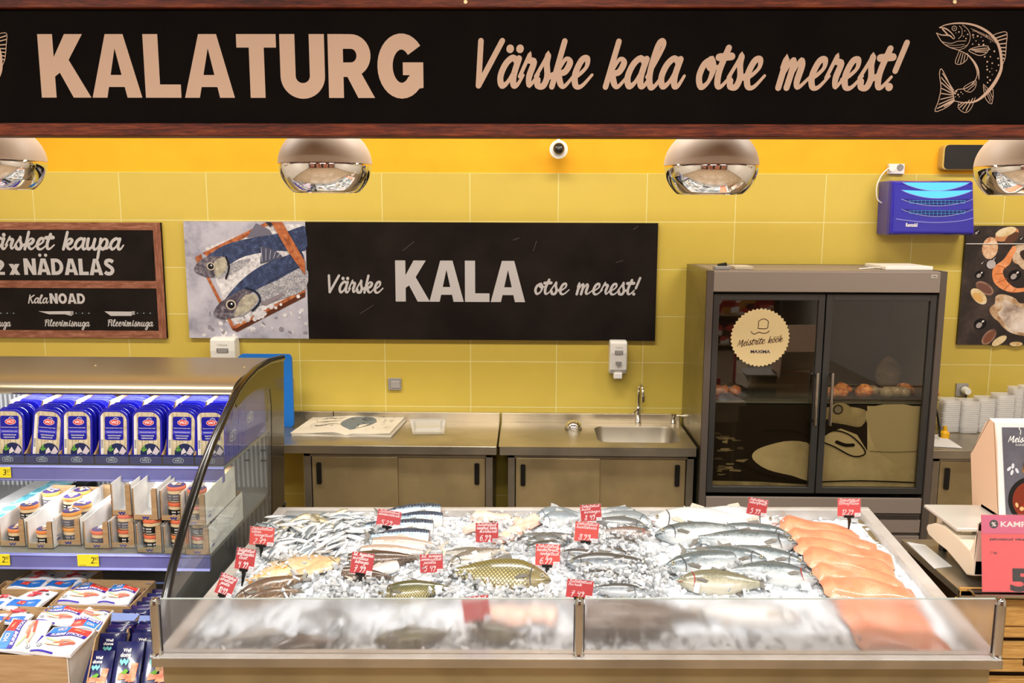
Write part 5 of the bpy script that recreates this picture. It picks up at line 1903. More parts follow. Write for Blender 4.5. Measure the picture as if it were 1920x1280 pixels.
FINS = M('fish fin grey', '#7f8486', .35, nz=('#b3b4b0', 30, (1, 8, 1)))
FIND = M('fish fin dark', '#4a4a48', .35, nz=('#7a7468', 30, (1, 8, 1)))
FINP = M('fish fin pale', '#c9bda8', .35, nz=('#9a8f80', 30, (1, 8, 1)))
SPR = [fishmat('sprat silver skin', '#6c7880', '#c9cdd0', '#f0eeea', .2), fishmat('sprat golden skin', '#8c8468', '#c9bb92', '#efe8d8', .17)]
for k in range(2):
    PROTO['sprat%d' % k] = fish_proto('sprat', .2, .13, SPR[k], FINS, bend=(.02, -.03)[k], simple=True, tail=.12)
PROTO['sprat2'] = fish_proto('sprat', .2, .13, SPR[0], FINS, bend=.07, simple=True, tail=.12)
PROTO['mackerel'] = fish_proto('m', .19, .15, fishmat('mackerel skin', '#2f4660', '#9fb4c2', '#e6e4dc', .19, 'bars', patc='#101a2c'), FIND, cut=.2)
PROTO['mackwhole'] = fish_proto('m', .19, .15, fishmat('mackerel skin', '#2f4660', '#9fb4c2', '#e6e4dc', .19, 'bars', patc='#101a2c'), FIND)
PROTO['hake'] = fish_proto('h', .17, .13, fishmat('hake skin', '#a08a7c', '#cfc6c0', '#efe8e0', .17), FINP, cut=.15)
PROTO['browntrunk'] = fish_proto('b', .17, .15, fishmat('brown trunk skin', '#4a3a30', '#75604f', '#a08a78', .17, 'mottle', patc='#33271f', ps=60), FIND, cut=.18)
PROTO['whitetrunk'] = fish_proto('w', .2, .15, fishmat('white trunk skin', '#b3b0ac', '#e2dfdb', '#f4f1ec', .2), FINP, cut=.18)
PROTO['catfish'] = fish_proto('c', .26, .17, fishmat('speckled brown skin', '#6d5642', '#93775c', '#bfa78c', .26, 'mottle', patc='#4a382a', ps=45), FIND, bend=.05, tail=.12)
PROTO['carp'] = fish_proto('k', .33, .2, fishmat('carp scales', '#7d7440', '#b5a870', '#dccaa0', .33, 'scales', patc='#2e2c1c', ps=34), FIND, hump=.03, tail=.22)
PROTO['olivecarp'] = fish_proto('k', .28, .2, fishmat('olive carp scales', '#4c4f2c', '#8a8450', '#c9bb84', .28, 'scales', patc='#23240f', ps=36), FIND, tail=.2)
PROTO['perch'] = fish_proto('p', .25, .17, fishmat('grey perch skin', '#6f6c64', '#a29c92', '#d6d0c6', .25, 'bars', patc='#5a564e'), FINP, tail=.2)
PROTO['bream'] = fish_proto('d', .4, .17, fishmat('bream skin', '#6c7a84', '#b9c4ca', '#e8e8e4', .4, 'scales', patc='#7d868c', ps=60), FINS, hump=.03, tail=.24)
PROTO['bass'] = fish_proto('s', .3, .18, fishmat('dark bass skin', '#4d5356', '#7c8284', '#c2c4c2', .3, 'mottle', patc='#5c6062', ps=80), FIND, tail=.2)
PROTO['trout'] = fish_proto('t', .245, .17, fishmat('trout skin', '#4f5c60', '#99a3a8', '#d6d8d6', .245, 'spots', patc='#23292c', ps=46), FIND, bend=-.03, tail=.18)
PROTO['troutred'] = fish_proto('t', .245, .17, fishmat('trout skin', '#4f5c60', '#99a3a8', '#d6d8d6', .245, 'spots', patc='#23292c', ps=46), FIND, bend=.03, tail=.18, redgill=True)
PROTO['troutolive'] = fish_proto('t', .26, .18, fishmat('olive trout skin', '#6c6c58', '#9c9880', '#cfc8b4', .26, 'spots', patc='#3c3c30', ps=60), FIND, tail=.18, redgill=True, mouthc=GILLR)
PROTO['salmon'] = fish_proto('sa', .24, .17, fishmat('white salmon skin', '#b9bec2', '#eceae6', '#f6f2ec', .24), FINP, tail=.16, mouthc=M('pink lip', '#b06a68'))
PROTO['troutlet'] = fish_proto('tl', .22, .15, fishmat('small trout skin', '#3c3f40', '#7d858c', '#c2c6c8', .22, 'spots', patc='#1c1f20', ps=70), FIND, tail=.16)
PROTO['redperch'] = fish_proto('rp', .27, .17, fishmat('dark red headed skin', '#5c4c48', '#9a9692', '#d0ccc8', .27, 'mottle', patc='#6a5550', ps=40), FIND, redgill=True, mouthc=M('red lip', '#c2403c'))
PROTO['flounder'] = fish_proto('fl', .52, .10, fishmat('flounder skin', '#b3936a', '#cdb088', '#ddc9a4', .52, 'mottle', patc='#c0a47c', ps=10), M('flounder fin', '#c2a070', .4), tail=.2)
PROTO['yellowflounder'] = fish_proto('fl', .5, .12, fishmat('yellow flounder skin', '#c78f3c', '#d9a858', '#e6cfa0', .5, 'mottle', patc='#e2d3b0', ps=6), M('yellow fin', '#c2862c', .4), tail=.2)

# sprat heap
rr = random.Random(21)
words3 = 'small silver sprat in the heap at the back left corner of the counter'
goldn = 'small golden tinted sprat in the heap at the back left corner of the counter'
cnt = 0
while cnt < 210:
    x, y = rr.uniform(495, 690), rr.uniform(968, 1045)
    if x < 500 + (y - 968) * -.2: continue
    if x > 690 - (y - 968) * .3 or (y > 1020 and x > 640): continue
    an = rr.gauss(0, .65) if y < 1000 else rr.gauss(-.7, .5)
    if rr.random() < .5: an += math.pi
    Lp = rr.uniform(19, 27)
    dx, dy = Lp * math.cos(an), Lp * math.sin(an) * .55
    gold = 520 < x < 640 and y < 1000 and rr.random() < .5
    layer_ = rr.uniform(.004, .042)
    place_fish(('sprat1' if gold else rr.choice(('sprat0', 'sprat2'))), (x - dx, y - dy), (x + dx, y + dy), goldn if gold else words3, group='golden sprats in the heap' if gold else 'silver sprats in the heap', dh=layer_, roll=rr.uniform(-.7, .7), hs_=1.15, name='sprat', tilt=rr.uniform(-.003, .003))
    cnt += 1
FISH = [
    ('mackerel', (858, 957), (700, 963), 'headless blue striped mackerel touching the back rim left of the pink fillet', 'mackerel'),
    ('mackerel', (858, 975), (712, 984), 'headless mackerel with sharp blue bars, second from the back rim', 'mackerel'),
    ('mackerel', (842, 996), (690, 1004), 'headless mackerel mostly under ice right of the 5.29 tag', 'mackerel'),
    ('mackerel', (836, 1018), (680, 1020), 'headless mackerel with a dark blue back just behind the pale hake', 'mackerel'),
    ('mackwhole', (672, 1004), (800, 990), 'whole mackerel half under ice directly below the 5.29 tag', 'mackerel'),
    ('hake', (675, 1033), (840, 1036), 'pale pinkish silver hake lying behind the brown headless fish', 'hake'),
    ('hake', (655, 1044), (810, 1050), 'grey silver headless fish with a dark cut end left of the 5.49 tag', 'hake'),
    ('browntrunk', (622, 1063), (800, 1058), 'dark brown headless fish with its cut end left of the 7.99 tag', 'hake'),
    ('browntrunk', (623, 1080), (745, 1092), 'brown headless fish under the 7.99 tag, in front of the larger brown one', 'hake'),
    ('whitetrunk', (766, 1064), (650, 1094), 'white headless fish with an orange cut end between the 7.99 and 5.49 tags', 'hake'),
    ('flounder', (500, 1056), (640, 1058), 'pale flounder at the back left, just right of the 4.99 tag', 'flounder'),
    ('yellowflounder', (558, 1062), (462, 1092), 'orange yellow folded flounder in front of the pale flounders', 'flounder'),
    ('flounder', (640, 1050), (540, 1082), 'beige flounder belly left of the brown headless fish', 'flounder'),
    ('catfish', (430, 1127), (580, 1084), 'brown speckled fish beside the 10.49 tag', 'wolffish'),
    ('catfish', (450, 1134), (570, 1106), 'second brown speckled fish partly under ice in front of the first', 'wolffish'),
    ('catfish', (500, 1215), (640, 1196), 'dark fish seen blurred through the left glass front near its bottom', 'wolffish'),
    ('carp', (1033, 1099), (836, 1084), 'golden carp with large scales in the centre, its head to the right', 'carp'),
    ('olivecarp', (706, 1122), (850, 1108), 'olive green carp just above the left glass front', 'carp'),
    ('perch', (838, 1070), (950, 1040), 'grey fish with raised fins right of the 5.49 tag', 'zander'),
    ('perch', (930, 1052), (826, 1048), 'grey fish mostly under ice between the 5.49 and 6.99 tags', 'zander'),
    ('bream', (1002, 976), (1095, 962), 'silver sea bream at the back rim left of the 8.49 tag', 'sea bream'),
    ('bream', (1012, 984), (1100, 974), 'second silver sea bream in front of the first, left of the 8.49 tag', 'sea bream'),
    ('bream', (1200, 968), (1120, 955), 'silver sea bream lying on the back rim right of the 8.49 tag', 'sea bream'),
    ('bream', (1222, 984), (1118, 966), 'large silver bream with curved head in front of the back rim', 'sea bream'),
    ('bass', (1214, 992), (1108, 982), 'dark grey sea bass with black gill edge right of the 8.99 tag', 'sea bass'),
    ('redperch', (1225, 1012), (1125, 1004), 'fish with a dark red snout in front of the grey sea bass', 'sea bass'),
    ('bass', (1062, 1030), (975, 1012), 'grey sea bass behind the beebiforell 6.99 tag', 'sea bass'),
    ('bass', (985, 1030), (1080, 1010), 'grey scaled fish back rising over the 6.99 tag with small trouts', 'sea bass'),
    ('troutlet', (984, 1044), (1060, 1026), 'small trout with its snout left of the beebiforell tag', 'small trout'),
    ('troutlet', (1048, 1052), (1150, 1062), 'small blue grey trout touching the right edge of the beebiforell tag', 'small trout'),
    ('troutlet', (1060, 1068), (1215, 1070), 'long dark small trout under the blue grey one', 'small trout'),
    ('troutlet', (1186, 1060), (1120, 1036), 'small trout with a cut edge right of the centre of the ice', 'small trout'),
    ('troutlet', (1218, 1076), (1090, 1066), 'darkest small trout in the middle of the icy heap', 'small trout'),
    ('troutlet', (1090, 1088), (1200, 1102), 'small trout half under ice right of the 7.49 tag', 'small trout'),
    ('troutlet', (1200, 1035), (1130, 1020), 'small trout tail lying just in front of the red snouted fish', 'small trout'),
    ('salmon', (1216, 979), (1420, 985), 'white bellied salmon with its head pointing left near the back rim', 'salmon'),
    ('salmon', (1458, 985), (1280, 966), 'largest white salmon against the back rim beside the divider', 'salmon'),
    ('trout', (1228, 1016), (1400, 1000), 'silver trout with its head pointing left at the back of the trout pile', 'trout'),
    ('trout', (1484, 1014), (1330, 992), 'silver trout whose head reaches the divider, topmost of the right facing row', 'trout'),
    ('trout', (1496, 1030), (1290, 1022), 'trout with a clear round eye, second of the right facing row', 'trout'),
    ('trout', (1513, 1068), (1340, 1036), 'dark trout with an arched back, third of the right facing row', 'trout'),
    ('trout', (1246, 1078), (1420, 1054), 'olive backed trout with its head pointing left in the middle of the pile', 'trout'),
    ('trout', (1440, 1064), (1270, 1044), 'trout mostly hidden by ice cubes in the middle of the pile', 'trout'),
    ('troutred', (1534, 1092), (1350, 1080), 'trout with bright red gill in the front right of the pile', 'trout'),
    ('troutolive', (1268, 1102), (1440, 1104), 'olive trout with its head pointing left just above the right glass front', 'trout'),
    ('browntrunk', (1050, 1175), (1270, 1178), 'dark brown fish seen blurred through the glass right of the middle post', 'cod'),
    ('browntrunk', (1048, 1152), (1330, 1160), 'long dark fish seen blurred through the right glass, behind the brown one', 'cod'),
    ('salmon', (1500, 1160), (1290, 1150), 'white fish seen blurred through the right glass', 'salmon'),
    ('olivecarp', (700, 1196), (850, 1186), 'brown green fish seen blurred through the left glass near the middle', 'carp'),
    ('olivecarp', (880, 1180), (990, 1192), 'olive fish seen blurred through the left glass beside the middle post', 'carp'),
    ('whitetrunk', (540, 1180), (420, 1195), 'pale fish seen blurred through the left end of the glass', 'cod'),
    ('bass', (660, 1160), (560, 1150), 'grey fish seen blurred high in the left glass', 'sea bass'),
    ('troutlet', (1210, 1118), (1100, 1114), 'thin pale fish just above the glass right of the 7.49 tag', 'small trout'),
]
for kind, a, b, lab, cat in FISH:
    big = kind in ('flounder', 'yellowflounder')
    place_fish(kind, a, b, lab, 'fish', cat + ' on the ice', roll=random.uniform(.25, .6) * (0 if big else 1), dh=.028 if not big else .018, hs_=1.3 if kind in ('troutlet', 'mackerel') else 1.22 if kind in ('trout', 'troutred', 'troutolive', 'salmon', 'browntrunk', 'hake', 'perch') else 1.05, name=cat.replace(' ', '_'))

# pink fillets
def slabmesh(A, B, wdt, thick, m, name, wob=0., taper=.5, dh=.0, seed=0, rise=0., skin=None, fold=0.):
    """a fillet from A to B (pixels); long slab, thick in the middle, thin at both sides, resting on the ice"""
    a, b = TP(*A, 0), TP(*B, 0)
    a, b = surf(a.x, a.y, dh), surf(b.x, b.y, dh + rise)
    L = (b - a).length
    X = (b - a).normalized(); Y = TN.cross(X).normalized(); N = X.cross(Y)
    Mx = Matrix((X, Y, N)).transposed()
    mb = MB()
    def w_(u):
        head = min(1, (u + .02) / .09) ** .5
        return wdt / 2 * (head * (1 - taper * max(0, (u - .55) / .45) ** 1.6)) * (1 + .05 * math.sin(u * 11 + seed))
    def f(u, v, top=True):
        s = v * 2 - 1
        ww = w_(u)
        z = thick * (1 - abs(s) ** 2.6) ** .6 * (1 - .35 * u) if top else 0
        z *= min(1, .25 + u * 8) * min(1, .3 + (1 - u) * 7)
        curve = wob * math.sin(math.pi * u)
        return V((u * L, s * ww + curve, z + .004 * math.sin(u * 9 + s * 2 + seed) * (1 if top else .8) + fold * math.exp(-((s + .9) / .3) ** 2) * math.sin(math.pi * u)))
    mb.grid(lambda u, v: f(u, v), 40, 16, m)
    mb.grid(lambda u, v: f(u, v, False) - V((0, 0, .003)), 40, 4, skin or m)
    o = mb.build(name, smooth=True)
    o.matrix_world = Matrix.Translation(a) @ Mx.to_4x4()
    return o
PINK = M('pink fish flesh', '#e6b4a0', .3, coat=.4, nz=('#f2d4c4', 14, (1, 4, 1)), sub=.1)
for A, B, wd_, lab in (((884, 962), (958, 975), .075, 'smooth pink fillet standing out of the ice behind the merikurat 6.99 tag'), ((1014, 968), (930, 1030), .075, 'long pink fillet with a brown edge right of the merikurat 6.99 tag'), ((905, 992), (868, 1000), .05, 'small pink fish piece left of the merikurat 6.99 tag'), ((992, 1160), (905, 1150), .1, 'orange pink fillet seen blurred through the glass left of the middle post'), ((1045, 1158), (985, 1152), .09, 'orange pink fillet seen blurred through the glass next to the middle post'), ((965, 975), (990, 1000), .05, 'pale pink piece under ice between the two pink fillets')):
    o = slabmesh(A, B, wd_, .03, PINK, 'fish_fillet', dh=.014, seed=A[0], rise=.01)
    tag(o, lab, 'fillet', 'pink fillets on the ice')

SALM = M('salmon flesh', '#e58c66', .28, coat=.5, sub=.12)
t = NT(SALM)
v = t.coord('Object', (1, 1, 0))
x, y, z = t.sep(v)
wv = t.n('ShaderNodeTexWave', bands_direction='X')
wv.inputs['Scale'].default_value = 42
wv.inputs['Distortion'].default_value = 1.2
ay = t.math('MULTIPLY', t.math('ABSOLUTE', y), .8)
cb = t.n('ShaderNodeCombineXYZ')
t.l(t.math('ADD', x, ay), cb.inputs[0]); t.l(y, cb.inputs[1])
t.l(cb.outputs[0], wv.inputs['Vector'])
c = t.ramp(t.noise(v, 9, 4, .6), [(.3, '#db7650'), (.55, '#e68e68'), (.75, '#efa888')])
c = t.mix(t.ramp(wv.outputs['Fac'], [(.45, '#000000'), (.95, '#8c8c8c')]), c, '#f8d2b8')
ed = t.math('GREATER_THAN', t.math('ADD', t.math('ABSOLUTE', y), t.math('MULTIPLY', t.noise(v, 12), .03)), .083)
c = t.mix(t.math('MULTIPLY', ed, .55), c, '#f4c8ae')
t.base(c)
t.bump(wv.outputs['Fac'], .25, .003)
SKIN = M('silver fillet skin', '#9a9490', .3, .3)
fl = [((1462, 982), (1612, 1003), 'thin topmost salmon fillet at the back of the right compartment'), ((1474, 1002), (1645, 1024), 'second salmon fillet from the back rim'),
      ((1486, 1026), (1674, 1044), 'broad salmon fillet, third from the back rim, reaching the right wall'), ((1506, 1050), (1676, 1068), 'salmon fillet fourth from the back rim with a dark fold line above'),
      ((1522, 1072), (1696, 1092), 'salmon fillet fifth from the back rim'), ((1540, 1104), (1718, 1112), 'salmon fillet lying just above the right glass front'),
      ((1572, 1142), (1740, 1150), 'salmon fillet blurred behind the upper part of the right glass'), ((1600, 1184), (1780, 1192), 'frontmost salmon fillet blurred behind the right glass')]
for k, (A, B, lab) in enumerate(fl):
    o = slabmesh(A, B, .165 if k < 6 else .18, .034, SALM, 'salmon_fillet', wob=.012, taper=.3, dh=.006 + .004 * (k % 2) + (.006 if k < 6 else 0), seed=k * 1.7, skin=SKIN, fold=.010 if k in (2, 3, 4) else .002)
    tag(o, lab, 'salmon fillet', 'salmon fillets in the right compartment')

# --- handwritten price tags
RED = [M('price card red', '#c8242a', .5), M('price card coral', '#e2493c', .5), M('price card pink red', '#d8454a', .5)]
SLEEVE = glass('card sleeve', '#fffafa', opac=.03, refl=.03)
PENW = H('#f7eeee')
def price_tag(px, py, wpx, hpx, rot, foot, lines, price, label, mat=0, clip=True, lean=-8, tilt=0):
    """px,py: photo centre of the card; foot: photo row of the clip's foot on the ice (sets the distance)"""
    base = TP(px, foot, .01)
    yy = base.y
    c = P(px, py, yy)
    k = yy / FPX
    w_, h_ = wpx * k, hpx * k
    Rm = Matrix.Rotation(math.radians(tilt), 4, 'Z') @ Matrix.Rotation(math.radians(-rot), 4, 'Y') @ Matrix.Rotation(math.radians(lean), 4, 'X')
    e = empty('price_tag', label, 'price tag', 'red handwritten price tags on the ice')
    mb = MB().box((-w_ / 2, 0, -h_ / 2), (w_ / 2, .001, h_ / 2), RED[mat])
    mb.build('card', e)
    MB().box((-w_ / 2 - .004, -.0016, -h_ / 2 - .003), (w_ / 2 + .004, -.0006, h_ / 2 + .004), SLEEVE).build('clear_sleeve', e)
    pl_ = Plane((0, -.0004, 0), (1, 0, 0), (0, 0, 1))
    mb = MB()
    n = len(lines)
    for i, s in enumerate(lines):
        ind = 0 if i < 2 else .12
        frac = min(.93 - ind, .088 * len(s) + .12)
        yb = h_ * (.5 - .155 - i * .175)
        script(mb, pl_, s, -w_ * .46 + ind * w_, yb, -w_ * .46 + ind * w_ + w_ * frac, h_ * .10, PENW, pen=.24, slant=.25, layer=1, smooth=3)
    if price:
        script(mb, pl_, price, -w_ * .34, -h_ * .42, w_ * .22, h_ * .19, PENW, pen=.17, slant=.2, layer=1, smooth=3)
    mb.build('handwriting', e, recalc=False)
    mb = MB()
    poly2(mb, pl_, [(w_ * .24, -h_ * .5), (w_ * .5, -h_ * .5), (w_ * .5, -h_ * .3), (w_ * .24, -h_ * .3)], H('#efe9ea'), 2)
    for j in range(3):
        stroke2(mb, pl_, [(w_ * .28, -h_ * (.36 + .04 * j)), (w_ * .44, -h_ * (.36 + .04 * j))], h_ * .012, H('#8d8a90'), 3, caps=False)
    mb.build('barcode_sticker', e, recalc=False)
    if clip:
        ln = max(.02, (c.z - h_ / 2) - base.z + .01)
        mb = MB()
        mb.box((-w_ * .22, -.006, -h_ / 2 - .006), (w_ * .2, .006, -h_ / 2 + .004), BLACKP)
        mb.tube([(0, 0, -h_ / 2 - .004), (.002, 0, -h_ / 2 - .02), (0, .004, -h_ / 2 - max(.034, ln))], [.009, .007, .003], BLACKP, 8)
        mb.build('clip', e)
    e.matrix_world = Matrix.Translation(c) @ Rm
    return e
price_tag(491, 1005, 48, 36, -4, 1038, ['Jahutatud', 'räim', 'roogitud'], '2,79', 'orange red tag reading 2,79 at the left edge of the sprats', 1)
price_tag(460, 1048, 38, 42, -8, 1092, ['Sulatatud', 'kollasaba', 'lest'], '4 99', 'red tag reading 4 99 above the paler flounders', 0)
price_tag(424, 1097, 34, 42, -22, 1130, ['Sulatatud', 'sõralest', 'peata'], '10.49', 'strongly tilted red tag reading 10.49 at the far left', 0)
price_tag(729, 972, 46, 32, -9, 1000, ['Sulatatud', 'süvameretursk'], '5.29', 'red tag reading 5.29 behind the mackerels', 2)
price_tag(679, 1056, 44, 42, -8, 1098, ['Sul. Argentiina', 'merluus', 'kärnga'], '7 99', 'red tag reading 7 99 in front of the brown headless fish', 0)
price_tag(809, 1056, 45, 36, 2, 1082, ['Sul. euroopa', 'soomuslest', 'peata'], '5 49', 'red tag reading 5 49 right of the white headless fish', 0, clip=False)
price_tag(913, 998, 44, 38, 1, 1024, ['Sulatatud', 'roogitud laidu', 'merikurat'], '6.99', 'red tag reading 6.99 stuck among the pink fillets', 0, clip=False)
price_tag(1108, 961, 40, 32, 5, 992, ['Jahutatud', 'kuld', 'merikoger'], '8 49', 'dark red tag reading 8 49 at the back rim', 0, clip=False)
price_tag(1100, 997, 46, 38, -5, 1028, ['Jahutatud', 'huntahven'], '8.99', 'red tag reading 8.99 in front of the 8 49 tag', 1)
price_tag(1027, 1040, 48, 42, -2, 1066, ['Jahutatud', 'beebiforell', 'roogitud'], '6.99', 'red tag reading 6.99 with small trouts right of the carp', 1)
price_tag(1087, 1104, 52, 36, -6, 1142, ['Sulatatud', 'tursk'], '7 49', 'red tag reading 7 49 above the middle glass post', 0)
price_tag(893, 1141, 54, 50, 9, 1178, ['Sulatatud'], '', 'red tag seen blurred through the left glass front', 0)
price_tag(1420, 950, 38, 32, -10, 980, ['Jahutatud', 'vikerforell'], '5 99', 'red tag reading 5 99 at the back rim above the salmon', 0, clip=False)
price_tag(1592, 951, 44, 34, 0, 988, ['Jahutatud', 'lõhefilee'], '12.29', 'red tag reading 12.29 above the salmon fillets', 2)
#%%LEFT
# ------------------------------------------------------------------ chilled display case on the left
CX = -1.2
CXL = -2.75
def PXp(px, py, x=CX):
    q = PX(px, py, x)
    return (q.y, q.z)
CASEB = M('bronze painted steel', '#94866f', .3, .75)
BLKF = M('black lacquer frame', '#14110e', .25, coat=.3)
RIB = M('ribbed back wall', '#c4c6c8', .4, .3)
t = NT(RIB)
v = t.coord('Object')
wv = t.n('ShaderNodeTexWave', bands_direction='X', wave_profile='SIN')
wv.inputs['Scale'].default_value = 14
t.l(v, wv.inputs['Vector'])
t.base(t.ramp(wv.outputs['Fac'], [(.3, '#8f9294'), (.7, '#d8dadc')]))
t.bump(wv.outputs['Fac'], .6, .01)
RAILB = M('blue grey price rail', '#6a6cb0', .3, .3, nz=('#7d80bd', 3))
SHELFM = M('grey shelf steel', '#9a9894', .35, .6)
LEDM = M('white light strip', '#ffffff', emit='#dfe8ff', es=3.2)
e = empty('chilled_display_case', 'open chilled case with bronze canopy and black end frame at the left', 'display case')
prof = [(4.12, 1.45), (4.12, 1.492), (3.85, 1.502), (3.62, 1.506), (3.55, 1.503), (3.50, 1.495), (3.465, 1.482), (3.445, 1.468), (3.44, 1.455), (3.45, 1.447), (3.6, 1.447)]
prof = [(a, b - .004) for a, b in prof]
mb = MB()
mb.prism([(CXL, y, z) for y, z in prof], (CX - .02 - CXL, 0, 0), CASEB)
mb.build('canopy', e, smooth=35)
for px, py in ((245, 668), (179, 684), (458, 687)):
    q = PZ(px, py, 1.502)
    MB().lathe([(.006, 0), (.005, .003), (0, .004)], (q.x, q.y, 1.499), STEELD, 10).build('screw', e)
MB().box((CXL, 4.0, .45), (CX - .02, 4.12, 1.45), RIB).build('back_wall', e)
MB().box((CXL, 2.72, .0), (CX - .02, 4.12, .52), M('dark case base', '#1a1815', .5)).build('base', e)
mb = MB()
fr = [(538, 1060), (536, 672), (505, 680), (478, 696), (455, 722), (441, 744), (449, 764), (468, 743), (484, 732), (500, 727), (510, 729), (513, 760), (515, 1060)]
mb.prism([(CX - .01, *PXp(x, y)) for x, y in fr], (-.02, 0, 0), BLKF)
mb.build('end_frame', e, bevel=.002)
arm = [(531, 671), (505, 678), (480, 693), (460, 714), (445, 735), (424, 780), (400, 832), (381, 882), (365, 930), (352, 970), (340, 1012), (325, 1068), (314, 1118), (306, 1160)]
mb = MB()
mb.tube([(CX - .005, *PXp(x, y)) for x, y in arm], .016, BLKF, 12)
mb.build('front_arm', e, smooth=50)
gl = [(447, 740), (424, 784), (400, 836), (381, 886), (365, 934), (340, 1014), (316, 1118), (300, 1176), (420, 1150), (515, 1060), (513, 760), (510, 729), (500, 727), (484, 732)]
MB().prism([(CX - .012, *PXp(x, y)) for x, y in gl], (-.004, 0, 0), GLASSE).build('end_glass', e)
q = PXp(300, 1176)
mb = MB()
mb.prism([(CX - .01, 2.62, 0), (CX - .01, 4.12, 0), (CX - .01, 4.12, .75), (CX - .01, 3.85, .75), (CX - .01, 3.2, .72), (CX - .01, 2.62, .70)], (-.02, 0, 0), BLKF)
mb.build('lower_end_panel', e)
MB().box((CXL, 3.56, 1.437), (CX - .05, 3.60, 1.443), LEDM).build('light_strip', e)
area('case_light', (-1.95, 3.56, 1.43), (1.4, .04), 10, (.86, .92, 1.0), (-1.95, 3.70, .9))
area('case_light', (-1.95, 3.42, 1.10), (1.4, .04), 5, (.92, .95, 1.0), (-1.95, 3.60, .8))
Z1, Y1 = 1.170, 3.345
Z2, Y2 = .868, 3.165
for zz, yy, xe in ((Z1, Y1, CX - .03), (Z2, Y2, CX - .035)):
    s_ = MB().box((CXL, yy, zz - .012), (xe, 3.995, zz), SHELFM).build('shelf', e)
    hh = .052
    MB().prism([(CXL, yy - .004, zz + .002), (CXL, yy - .016, zz - .004), (CXL, yy - .012, zz - .012), (CXL, yy - .014, zz - hh), (CXL, yy - .02, zz - hh - .008), (CXL, yy, zz - hh - .008), (CXL, yy, zz)], (xe - CXL, 0, 0), RAILB).build('price_rail', s_)
    MB().box((CXL, yy - .017, zz - hh - .009), (xe, yy - .010, zz - hh - .003), M('pale rail edge', '#c9c8d8', .3)).build('rail_edge', s_)
    MB().box((CXL, yy - .004, zz), (xe, yy - .001, zz + .04), GLASS).build('clear_front_guard', s_)
MB().box((CXL, 2.72, .52), (CX - .03, 4.0, .56), SHELFM).build('deck', e)
for zz in (1.05, 1.0, 1.34):
    mb = MB()
    for k in range(18):
        x = -2.65 + k * .08
        mb.box((x, 3.993, zz), (x + .024, 4.0, zz + .006), BLACKM)
    mb.build('back_wall_slots', e)
pivot(e, ((CXL + CX) / 2, 2.72, 0))

YEL = M('yellow price label', '#f0dc28', .5)
def shelf_label(x0, x1, y0, y1, yy, txt, label):
    e = empty('price_label', label, 'price label', 'yellow shelf price labels')
    a, b = P(x0, y1, yy), P(x1, y0, yy)
    pl_ = Plane((a.x, yy, a.z), (1, 0, 0), (0, 0, 1))
    w_, h_ = b.x - a.x, b.z - a.z
    MB().box((a.x, yy, a.z), (b.x, yy + .003, b.z), YEL).build('card', e)
    mb = MB()
    ftext(mb, pl_, txt[0], w_ * .62, h_ * .25, w_ * .8, h_ * .8, H('#1d1a10'), 1, slant=.15)
    ftext(mb, pl_, txt[1], w_ * .82, h_ * .5, w_ * .97, h_ * .8, H('#1d1a10'), 1)
    stroke2(mb, pl_, [(w_ * .08, h_ * .08), (w_ * .4, h_ * .08)], h_ * .04, H('#6d6420'), 1, caps=False)
    stroke2(mb, pl_, [(w_ * .82, h_ * .3), (w_ * .95, h_ * .3)], h_ * .04, H('#6d6420'), 1, caps=False)
    mb.build('lettering', e, recalc=False)
    pivot(e, a)
shelf_label(-18, 19, 876, 895, Y1 - .021, ('3', '57'), 'yellow price label reading 3 on the upper rail at the left edge')
shelf_label(-20, 17, 1039, 1059, Y2 - .021, ('2', '97'), 'yellow price label reading 2 on the lower rail at the left edge')
shelf_label(146, 184, 1040, 1061, Y2 - .021, ('2', '97'), 'yellow price label reading 2 on the middle of the lower rail')

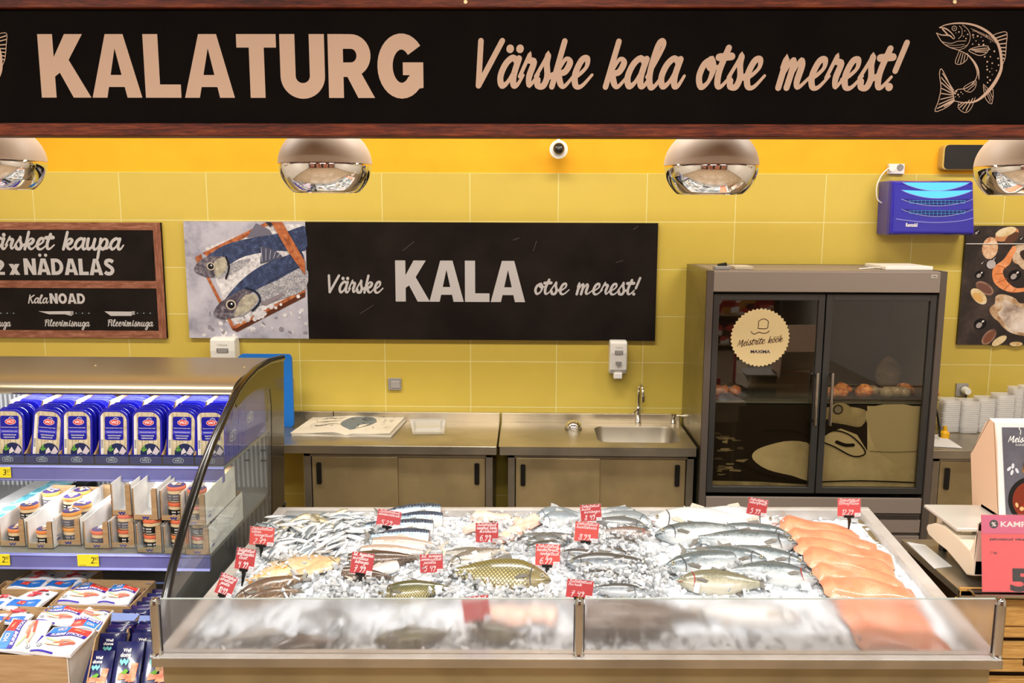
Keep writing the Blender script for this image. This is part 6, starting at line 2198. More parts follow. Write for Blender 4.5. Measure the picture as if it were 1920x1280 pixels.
# --- herring packs in blue cartons
VBL = M('deep blue pack plastic', '#1a1aa4', .22, coat=.3)
VLB = H('#19199a', .3)
VRED = H('#d83a3c', .35)
NAVY = M('navy carton', '#1e2768', .5)
BEI = printed('print herring fillets', '#a8946e', '#cdbd98', '#e4dac0', 30, (4, 1, 1))
PW, PH = .124, .218
def tomb(w_, h_, r1=.045, r2=.008, inset=0.):
    x0, x1, z0, z1 = -w_ / 2 + inset, w_ / 2 - inset, inset, h_ - inset
    pts = []
    for cx, cz, r, a in ((x1 - r1, z1 - r1, r1, 0), (x0 + .022, z1 - .022, .022, 90), (x0 + r2, z0 + r2, r2, 180), (x1 - r2, z0 + r2, r2, 270)):
        for i in range(7):
            t_ = math.radians(a + 15 * i)
            pts.append((cx + r * math.cos(t_), cz + r * math.sin(t_)))
    return pts
def vici_meshes():
    out = []
    mb = MB()
    o1 = tomb(PW, PH)
    n = len(o1)
    o2 = [(x * .88, PH / 2 + (z - PH / 2) * .92) for x, z in o1]
    vs = [(x, 0, z) for x, z in o1] + [(x, .004, z) for x, z in o1] + [(x, .022, z) for x, z in o2]
    fs = [(i * n + k, i * n + (k + 1) % n, (i + 1) * n + (k + 1) % n, (i + 1) * n + k) for i in range(2) for k in range(n)] + [list(range(n)), list(range(2 * n, 3 * n))]
    mb.add(vs, fs, VBL)
    out.append(('tray', mb.mesh('tray')))
    p = Plane((0, 0, 0), (1, 0, 0), (0, 0, 1))
    mb = MB()
    poly2(mb, p, tomb(PW, PH, .04, .006, .008), BEI, 1)
    for x in (-.022, .004, .024):
        stroke2(mb, p, [(x, .01), (x + .003, .08), (x, .1)], .0018, H('#8d7a56'), 2)
    out.append(('film_picture', mb.mesh('film_picture')))
    mb = MB()
    poly2(mb, p, [(-.054, .02), (-.042, .02), (-.042, .19), (-.05, .2), (-.054, .19)], H('#e6e2d6'), 3)
    for k in range(9):
        poly2(mb, p, [(-.052, .062 + k * .004), (-.044, .062 + k * .004), (-.044, .064 + k * .004), (-.052, .064 + k * .004)], H('#33343a'), 4)
    disc2(mb, p, -.044, .018, .009, H('#2d2f36'), 4, 14)
    out.append(('barcode_strip', mb.mesh('barcode_strip')))
    mb = MB()
    poly2(mb, p, rrect(-.037, .095, .040, .192, .008), VLB, 3)
    poly2(mb, p, [(-.037, .121), (.040, .121), (.040, .135), (-.037, .135)], H('#4644c0'), 4)
    out.append(('printed_label', mb.mesh('printed_label')))
    mb = MB()
    disc2(mb, p, .006, .168, .023, H('#f3e6df'), 5, 20, .0125)
    disc2(mb, p, .006, .168, .021, VRED, 6, 20, .0108)
    ftext(mb, p, 'VICI', -.009, .1625, .021, .1735, WHITE, 7, wt=.03, slant=.15)
    stroke2(mb, p, [(.0, .183), (.008, .187), (.02, .183)], .0018, WHITE, 5, smooth=3)
    out.append(('brand_logo', mb.mesh('brand_logo')))
    mb = MB()
    ftext(mb, p, 'TRADICIONĀLĀ SIĻĶU FILEJA', -.033, .142, .036, .147, WHITE, 6, wt=.015)
    ftext(mb, p, 'TRADICINĖ SILKIŲ FILĖ', -.030, .125, .034, .131, WHITE, 6, wt=.015)
    ftext(mb, p, 'TRADITSIOONILINE', -.025, .111, .03, .116, WHITE, 6, wt=.015)
    ftext(mb, p, 'HEERINGAFILEE', -.022, .101, .025, .106, WHITE, 6, wt=.015)
    out.append(('lettering', mb.mesh('lettering')))
    mb = MB()
    pts = [(.014 + .042 * math.cos(a), .040 + .042 * math.sin(a)) for a in [math.radians(x) for x in range(0, 360, 15)]]
    pts = [(min(.0535, x), max(.009, y)) for x, y in pts]
    poly2(mb, p, pts, H('#1d2650'), 3)
    for pts, c in (([(.0, .035), (.022, .046), (.01, .064), (.0, .05)], '#dcd2d4'), ([(.02, .04), (.036, .07), (.052, .05), (.04, .034)], '#cfc2c8'), ([(-.02, .012), (.002, .03), (.02, .022), (.012, .01)], '#e6dcdc'), ([(.02, .012), (.03, .03), (.052, .03), (.052, .01)], '#d8ccd0')):
        poly2(mb, p, pts, H(c), 4)
    disc2(mb, p, .016, .028, .009, H('#e9e0e2'), 5, 12)
    for x, y, r_ in ((-.006, .056, .5), (-.012, .066, 1.4), (-.016, .054, 2.4), (.044, .02, .4)):
        disc2(mb, p, x, y, .008, H('#5f9a3c'), 6, 10, .0045, r_)
    out.append(('dish_picture', mb.mesh('dish_picture')))
    return out
VM = vici_meshes()
def put_parts(name, meshes, T4, label, cat, group=None, only=None):
    e = empty(name, label, cat, group, T4)
    for nm, me in meshes:
        if only and nm not in only: continue
        c = bpy.data.objects.new(nm, me)
        COL.objects.link(c)
        c.parent = e
    return e
logom = None
def vici_logo(mb, p, cx, cy_, s_, m):
    pts = [(cx + x, cy_ + y) for x, y in rrect(-.022 * s_, -.009 * s_, .022 * s_, .009 * s_, .0088 * s_)]
    stroke2(mb, p, pts, .0018 * s_, m, 2, closed=True)
    ftext(mb, p, 'VICI', cx - .015 * s_, cy_ - .005 * s_, cx + .015 * s_, cy_ + .005 * s_, m, 2, wt=.025, slant=.15)
    stroke2(mb, p, [(cx - .004 * s_, cy_ + .014 * s_), (cx + .002 * s_, cy_ + .011 * s_), (cx + .010 * s_, cy_ + .015 * s_)], .0016 * s_, m, 2)
xs_ = [-16, 48, 112, 178, 243, 305, 365, 427]
ords = ['first', 'second', 'third', 'fourth', 'fifth', 'sixth', 'seventh']
SIL = H('#c8cad2')
for i in range(7):
    yc = Y1 + .012
    a, b = P(xs_[i], 873, yc), P(xs_[i + 1], 873, yc)
    x0, x1 = a.x + .001, min(b.x - .001, CX - .034)
    z0 = Z1 + .002
    lab = 'navy carton tray of herring packs, ' + ords[i] + ' from the left on the upper shelf'
    e = empty('display_carton', lab, 'carton', 'navy cartons on the upper shelf')
    D = .56
    MB().box((x0, yc, z0), (x1, yc + .002, z0 + .042), NAVY).build('front_lip', e)
    mb = MB()
    vici_logo(mb, Plane((x0, yc, z0), (1, 0, 0), (0, 0, 1)), (x1 - x0) / 2, .019, 1.0, SIL)
    mb.build('brand_logo', e, recalc=False)
    MB().box((x0, yc, z0), (x1, yc + D, z0 + .002), NAVY).build('bottom', e)
    side = [(yc, z0), (yc, z0 + .042), (yc + .03, z0 + .06), (yc + .12, z0 + .17), (yc + .16, z0 + .23), (yc + D, z0 + .235), (yc + D, z0)]
    BL_ = M('blue carton side', '#26318a', .45)
    for sx_, mm in ((x0, KRAFT), (x1 - .002, BL_ if i == 6 else KRAFT)):
        s_ = MB().prism([(sx_, y, z) for y, z in side], (.002, 0, 0), mm).build('side_panel', e)
        if i == 6 and mm is BL_:
            pr_ = Plane((sx_ + .0022, yc, z0), (0, 1, 0), (0, 0, 1))
            mb = MB()
            vici_logo(mb, pr_, .115, .095, 1.9, SIL)
            vici_logo(mb, pr_, .34, .12, 1.9, SIL)
            mb.build('brand_logo', s_, recalc=False)
    MB().box((x0, yc + D - .002, z0), (x1, yc + D, z0 + .262), KRAFT).build('back_panel', e)
    pivot(e, ((x0 + x1) / 2, yc, z0))
    jit = [0, .004, -.003, .002, 0, .004, .002][i]
    nrow = 9
    for k in range(nrow):
        yk = yc + .014 + k * .030 + random.uniform(-.003, .003)
        zk = z0 + .003 + .0016 * k
        R3 = Matrix.Rotation(math.radians(-7 - (k % 3)), 4, 'X') @ Matrix.Rotation(math.radians(random.uniform(-1.5, 1.5) if k else (0, 4, 0, 0, 0, 1, -1)[i]), 4, 'Y')
        T4 = Matrix.Translation((((x0 + x1) / 2) + jit + random.uniform(-.002, .002), yk, zk)) @ R3
        if k == 0:
            put_parts('herring_pack', VM, T4, 'front herring pack with blue frame and red oval in the ' + ords[i] + ' carton from the left', 'food pack', 'herring packs on the upper shelf')
        else:
            put_parts('herring_pack', VM, T4, 'blue herring pack behind the front one in the ' + ords[i] + ' carton from the left', 'food pack', 'hidden herring packs, ' + ords[i] + ' carton', only=('tray',))

# --- jars in kraft cartons on the lower shelf
def jar_meshes(lid, lidtop, label_c, name):
    out = []
    R_ = .036
    LID, TOPM, LBL = H(lid, .4), H(lidtop, .4), H(label_c, .4)
    out.append(('jar_glass', MB().lathe([(.0, 0), (R_ * .9, .001), (R_, .006), (R_, .040), (R_ * .93, .047), (R_ * .93, .050), (0, .050)], (0, 0, 0), M('cream filled glass', '#d8bf94', .15, coat=.5), 24).mesh('jar_glass', 50)))
    out.append(('paper_label', MB().lathe([(R_ + .0005, .008), (R_ + .0008, .009), (R_ + .0008, .035), (R_ + .0005, .036)], (0, 0, 0), LBL, 24).mesh('paper_label', 50)))
    out.append(('lid', MB().lathe([(R_ * .99, .049), (R_ * 1.02, .051), (R_ * 1.02, .060), (R_ * .97, .063), (0, .063)], (0, 0, 0), LID, 24).mesh('lid', 50)))
    p = Plane((0, 0, .0632), (1, 0, 0), (0, 1, 0))
    mb = MB()
    disc2(mb, p, 0, 0, R_ * .94, TOPM, 1, 24)
    rr = random.Random(len(name))
    for k in range(5):
        disc2(mb, p, rr.uniform(-.018, .018), rr.uniform(-.018, .018), .010, H(('#f0e2d6', '#e0a878', '#f5efe8')[k % 3]), 2 + k, 8, .006, rr.random() * 3)
    stroke2(mb, p, [(-.018, .012), (-.004, .02), (.016, .014)], .004, WHITE, 8, smooth=3)
    out.append(('lid_print', mb.mesh('lid_print')))
    mb = MB()
    for s_ in range(-4, 5):
        a = math.radians(-90 + s_ * 9)
        if s_ in (-1, 4): continue
        for zz, hh in ((.024, .006), (.014, .004)):
            c = V(((R_ + .0014) * math.cos(a), (R_ + .0014) * math.sin(a), zz))
            tx = V((-math.sin(a), math.cos(a), 0)) * .0018
            mb.add([c - tx, c + tx, c + tx + V((0, 0, hh)), c - tx + V((0, 0, hh))], [(0, 1, 2, 3)], WHITE if label_c != '#5d5a60' else H('#b9b4b4'))
    out.append(('label_print', mb.mesh('label_print')))
    return out
JARS = [jar_meshes('#e0864a', '#3d3360', '#2a2622', 'a'), jar_meshes('#e09a4e', '#4a3a6a', '#5d5a60', 'bb'), jar_meshes('#df7a62', '#54466e', '#5d5a60', 'ccc'), jar_meshes('#dd6e4a', '#2a2440', '#1c1917', 'dddd')]
jn = 0
def jar(x, y, z, kind, label):
    T4 = Matrix.Translation((x, y, z)) @ Matrix.Rotation(random.uniform(-.5, .5), 4, 'Z')
    put_parts('food_jar', JARS[kind], T4, label, 'jar', 'small jars in the kraft cartons')
WV = H('#2a2f86')
def jar_carton(px0, px1, pyb, z0, label, stacks, hL=.112, hR=.112, D=.40, kinds=(0, 1), front=True, tall=0., lab2=''):
    a, b = PZ(px0, pyb, z0), PZ(px1, pyb, z0)
    y0 = (a.y + b.y) / 2
    x0, x1 = a.x, b.x
    if x1 > CX - .036:
        x0, x1 = x0 - (x1 - CX + .036), CX - .036
    e = empty('jar_carton', label, 'carton', 'open kraft cartons on the lower shelf')
    h = hL + tall
    mb = MB()
    mb.box((x0, y0, z0), (x1, y0 + .002, z0 + .022), KRAFT)
    mb.prism([(x0, y0, z0 + .022), (x0 + .006, y0, z0 + .022), (x0 + .006, y0, z0 + h), (x0, y0, z0 + h)], (0, .002, 0), KRAFT)
    mb.prism([(x1 - .024, y0, z0 + .022), (x1, y0, z0 + .022), (x1, y0, z0 + h), (x1 - .018, y0, z0 + h), (x1 - .023, y0, z0 + h - .008)], (0, .002, 0), KRAFT)
    mb.build('front_panel', e)
    pl_ = Plane((x0, y0, z0), (1, 0, 0), (0, 0, 1))
    mb = MB()
    cx = (x1 - x0) / 2
    stroke2(mb, pl_, [(cx - .012, .015), (cx - .007, .007), (cx, .013), (cx + .007, .007), (cx + .012, .015)], .005, WV, 1, caps=False)
    mb.build('w_logo', e, recalc=False)
    side = [(y0, z0), (y0, z0 + h), (y0 + D * .5, z0 + h + .01), (y0 + D, z0 + h + .012), (y0 + D, z0)]
    MB().prism([(x0, y, z) for y, z in side], (.002, 0, 0), CARDW).build('side_panel', e)
    sp = MB().prism([(x1 - .002, y, z) for y, z in side], (.002, 0, 0), CARDW).build('side_panel', e)
    ps = Plane((x1 + .0002, y0, z0), (0, 1, 0), (0, 0, 1))
    mb = MB()
    stroke2(mb, ps, [(.028, .030), (.034, .024), (.040, .030), (.046, .024), (.052, .030)], .004, WV, 1, caps=False)
    ftext(mb, ps, 'Well done', .028, .038, .055, .046, WV, 1)
    for k in range(5):
        stroke2(mb, ps, [(.02, .01 + k * .004), (.12, .03 + k * .006), (.22, .035 + k * .010), (.38, .085 + k * .004)], .0007, H('#6d6f90'), 1, smooth=4)
    mb.build('side_print', sp, recalc=False)
    mb = MB()
    mb.box((x0, y0, z0), (x1, y0 + D, z0 + .002), CARDW)
    mb.box((x0, y0 + D - .002, z0), (x1, y0 + D, z0 + h + .012), KRAFT)
    mb.build('carton_base', e)
    pivot(e, ((x0 + x1) / 2, y0, z0))
    for k, (d, n) in enumerate(stacks):
        for j in range(n):
            jar((x0 + x1) / 2 - .002, y0 + d, z0 + .003 + j * .064, kinds[(k + j) % len(kinds)], '%s jar, %s of the %s pile in the %s' % (('orange lidded' if kinds[(k + j) % len(kinds)] < 2 else 'coral lidded'), ('bottom', 'top')[j], ('front', 'middle', 'rear')[k], lab2))
    return x0, x1, y0
jar_carton(0, 49, 1024, Z2 + .002, 'kraft carton of jars at the far left of the lower shelf', [(.045, 1), (.135, 2), (.3, 2)], lab2='far left carton')
jar_carton(52, 101, 1028, Z2 + .002, 'kraft carton with one jar in front, second from the left', [(.05, 1), (.26, 2), (.34, 2)], lab2='second carton')
jar_carton(104, 153, 1022, Z2 + .002, 'kraft carton with two stacked jars, third from the left', [(.045, 2), (.13, 2)], kinds=(1, 1), lab2='third carton')
jar_carton(158, 206, 1028, Z2 + .002, 'kraft carton with a single coral lidded jar, fourth from the left', [(.045, 1), (.22, 2)], kinds=(2, 0), lab2='fourth carton')
jar_carton(209, 254, 1027, Z2 + .002, 'kraft carton of jars under the empty upper left carton', [(.05, 2), (.14, 2)], kinds=(3, 2), lab2='fifth carton')
jar_carton(257, 305, 1036, Z2 + .002, 'kraft carton of black labelled jars, sixth from the left', [(.045, 2), (.13, 2)], kinds=(3, 3), lab2='sixth carton')
jar_carton(308, 356, 1038, Z2 + .002, 'kraft carton of dark jars beside the black arm', [(.05, 2), (.14, 2)], kinds=(0, 3), lab2='seventh carton')
jar_carton(366, 412, 1040, Z2 + .002, 'lower carton with white wavy printed side behind the end glass', [(.05, 2), (.14, 2)], kinds=(2, 2), lab2='carton at the end glass')
ZU = Z2 + .118 + .012
def UP(px0, px1, pyb, label, st, kinds=(0,), lab2='', tall=0):
    jar_carton(px0, px1, pyb, ZU, label, st, kinds=kinds, lab2=lab2, D=.34, tall=tall)
UP(210, 248, 966, 'empty white carton stacked on the jar cartons, left one', [], tall=.018)
UP(250, 297, 975, 'empty white carton stacked on the jar cartons, right one', [], tall=.018)
UP(302, 350, 976, 'upper carton with two jars stacked left of the black arm', [(.05, 2)], (3, 2), 'upper carton by the black arm', .01)
UP(364, 412, 985, 'upper carton with white printed side and torn corner behind the end glass', [(.06, 2)], (2,), 'upper carton at the end glass', .012)

TEAL = printed('print teal pack', '#1f7f94', '#6cc0cc', '#d8d2d0', 20)
for k, (x, y) in enumerate(((22, 962), (48, 946), (72, 932), (98, 918))):
    q0 = PZ(x, y, Z2 + .05 + .003 * k)
    o = MB().prism([(p_[0] + q0.x, p_[1] + q0.y, Z2 + .05 + .004 * k) for p_ in ((-.055, -.09), (.055, -.09), (.055, .09), (-.055, .09))], (0, 0, .012), TEAL).build('fish_snack_pack', bevel=.004)
    tag(o, ['teal pack nearest the front in the left rear carton', 'teal pack second from the front in the left rear carton', 'teal pack third from the front in the left rear carton', 'teal pack furthest back in the left rear carton'][k], 'food pack', 'teal packs at the back of the lower shelf')
q0, q1 = PZ(-8, 968, Z2), PZ(120, 905, Z2)
e = empty('snack_carton', 'long white carton of teal packs at the back left of the lower shelf', 'carton')
MB().box((q0.x - .06, q0.y, Z2 + .001), (q0.x + .12, 3.97, Z2 + .03), CARDW).build('tray_base', e)
MB().box((q0.x + .12, q0.y, Z2 + .001), (q0.x + .122, 3.97, Z2 + .07), CARDW).build('side_panel', e)
pivot(e, (q0.x, q0.y, Z2))
q0 = P(140, 935, 3.9)
o = MB().box((q0.x, 3.88, Z2 + .001), (q0.x + .075, 3.97, P(140, 908, 3.88).z), BLACKM).build('black_box', bevel=.003)
tag(o, 'small black box at the back of the lower shelf', 'box')


# --- packs and cartons on the bottom deck
class Quad:
    """printed face of a pack given by four corners: bottom left, bottom right, top right, top left"""
    def __init__(s, q, bulge=.008, curl=.004):
        s.q = [V(p) for p in q]
        s.n = (s.q[1] - s.q[0]).cross(s.q[3] - s.q[0]).normalized()
        s.b, s.c = bulge, curl
    def f(s, u, v):
        p = (s.q[0] * (1 - u) + s.q[1] * u) * (1 - v) + (s.q[3] * (1 - u) + s.q[2] * u) * v
        e_ = max(0, min(1, u)), max(0, min(1, v))
        return p + s.n * (s.b * (math.sin(math.pi * e_[0]) * math.sin(math.pi * e_[1])) ** .6 + s.c * math.sin(u * 7 + v * 5))
    def at(s, x, y, h=0):
        return s.f(x, y) + s.n * (.0012 + h)
def tess(mb, Q, pts, m, layer=1, k=6):
    """a four sided print patch that follows the bulging pack"""
    a, b, c, d = [V((*p, 0)) for p in pts]
    mb.grid(lambda u, v: Q.at(*((a * (1 - u) + b * u) * (1 - v) + (d * (1 - u) + c * u) * v).xy, layer * LAYER), k, k, m)
FILM = M('glossy white film', '#e8e6ea', .2, coat=.4)
SBLU, SRED, SPUR = H('#3f86d0', .3), H('#e0453c', .3), H('#3a2aa0', .3)
def pack_body(Q, e, m, thick=.008):
    mb = MB()
    mb.grid(Q.f, 12, 12, m)
    mb.grid(lambda u, v: Q.q[0].lerp(Q.q[1], u).lerp(Q.q[3].lerp(Q.q[2], u), v) - Q.n * thick, 4, 4, m)
    for fa in (lambda t_: (t_, 0), lambda t_: (t_, 1), lambda t_: (0, t_), lambda t_: (1, t_)):
        mb.grid(lambda u, v, fa=fa: Q.f(*fa(u)).lerp(Q.q[0].lerp(Q.q[1], fa(u)[0]).lerp(Q.q[3].lerp(Q.q[2], fa(u)[0]), fa(u)[1]) - Q.n * thick, v), 6, 1, m)
    return mb.build('film', e, smooth=40)
ZK = .742
def surimi(px, label, kind='stick', z=ZK, turn=0):
    """px: corners bottom left, bottom right, top right, top left as the print reads"""
    q = [PZ(x, y, z) for x, y in px]
    Q = Quad(q, .008, .004)
    if Q.n.z < 0: Q.n = -Q.n
    e = empty('surimi_pack', label, 'food pack', 'white surimi packs on the bottom deck')
    pack_body(Q, e, FILM)
    if kind == 'stick':
        mb = MB()
        tess(mb, Q, [(.04, .72), (.5, .72), (.5, .96), (.04, .96)], SBLU)
        tess(mb, Q, [(.5, .72), (.97, .72), (.97, .96), (.5, .96)], SRED)
        tess(mb, Q, [(.04, .58), (.97, .60), (.97, .72), (.04, .72)], SPUR, 2)
        tess(mb, Q, [(.0, .0), (.55, .0), (.55, .05), (.0, .05)], SPUR, 2)
        mb.build('printed_bands', e, recalc=False)
        mb = MB()
        ftext(mb, Q, 'SURIMI STICKS', .14, .61, .9, .70, WHITE, 3, wt=.03, slant=.15)
        ftext(mb, Q, 'VICI', .2, .79, .42, .90, H('#f6d8dc'), 3, wt=.03)
        ftext(mb, Q, '200 g', .62, .80, .84, .88, H('#f6d8b0'), 3, wt=.02)
        mb.build('lettering', e, recalc=False)
        mb = MB()
        for k, (x, y, a, c) in enumerate(((.30, .45, -.3, '#b9cf9a'), (.45, .32, .35, '#f0a890'), (.55, .38, .25, '#e8745c'), (.68, .40, -.15, '#f29a80'), (.74, .30, .2, '#e3604a'), (.38, .28, .0, '#e6e2b8'))):
            dx, dy = .18 * math.cos(a), .18 * math.sin(a)
            tess(mb, Q, [(x - dx, y - dy - .03), (x + dx, y + dy - .03), (x + dx, y + dy + .03), (x - dx, y - dy + .03)], H(c), 2 + k)
        mb.build('food_picture', e, recalc=False)
        mb = MB()
        disc2(mb, Q, .12, .2, .06, H('#8a8f94'), 2, 14, .06)
        disc2(mb, Q, .12, .2, .045, FILM, 3, 14, .045)
        stroke2(mb, Q, [(.09, .2), (.15, .22)], .02, H('#55595e'), 4)
        mb.build('round_mark', e, recalc=False)
    else:
        mb = MB()
        tess(mb, Q, [(.05, .04), (.9, .04), (.9, .34), (.05, .34)], H('#2f6fc4', .3))
        mb.build('printed_bands', e, recalc=False)
        mb = MB()
        poly2(mb, Q, [(.3, .12), (.5, .12), (.5, .27), (.3, .27)], SRED, 3)
        ftext(mb, Q, 'VICI', .32, .15, .48, .23, WHITE, 4, wt=.03)
        ftext(mb, Q, '200 g', .56, .15, .78, .24, H('#bcd4f0'), 3, wt=.02)
        mb.build('lettering', e, recalc=False)
        mb = MB()
        rr = random.Random(int(px[0][0]))
        for k in range(9):
            x, y, a = rr.uniform(.35, .65), rr.uniform(.52, .8), rr.uniform(-.8, .8)
            dx, dy = .15 * math.cos(a), .15 * math.sin(a)
            tess(mb, Q, [(x - dx, y - dy - .03), (x + dx, y + dy - .03), (x + dx, y + dy + .03), (x - dx, y - dy + .03)], H(('#d8404c', '#e8646c', '#c22c3c')[k % 3]), 2 + k)
        disc2(mb, Q, .85, .65, .05, H('#55595e'), 2, 12, .05)
        mb.build('food_picture', e, recalc=False)
    c = (q[0] + q[2]) / 2
    pivot(e, c - V((0, 0, .008)))
surimi([(55, 1222), (132, 1229), (178, 1181), (100, 1174)], 'white surimi stick pack lying askew on the front right corner of the kraft box', z=ZK + .014)
surimi([(62, 1226), (98, 1166), (24, 1158), (-10, 1216)][::1], 'white surimi pack turned sideways at the front left of the kraft box', z=ZK + .006)
surimi([(66, 1164), (132, 1174), (163, 1142), (90, 1134)], 'white surimi pack behind the two front ones in the kraft box', z=ZK)
surimi([(208, 1150), (168, 1138), (122, 1174), (186, 1181)], 'white surimi pack lying upside down at the right side of the kraft box', z=ZK + .002)
surimi([(103, 1129), (184, 1131), (207, 1101), (148, 1089)], 'left white surimi stick pack in the middle carton', z=ZK)
surimi([(182, 1131), (241, 1132), (262, 1101), (213, 1094)], 'right white surimi stick pack in the middle carton', z=ZK + .004)
surimi([(4, 1139), (70, 1140), (112, 1106), (62, 1102)], 'white pack with blue base and red sticks in the left carton', 'red')
surimi([(-50, 1140), (2, 1138), (40, 1118), (-5, 1114)], 'white and red pack cut by the left edge of the photo', 'red', z=ZK + .003)
surimi([(-20, 1166), (48, 1168), (70, 1144), (10, 1142)], 'white and red pack half covered by the sideways surimi pack', 'red', z=ZK - .004)
surimi([(12, 1102), (80, 1102), (122, 1071), (62, 1070)], 'blue and red pack in the shaded rear carton, left one', 'red')
surimi([(80, 1102), (134, 1102), (184, 1070), (124, 1071)], 'blue and red pack in the shaded rear carton, right one', 'red')
def open_box(pts, label, z=ZK + .006, h=.15, inner=KRAFT, thick=.004, outer=None):
    """cardboard box walls from four top corners: front left, front right, back right, back left"""
    q = [PZ(x, y, z) for x, y in pts]
    e = empty('cardboard_box', label, 'cardboard box', 'kraft boxes on the bottom deck')
    for k in range(4):
        a, b = q[k], q[(k + 1) % 4]
        nrm = (b - a).cross(V((0, 0, 1))).normalized() * thick
        MB().prism([a, b, b - V((0, 0, h)), a - V((0, 0, h))], -nrm, (outer if (k == 1 and outer) else inner)).build('box_wall', e)
    mb = MB().add([p - V((0, 0, h)) for p in q], [(0, 1, 2, 3)], inner).build('box_floor', e)
    pivot(e, (q[0] + q[2]) / 2 - V((0, 0, h)))
open_box([(-70, 1226), (127, 1231), (214, 1143), (35, 1136)], 'front kraft box with a white right side full of surimi packs', outer=CARDW, h=.17)
open_box([(92, 1133), (243, 1137), (292, 1088), (146, 1085)], 'middle kraft carton holding two surimi stick packs')
open_box([(-60, 1144), (88, 1146), (140, 1092), (10, 1088)], 'left kraft carton of red stick packs')
open_box([(2, 1104), (136, 1106), (192, 1068), (58, 1066)], 'shaded rear kraft carton under the lower shelf')
NVY = M('navy vacuum pack', '#121440', .2, coat=.5, nz=('#1d2160', 10))
PUR = M('purple pack', '#35225e', .25, coat=.5, nz=('#231a55', 10))
TEALK = H('#7fd0cc', .4)
CRABO = printed('print crab sticks', '#e0603a', '#f08a5c', '#f6ae86', 20, (1, 1, 6))
def crab(px, yb, yt, label, full=True, m=NVY):
    """upright leaning pack; px corners bottom left, bottom right, top right, top left; yb, yt: depths of bottom and top"""
    q = [P(*px[0], yb), P(*px[1], yb), P(*px[2], yt), P(*px[3], yt)]
    Q = Quad(q, .004, .001)
    if Q.n.y > 0: Q.n = -Q.n
    e = empty('crab_stick_pack', label, 'food pack', 'navy crab stick packs')
    pack_body(Q, e, m, .016)
    mb = MB()
    ftext(mb, Q, 'Well', .28, .80, .58, .87, WHITE, 2, wt=.03)
    ftext(mb, Q, 'done', .20, .71, .60, .79, WHITE, 2, wt=.03)
    if full: ftext(mb, Q, 'Crab', .05, .06, .75, .24, WHITE, 4, wt=.02)
    mb.build('lettering', e, recalc=False)
    mb = MB()
    stroke2(mb, Q, [(.22, .66), (.30, .60), (.38, .65), (.46, .60), (.54, .66)], .07, TEALK, 2, caps=False)
    mb.build('w_logo', e, recalc=False)
    if full:
        mb = MB()
        for k, (x, y, w_, h_) in enumerate(((.62, .26, .24, .34), (.5, .27, .16, .14), (.2, .3, .3, .12), (.66, .5, .2, .1))):
            tess(mb, Q, [(x, y), (x + w_, y + .02), (x + w_ + .05, y + h_), (x + .04, y + h_)], CRABO, 2 + k)
        poly2(mb, Q, [(.3, .42), (.5, .5), (.6, .46), (.5, .4)], H('#6fae3c'), 7)
        mb.build('food_picture', e, recalc=False)
    pivot(e, (q[0] + q[1]) / 2)
crab([(147, 1308), (200, 1308), (216, 1219), (172, 1219)], 2.50, 2.60, 'front left navy crab stick pack reading Well done')
crab([(205, 1308), (256, 1308), (271, 1202), (221, 1202)], 2.505, 2.62, 'front middle navy crab stick pack reading Crab, nearest the glass post')
crab([(262, 1308), (312, 1308), (326, 1203), (276, 1203)], 2.51, 2.62, 'navy crab stick pack half hidden behind the left glass post')
crab([(178, 1262), (226, 1262), (236, 1187), (188, 1187)], 2.64, 2.68, 'navy crab stick pack standing right behind the front left one', False)
crab([(240, 1260), (290, 1260), (298, 1186), (248, 1186)], 2.65, 2.70, 'navy crab stick pack behind the front middle one', False)
nm = ['first', 'second', 'third', 'fourth', 'fifth']
for j, (x, y, s_) in enumerate(((198, 1178, 2.72), (251, 1178, 2.73))):
    for k in range(3):
        yy = y - k * 6.5
        xx = x + k * 5
        crab([(xx - 3, yy + 60), (xx + 42, yy + 60), (xx + 46, yy), (xx, yy)], s_ + k * .03, s_ + .03 + k * .03, 'purple navy pack, %s in the row behind the %s crab packs' % (nm[k], ('left', 'right')[j]), False, (NVY, PUR)[k % 2])
for k in range(6):
    yy = 1142 - k * 7.5
    xx = 228 + k * 8
    crab([(xx, yy + 50), (xx + 52, yy + 50), (xx + 54, yy), (xx + 2, yy)], 2.90 + k * .045, 2.93 + k * .045, 'purple pack standing %s from the front in the carton behind the glass post' % ('first', 'second', 'third', 'fourth', 'fifth', 'sixth')[k], False, (NVY, PUR)[k % 2])
BLUEC = M('light blue card', '#7d8fc4', .6)
def slab3(px, y0, y1, label, m, nmx='card_divider'):
    q = [P(px[0][0], px[0][1], y0), P(px[1][0], px[1][1], y0), P(px[2][0], px[2][1], y1), P(px[3][0], px[3][1], y1)]
    o = MB().prism(q, (0, .003, 0), m).build(nmx)
    tag(o, label, 'card divider', 'card dividers of the crab stick boxes')
slab3([(208, 1166), (247, 1168), (262, 1151), (210, 1149)], 2.82, 2.90, 'light blue card flap behind the left crab stick packs', BLUEC)
slab3([(258, 1168), (300, 1168), (306, 1155), (262, 1154)], 2.82, 2.90, 'light blue card flap behind the right crab stick packs', BLUEC)
slab3([(272, 1094), (318, 1094), (320, 1091), (280, 1089)], 3.18, 3.24, 'light blue card flap at the back of the purple pack carton', BLUEC)
a, b, c, d = P(231, 1210, 2.66), P(238, 1180, 2.74), P(262, 1153, 2.92), P(255, 1185, 2.92)
o = MB().prism([a, d, c, b], (.004, 0, 0), KRAFT).build('card_divider')
tag(o, 'kraft card wall between the two rows of crab stick packs', 'card divider', 'card dividers of the crab stick boxes')
a, b, c, d = P(160, 1300, 2.5), P(180, 1196, 2.62), P(208, 1150, 2.88), P(203, 1230, 2.88)
o = MB().prism([a, d, c, b], (-.004, 0, 0), KRAFT).build('card_divider')
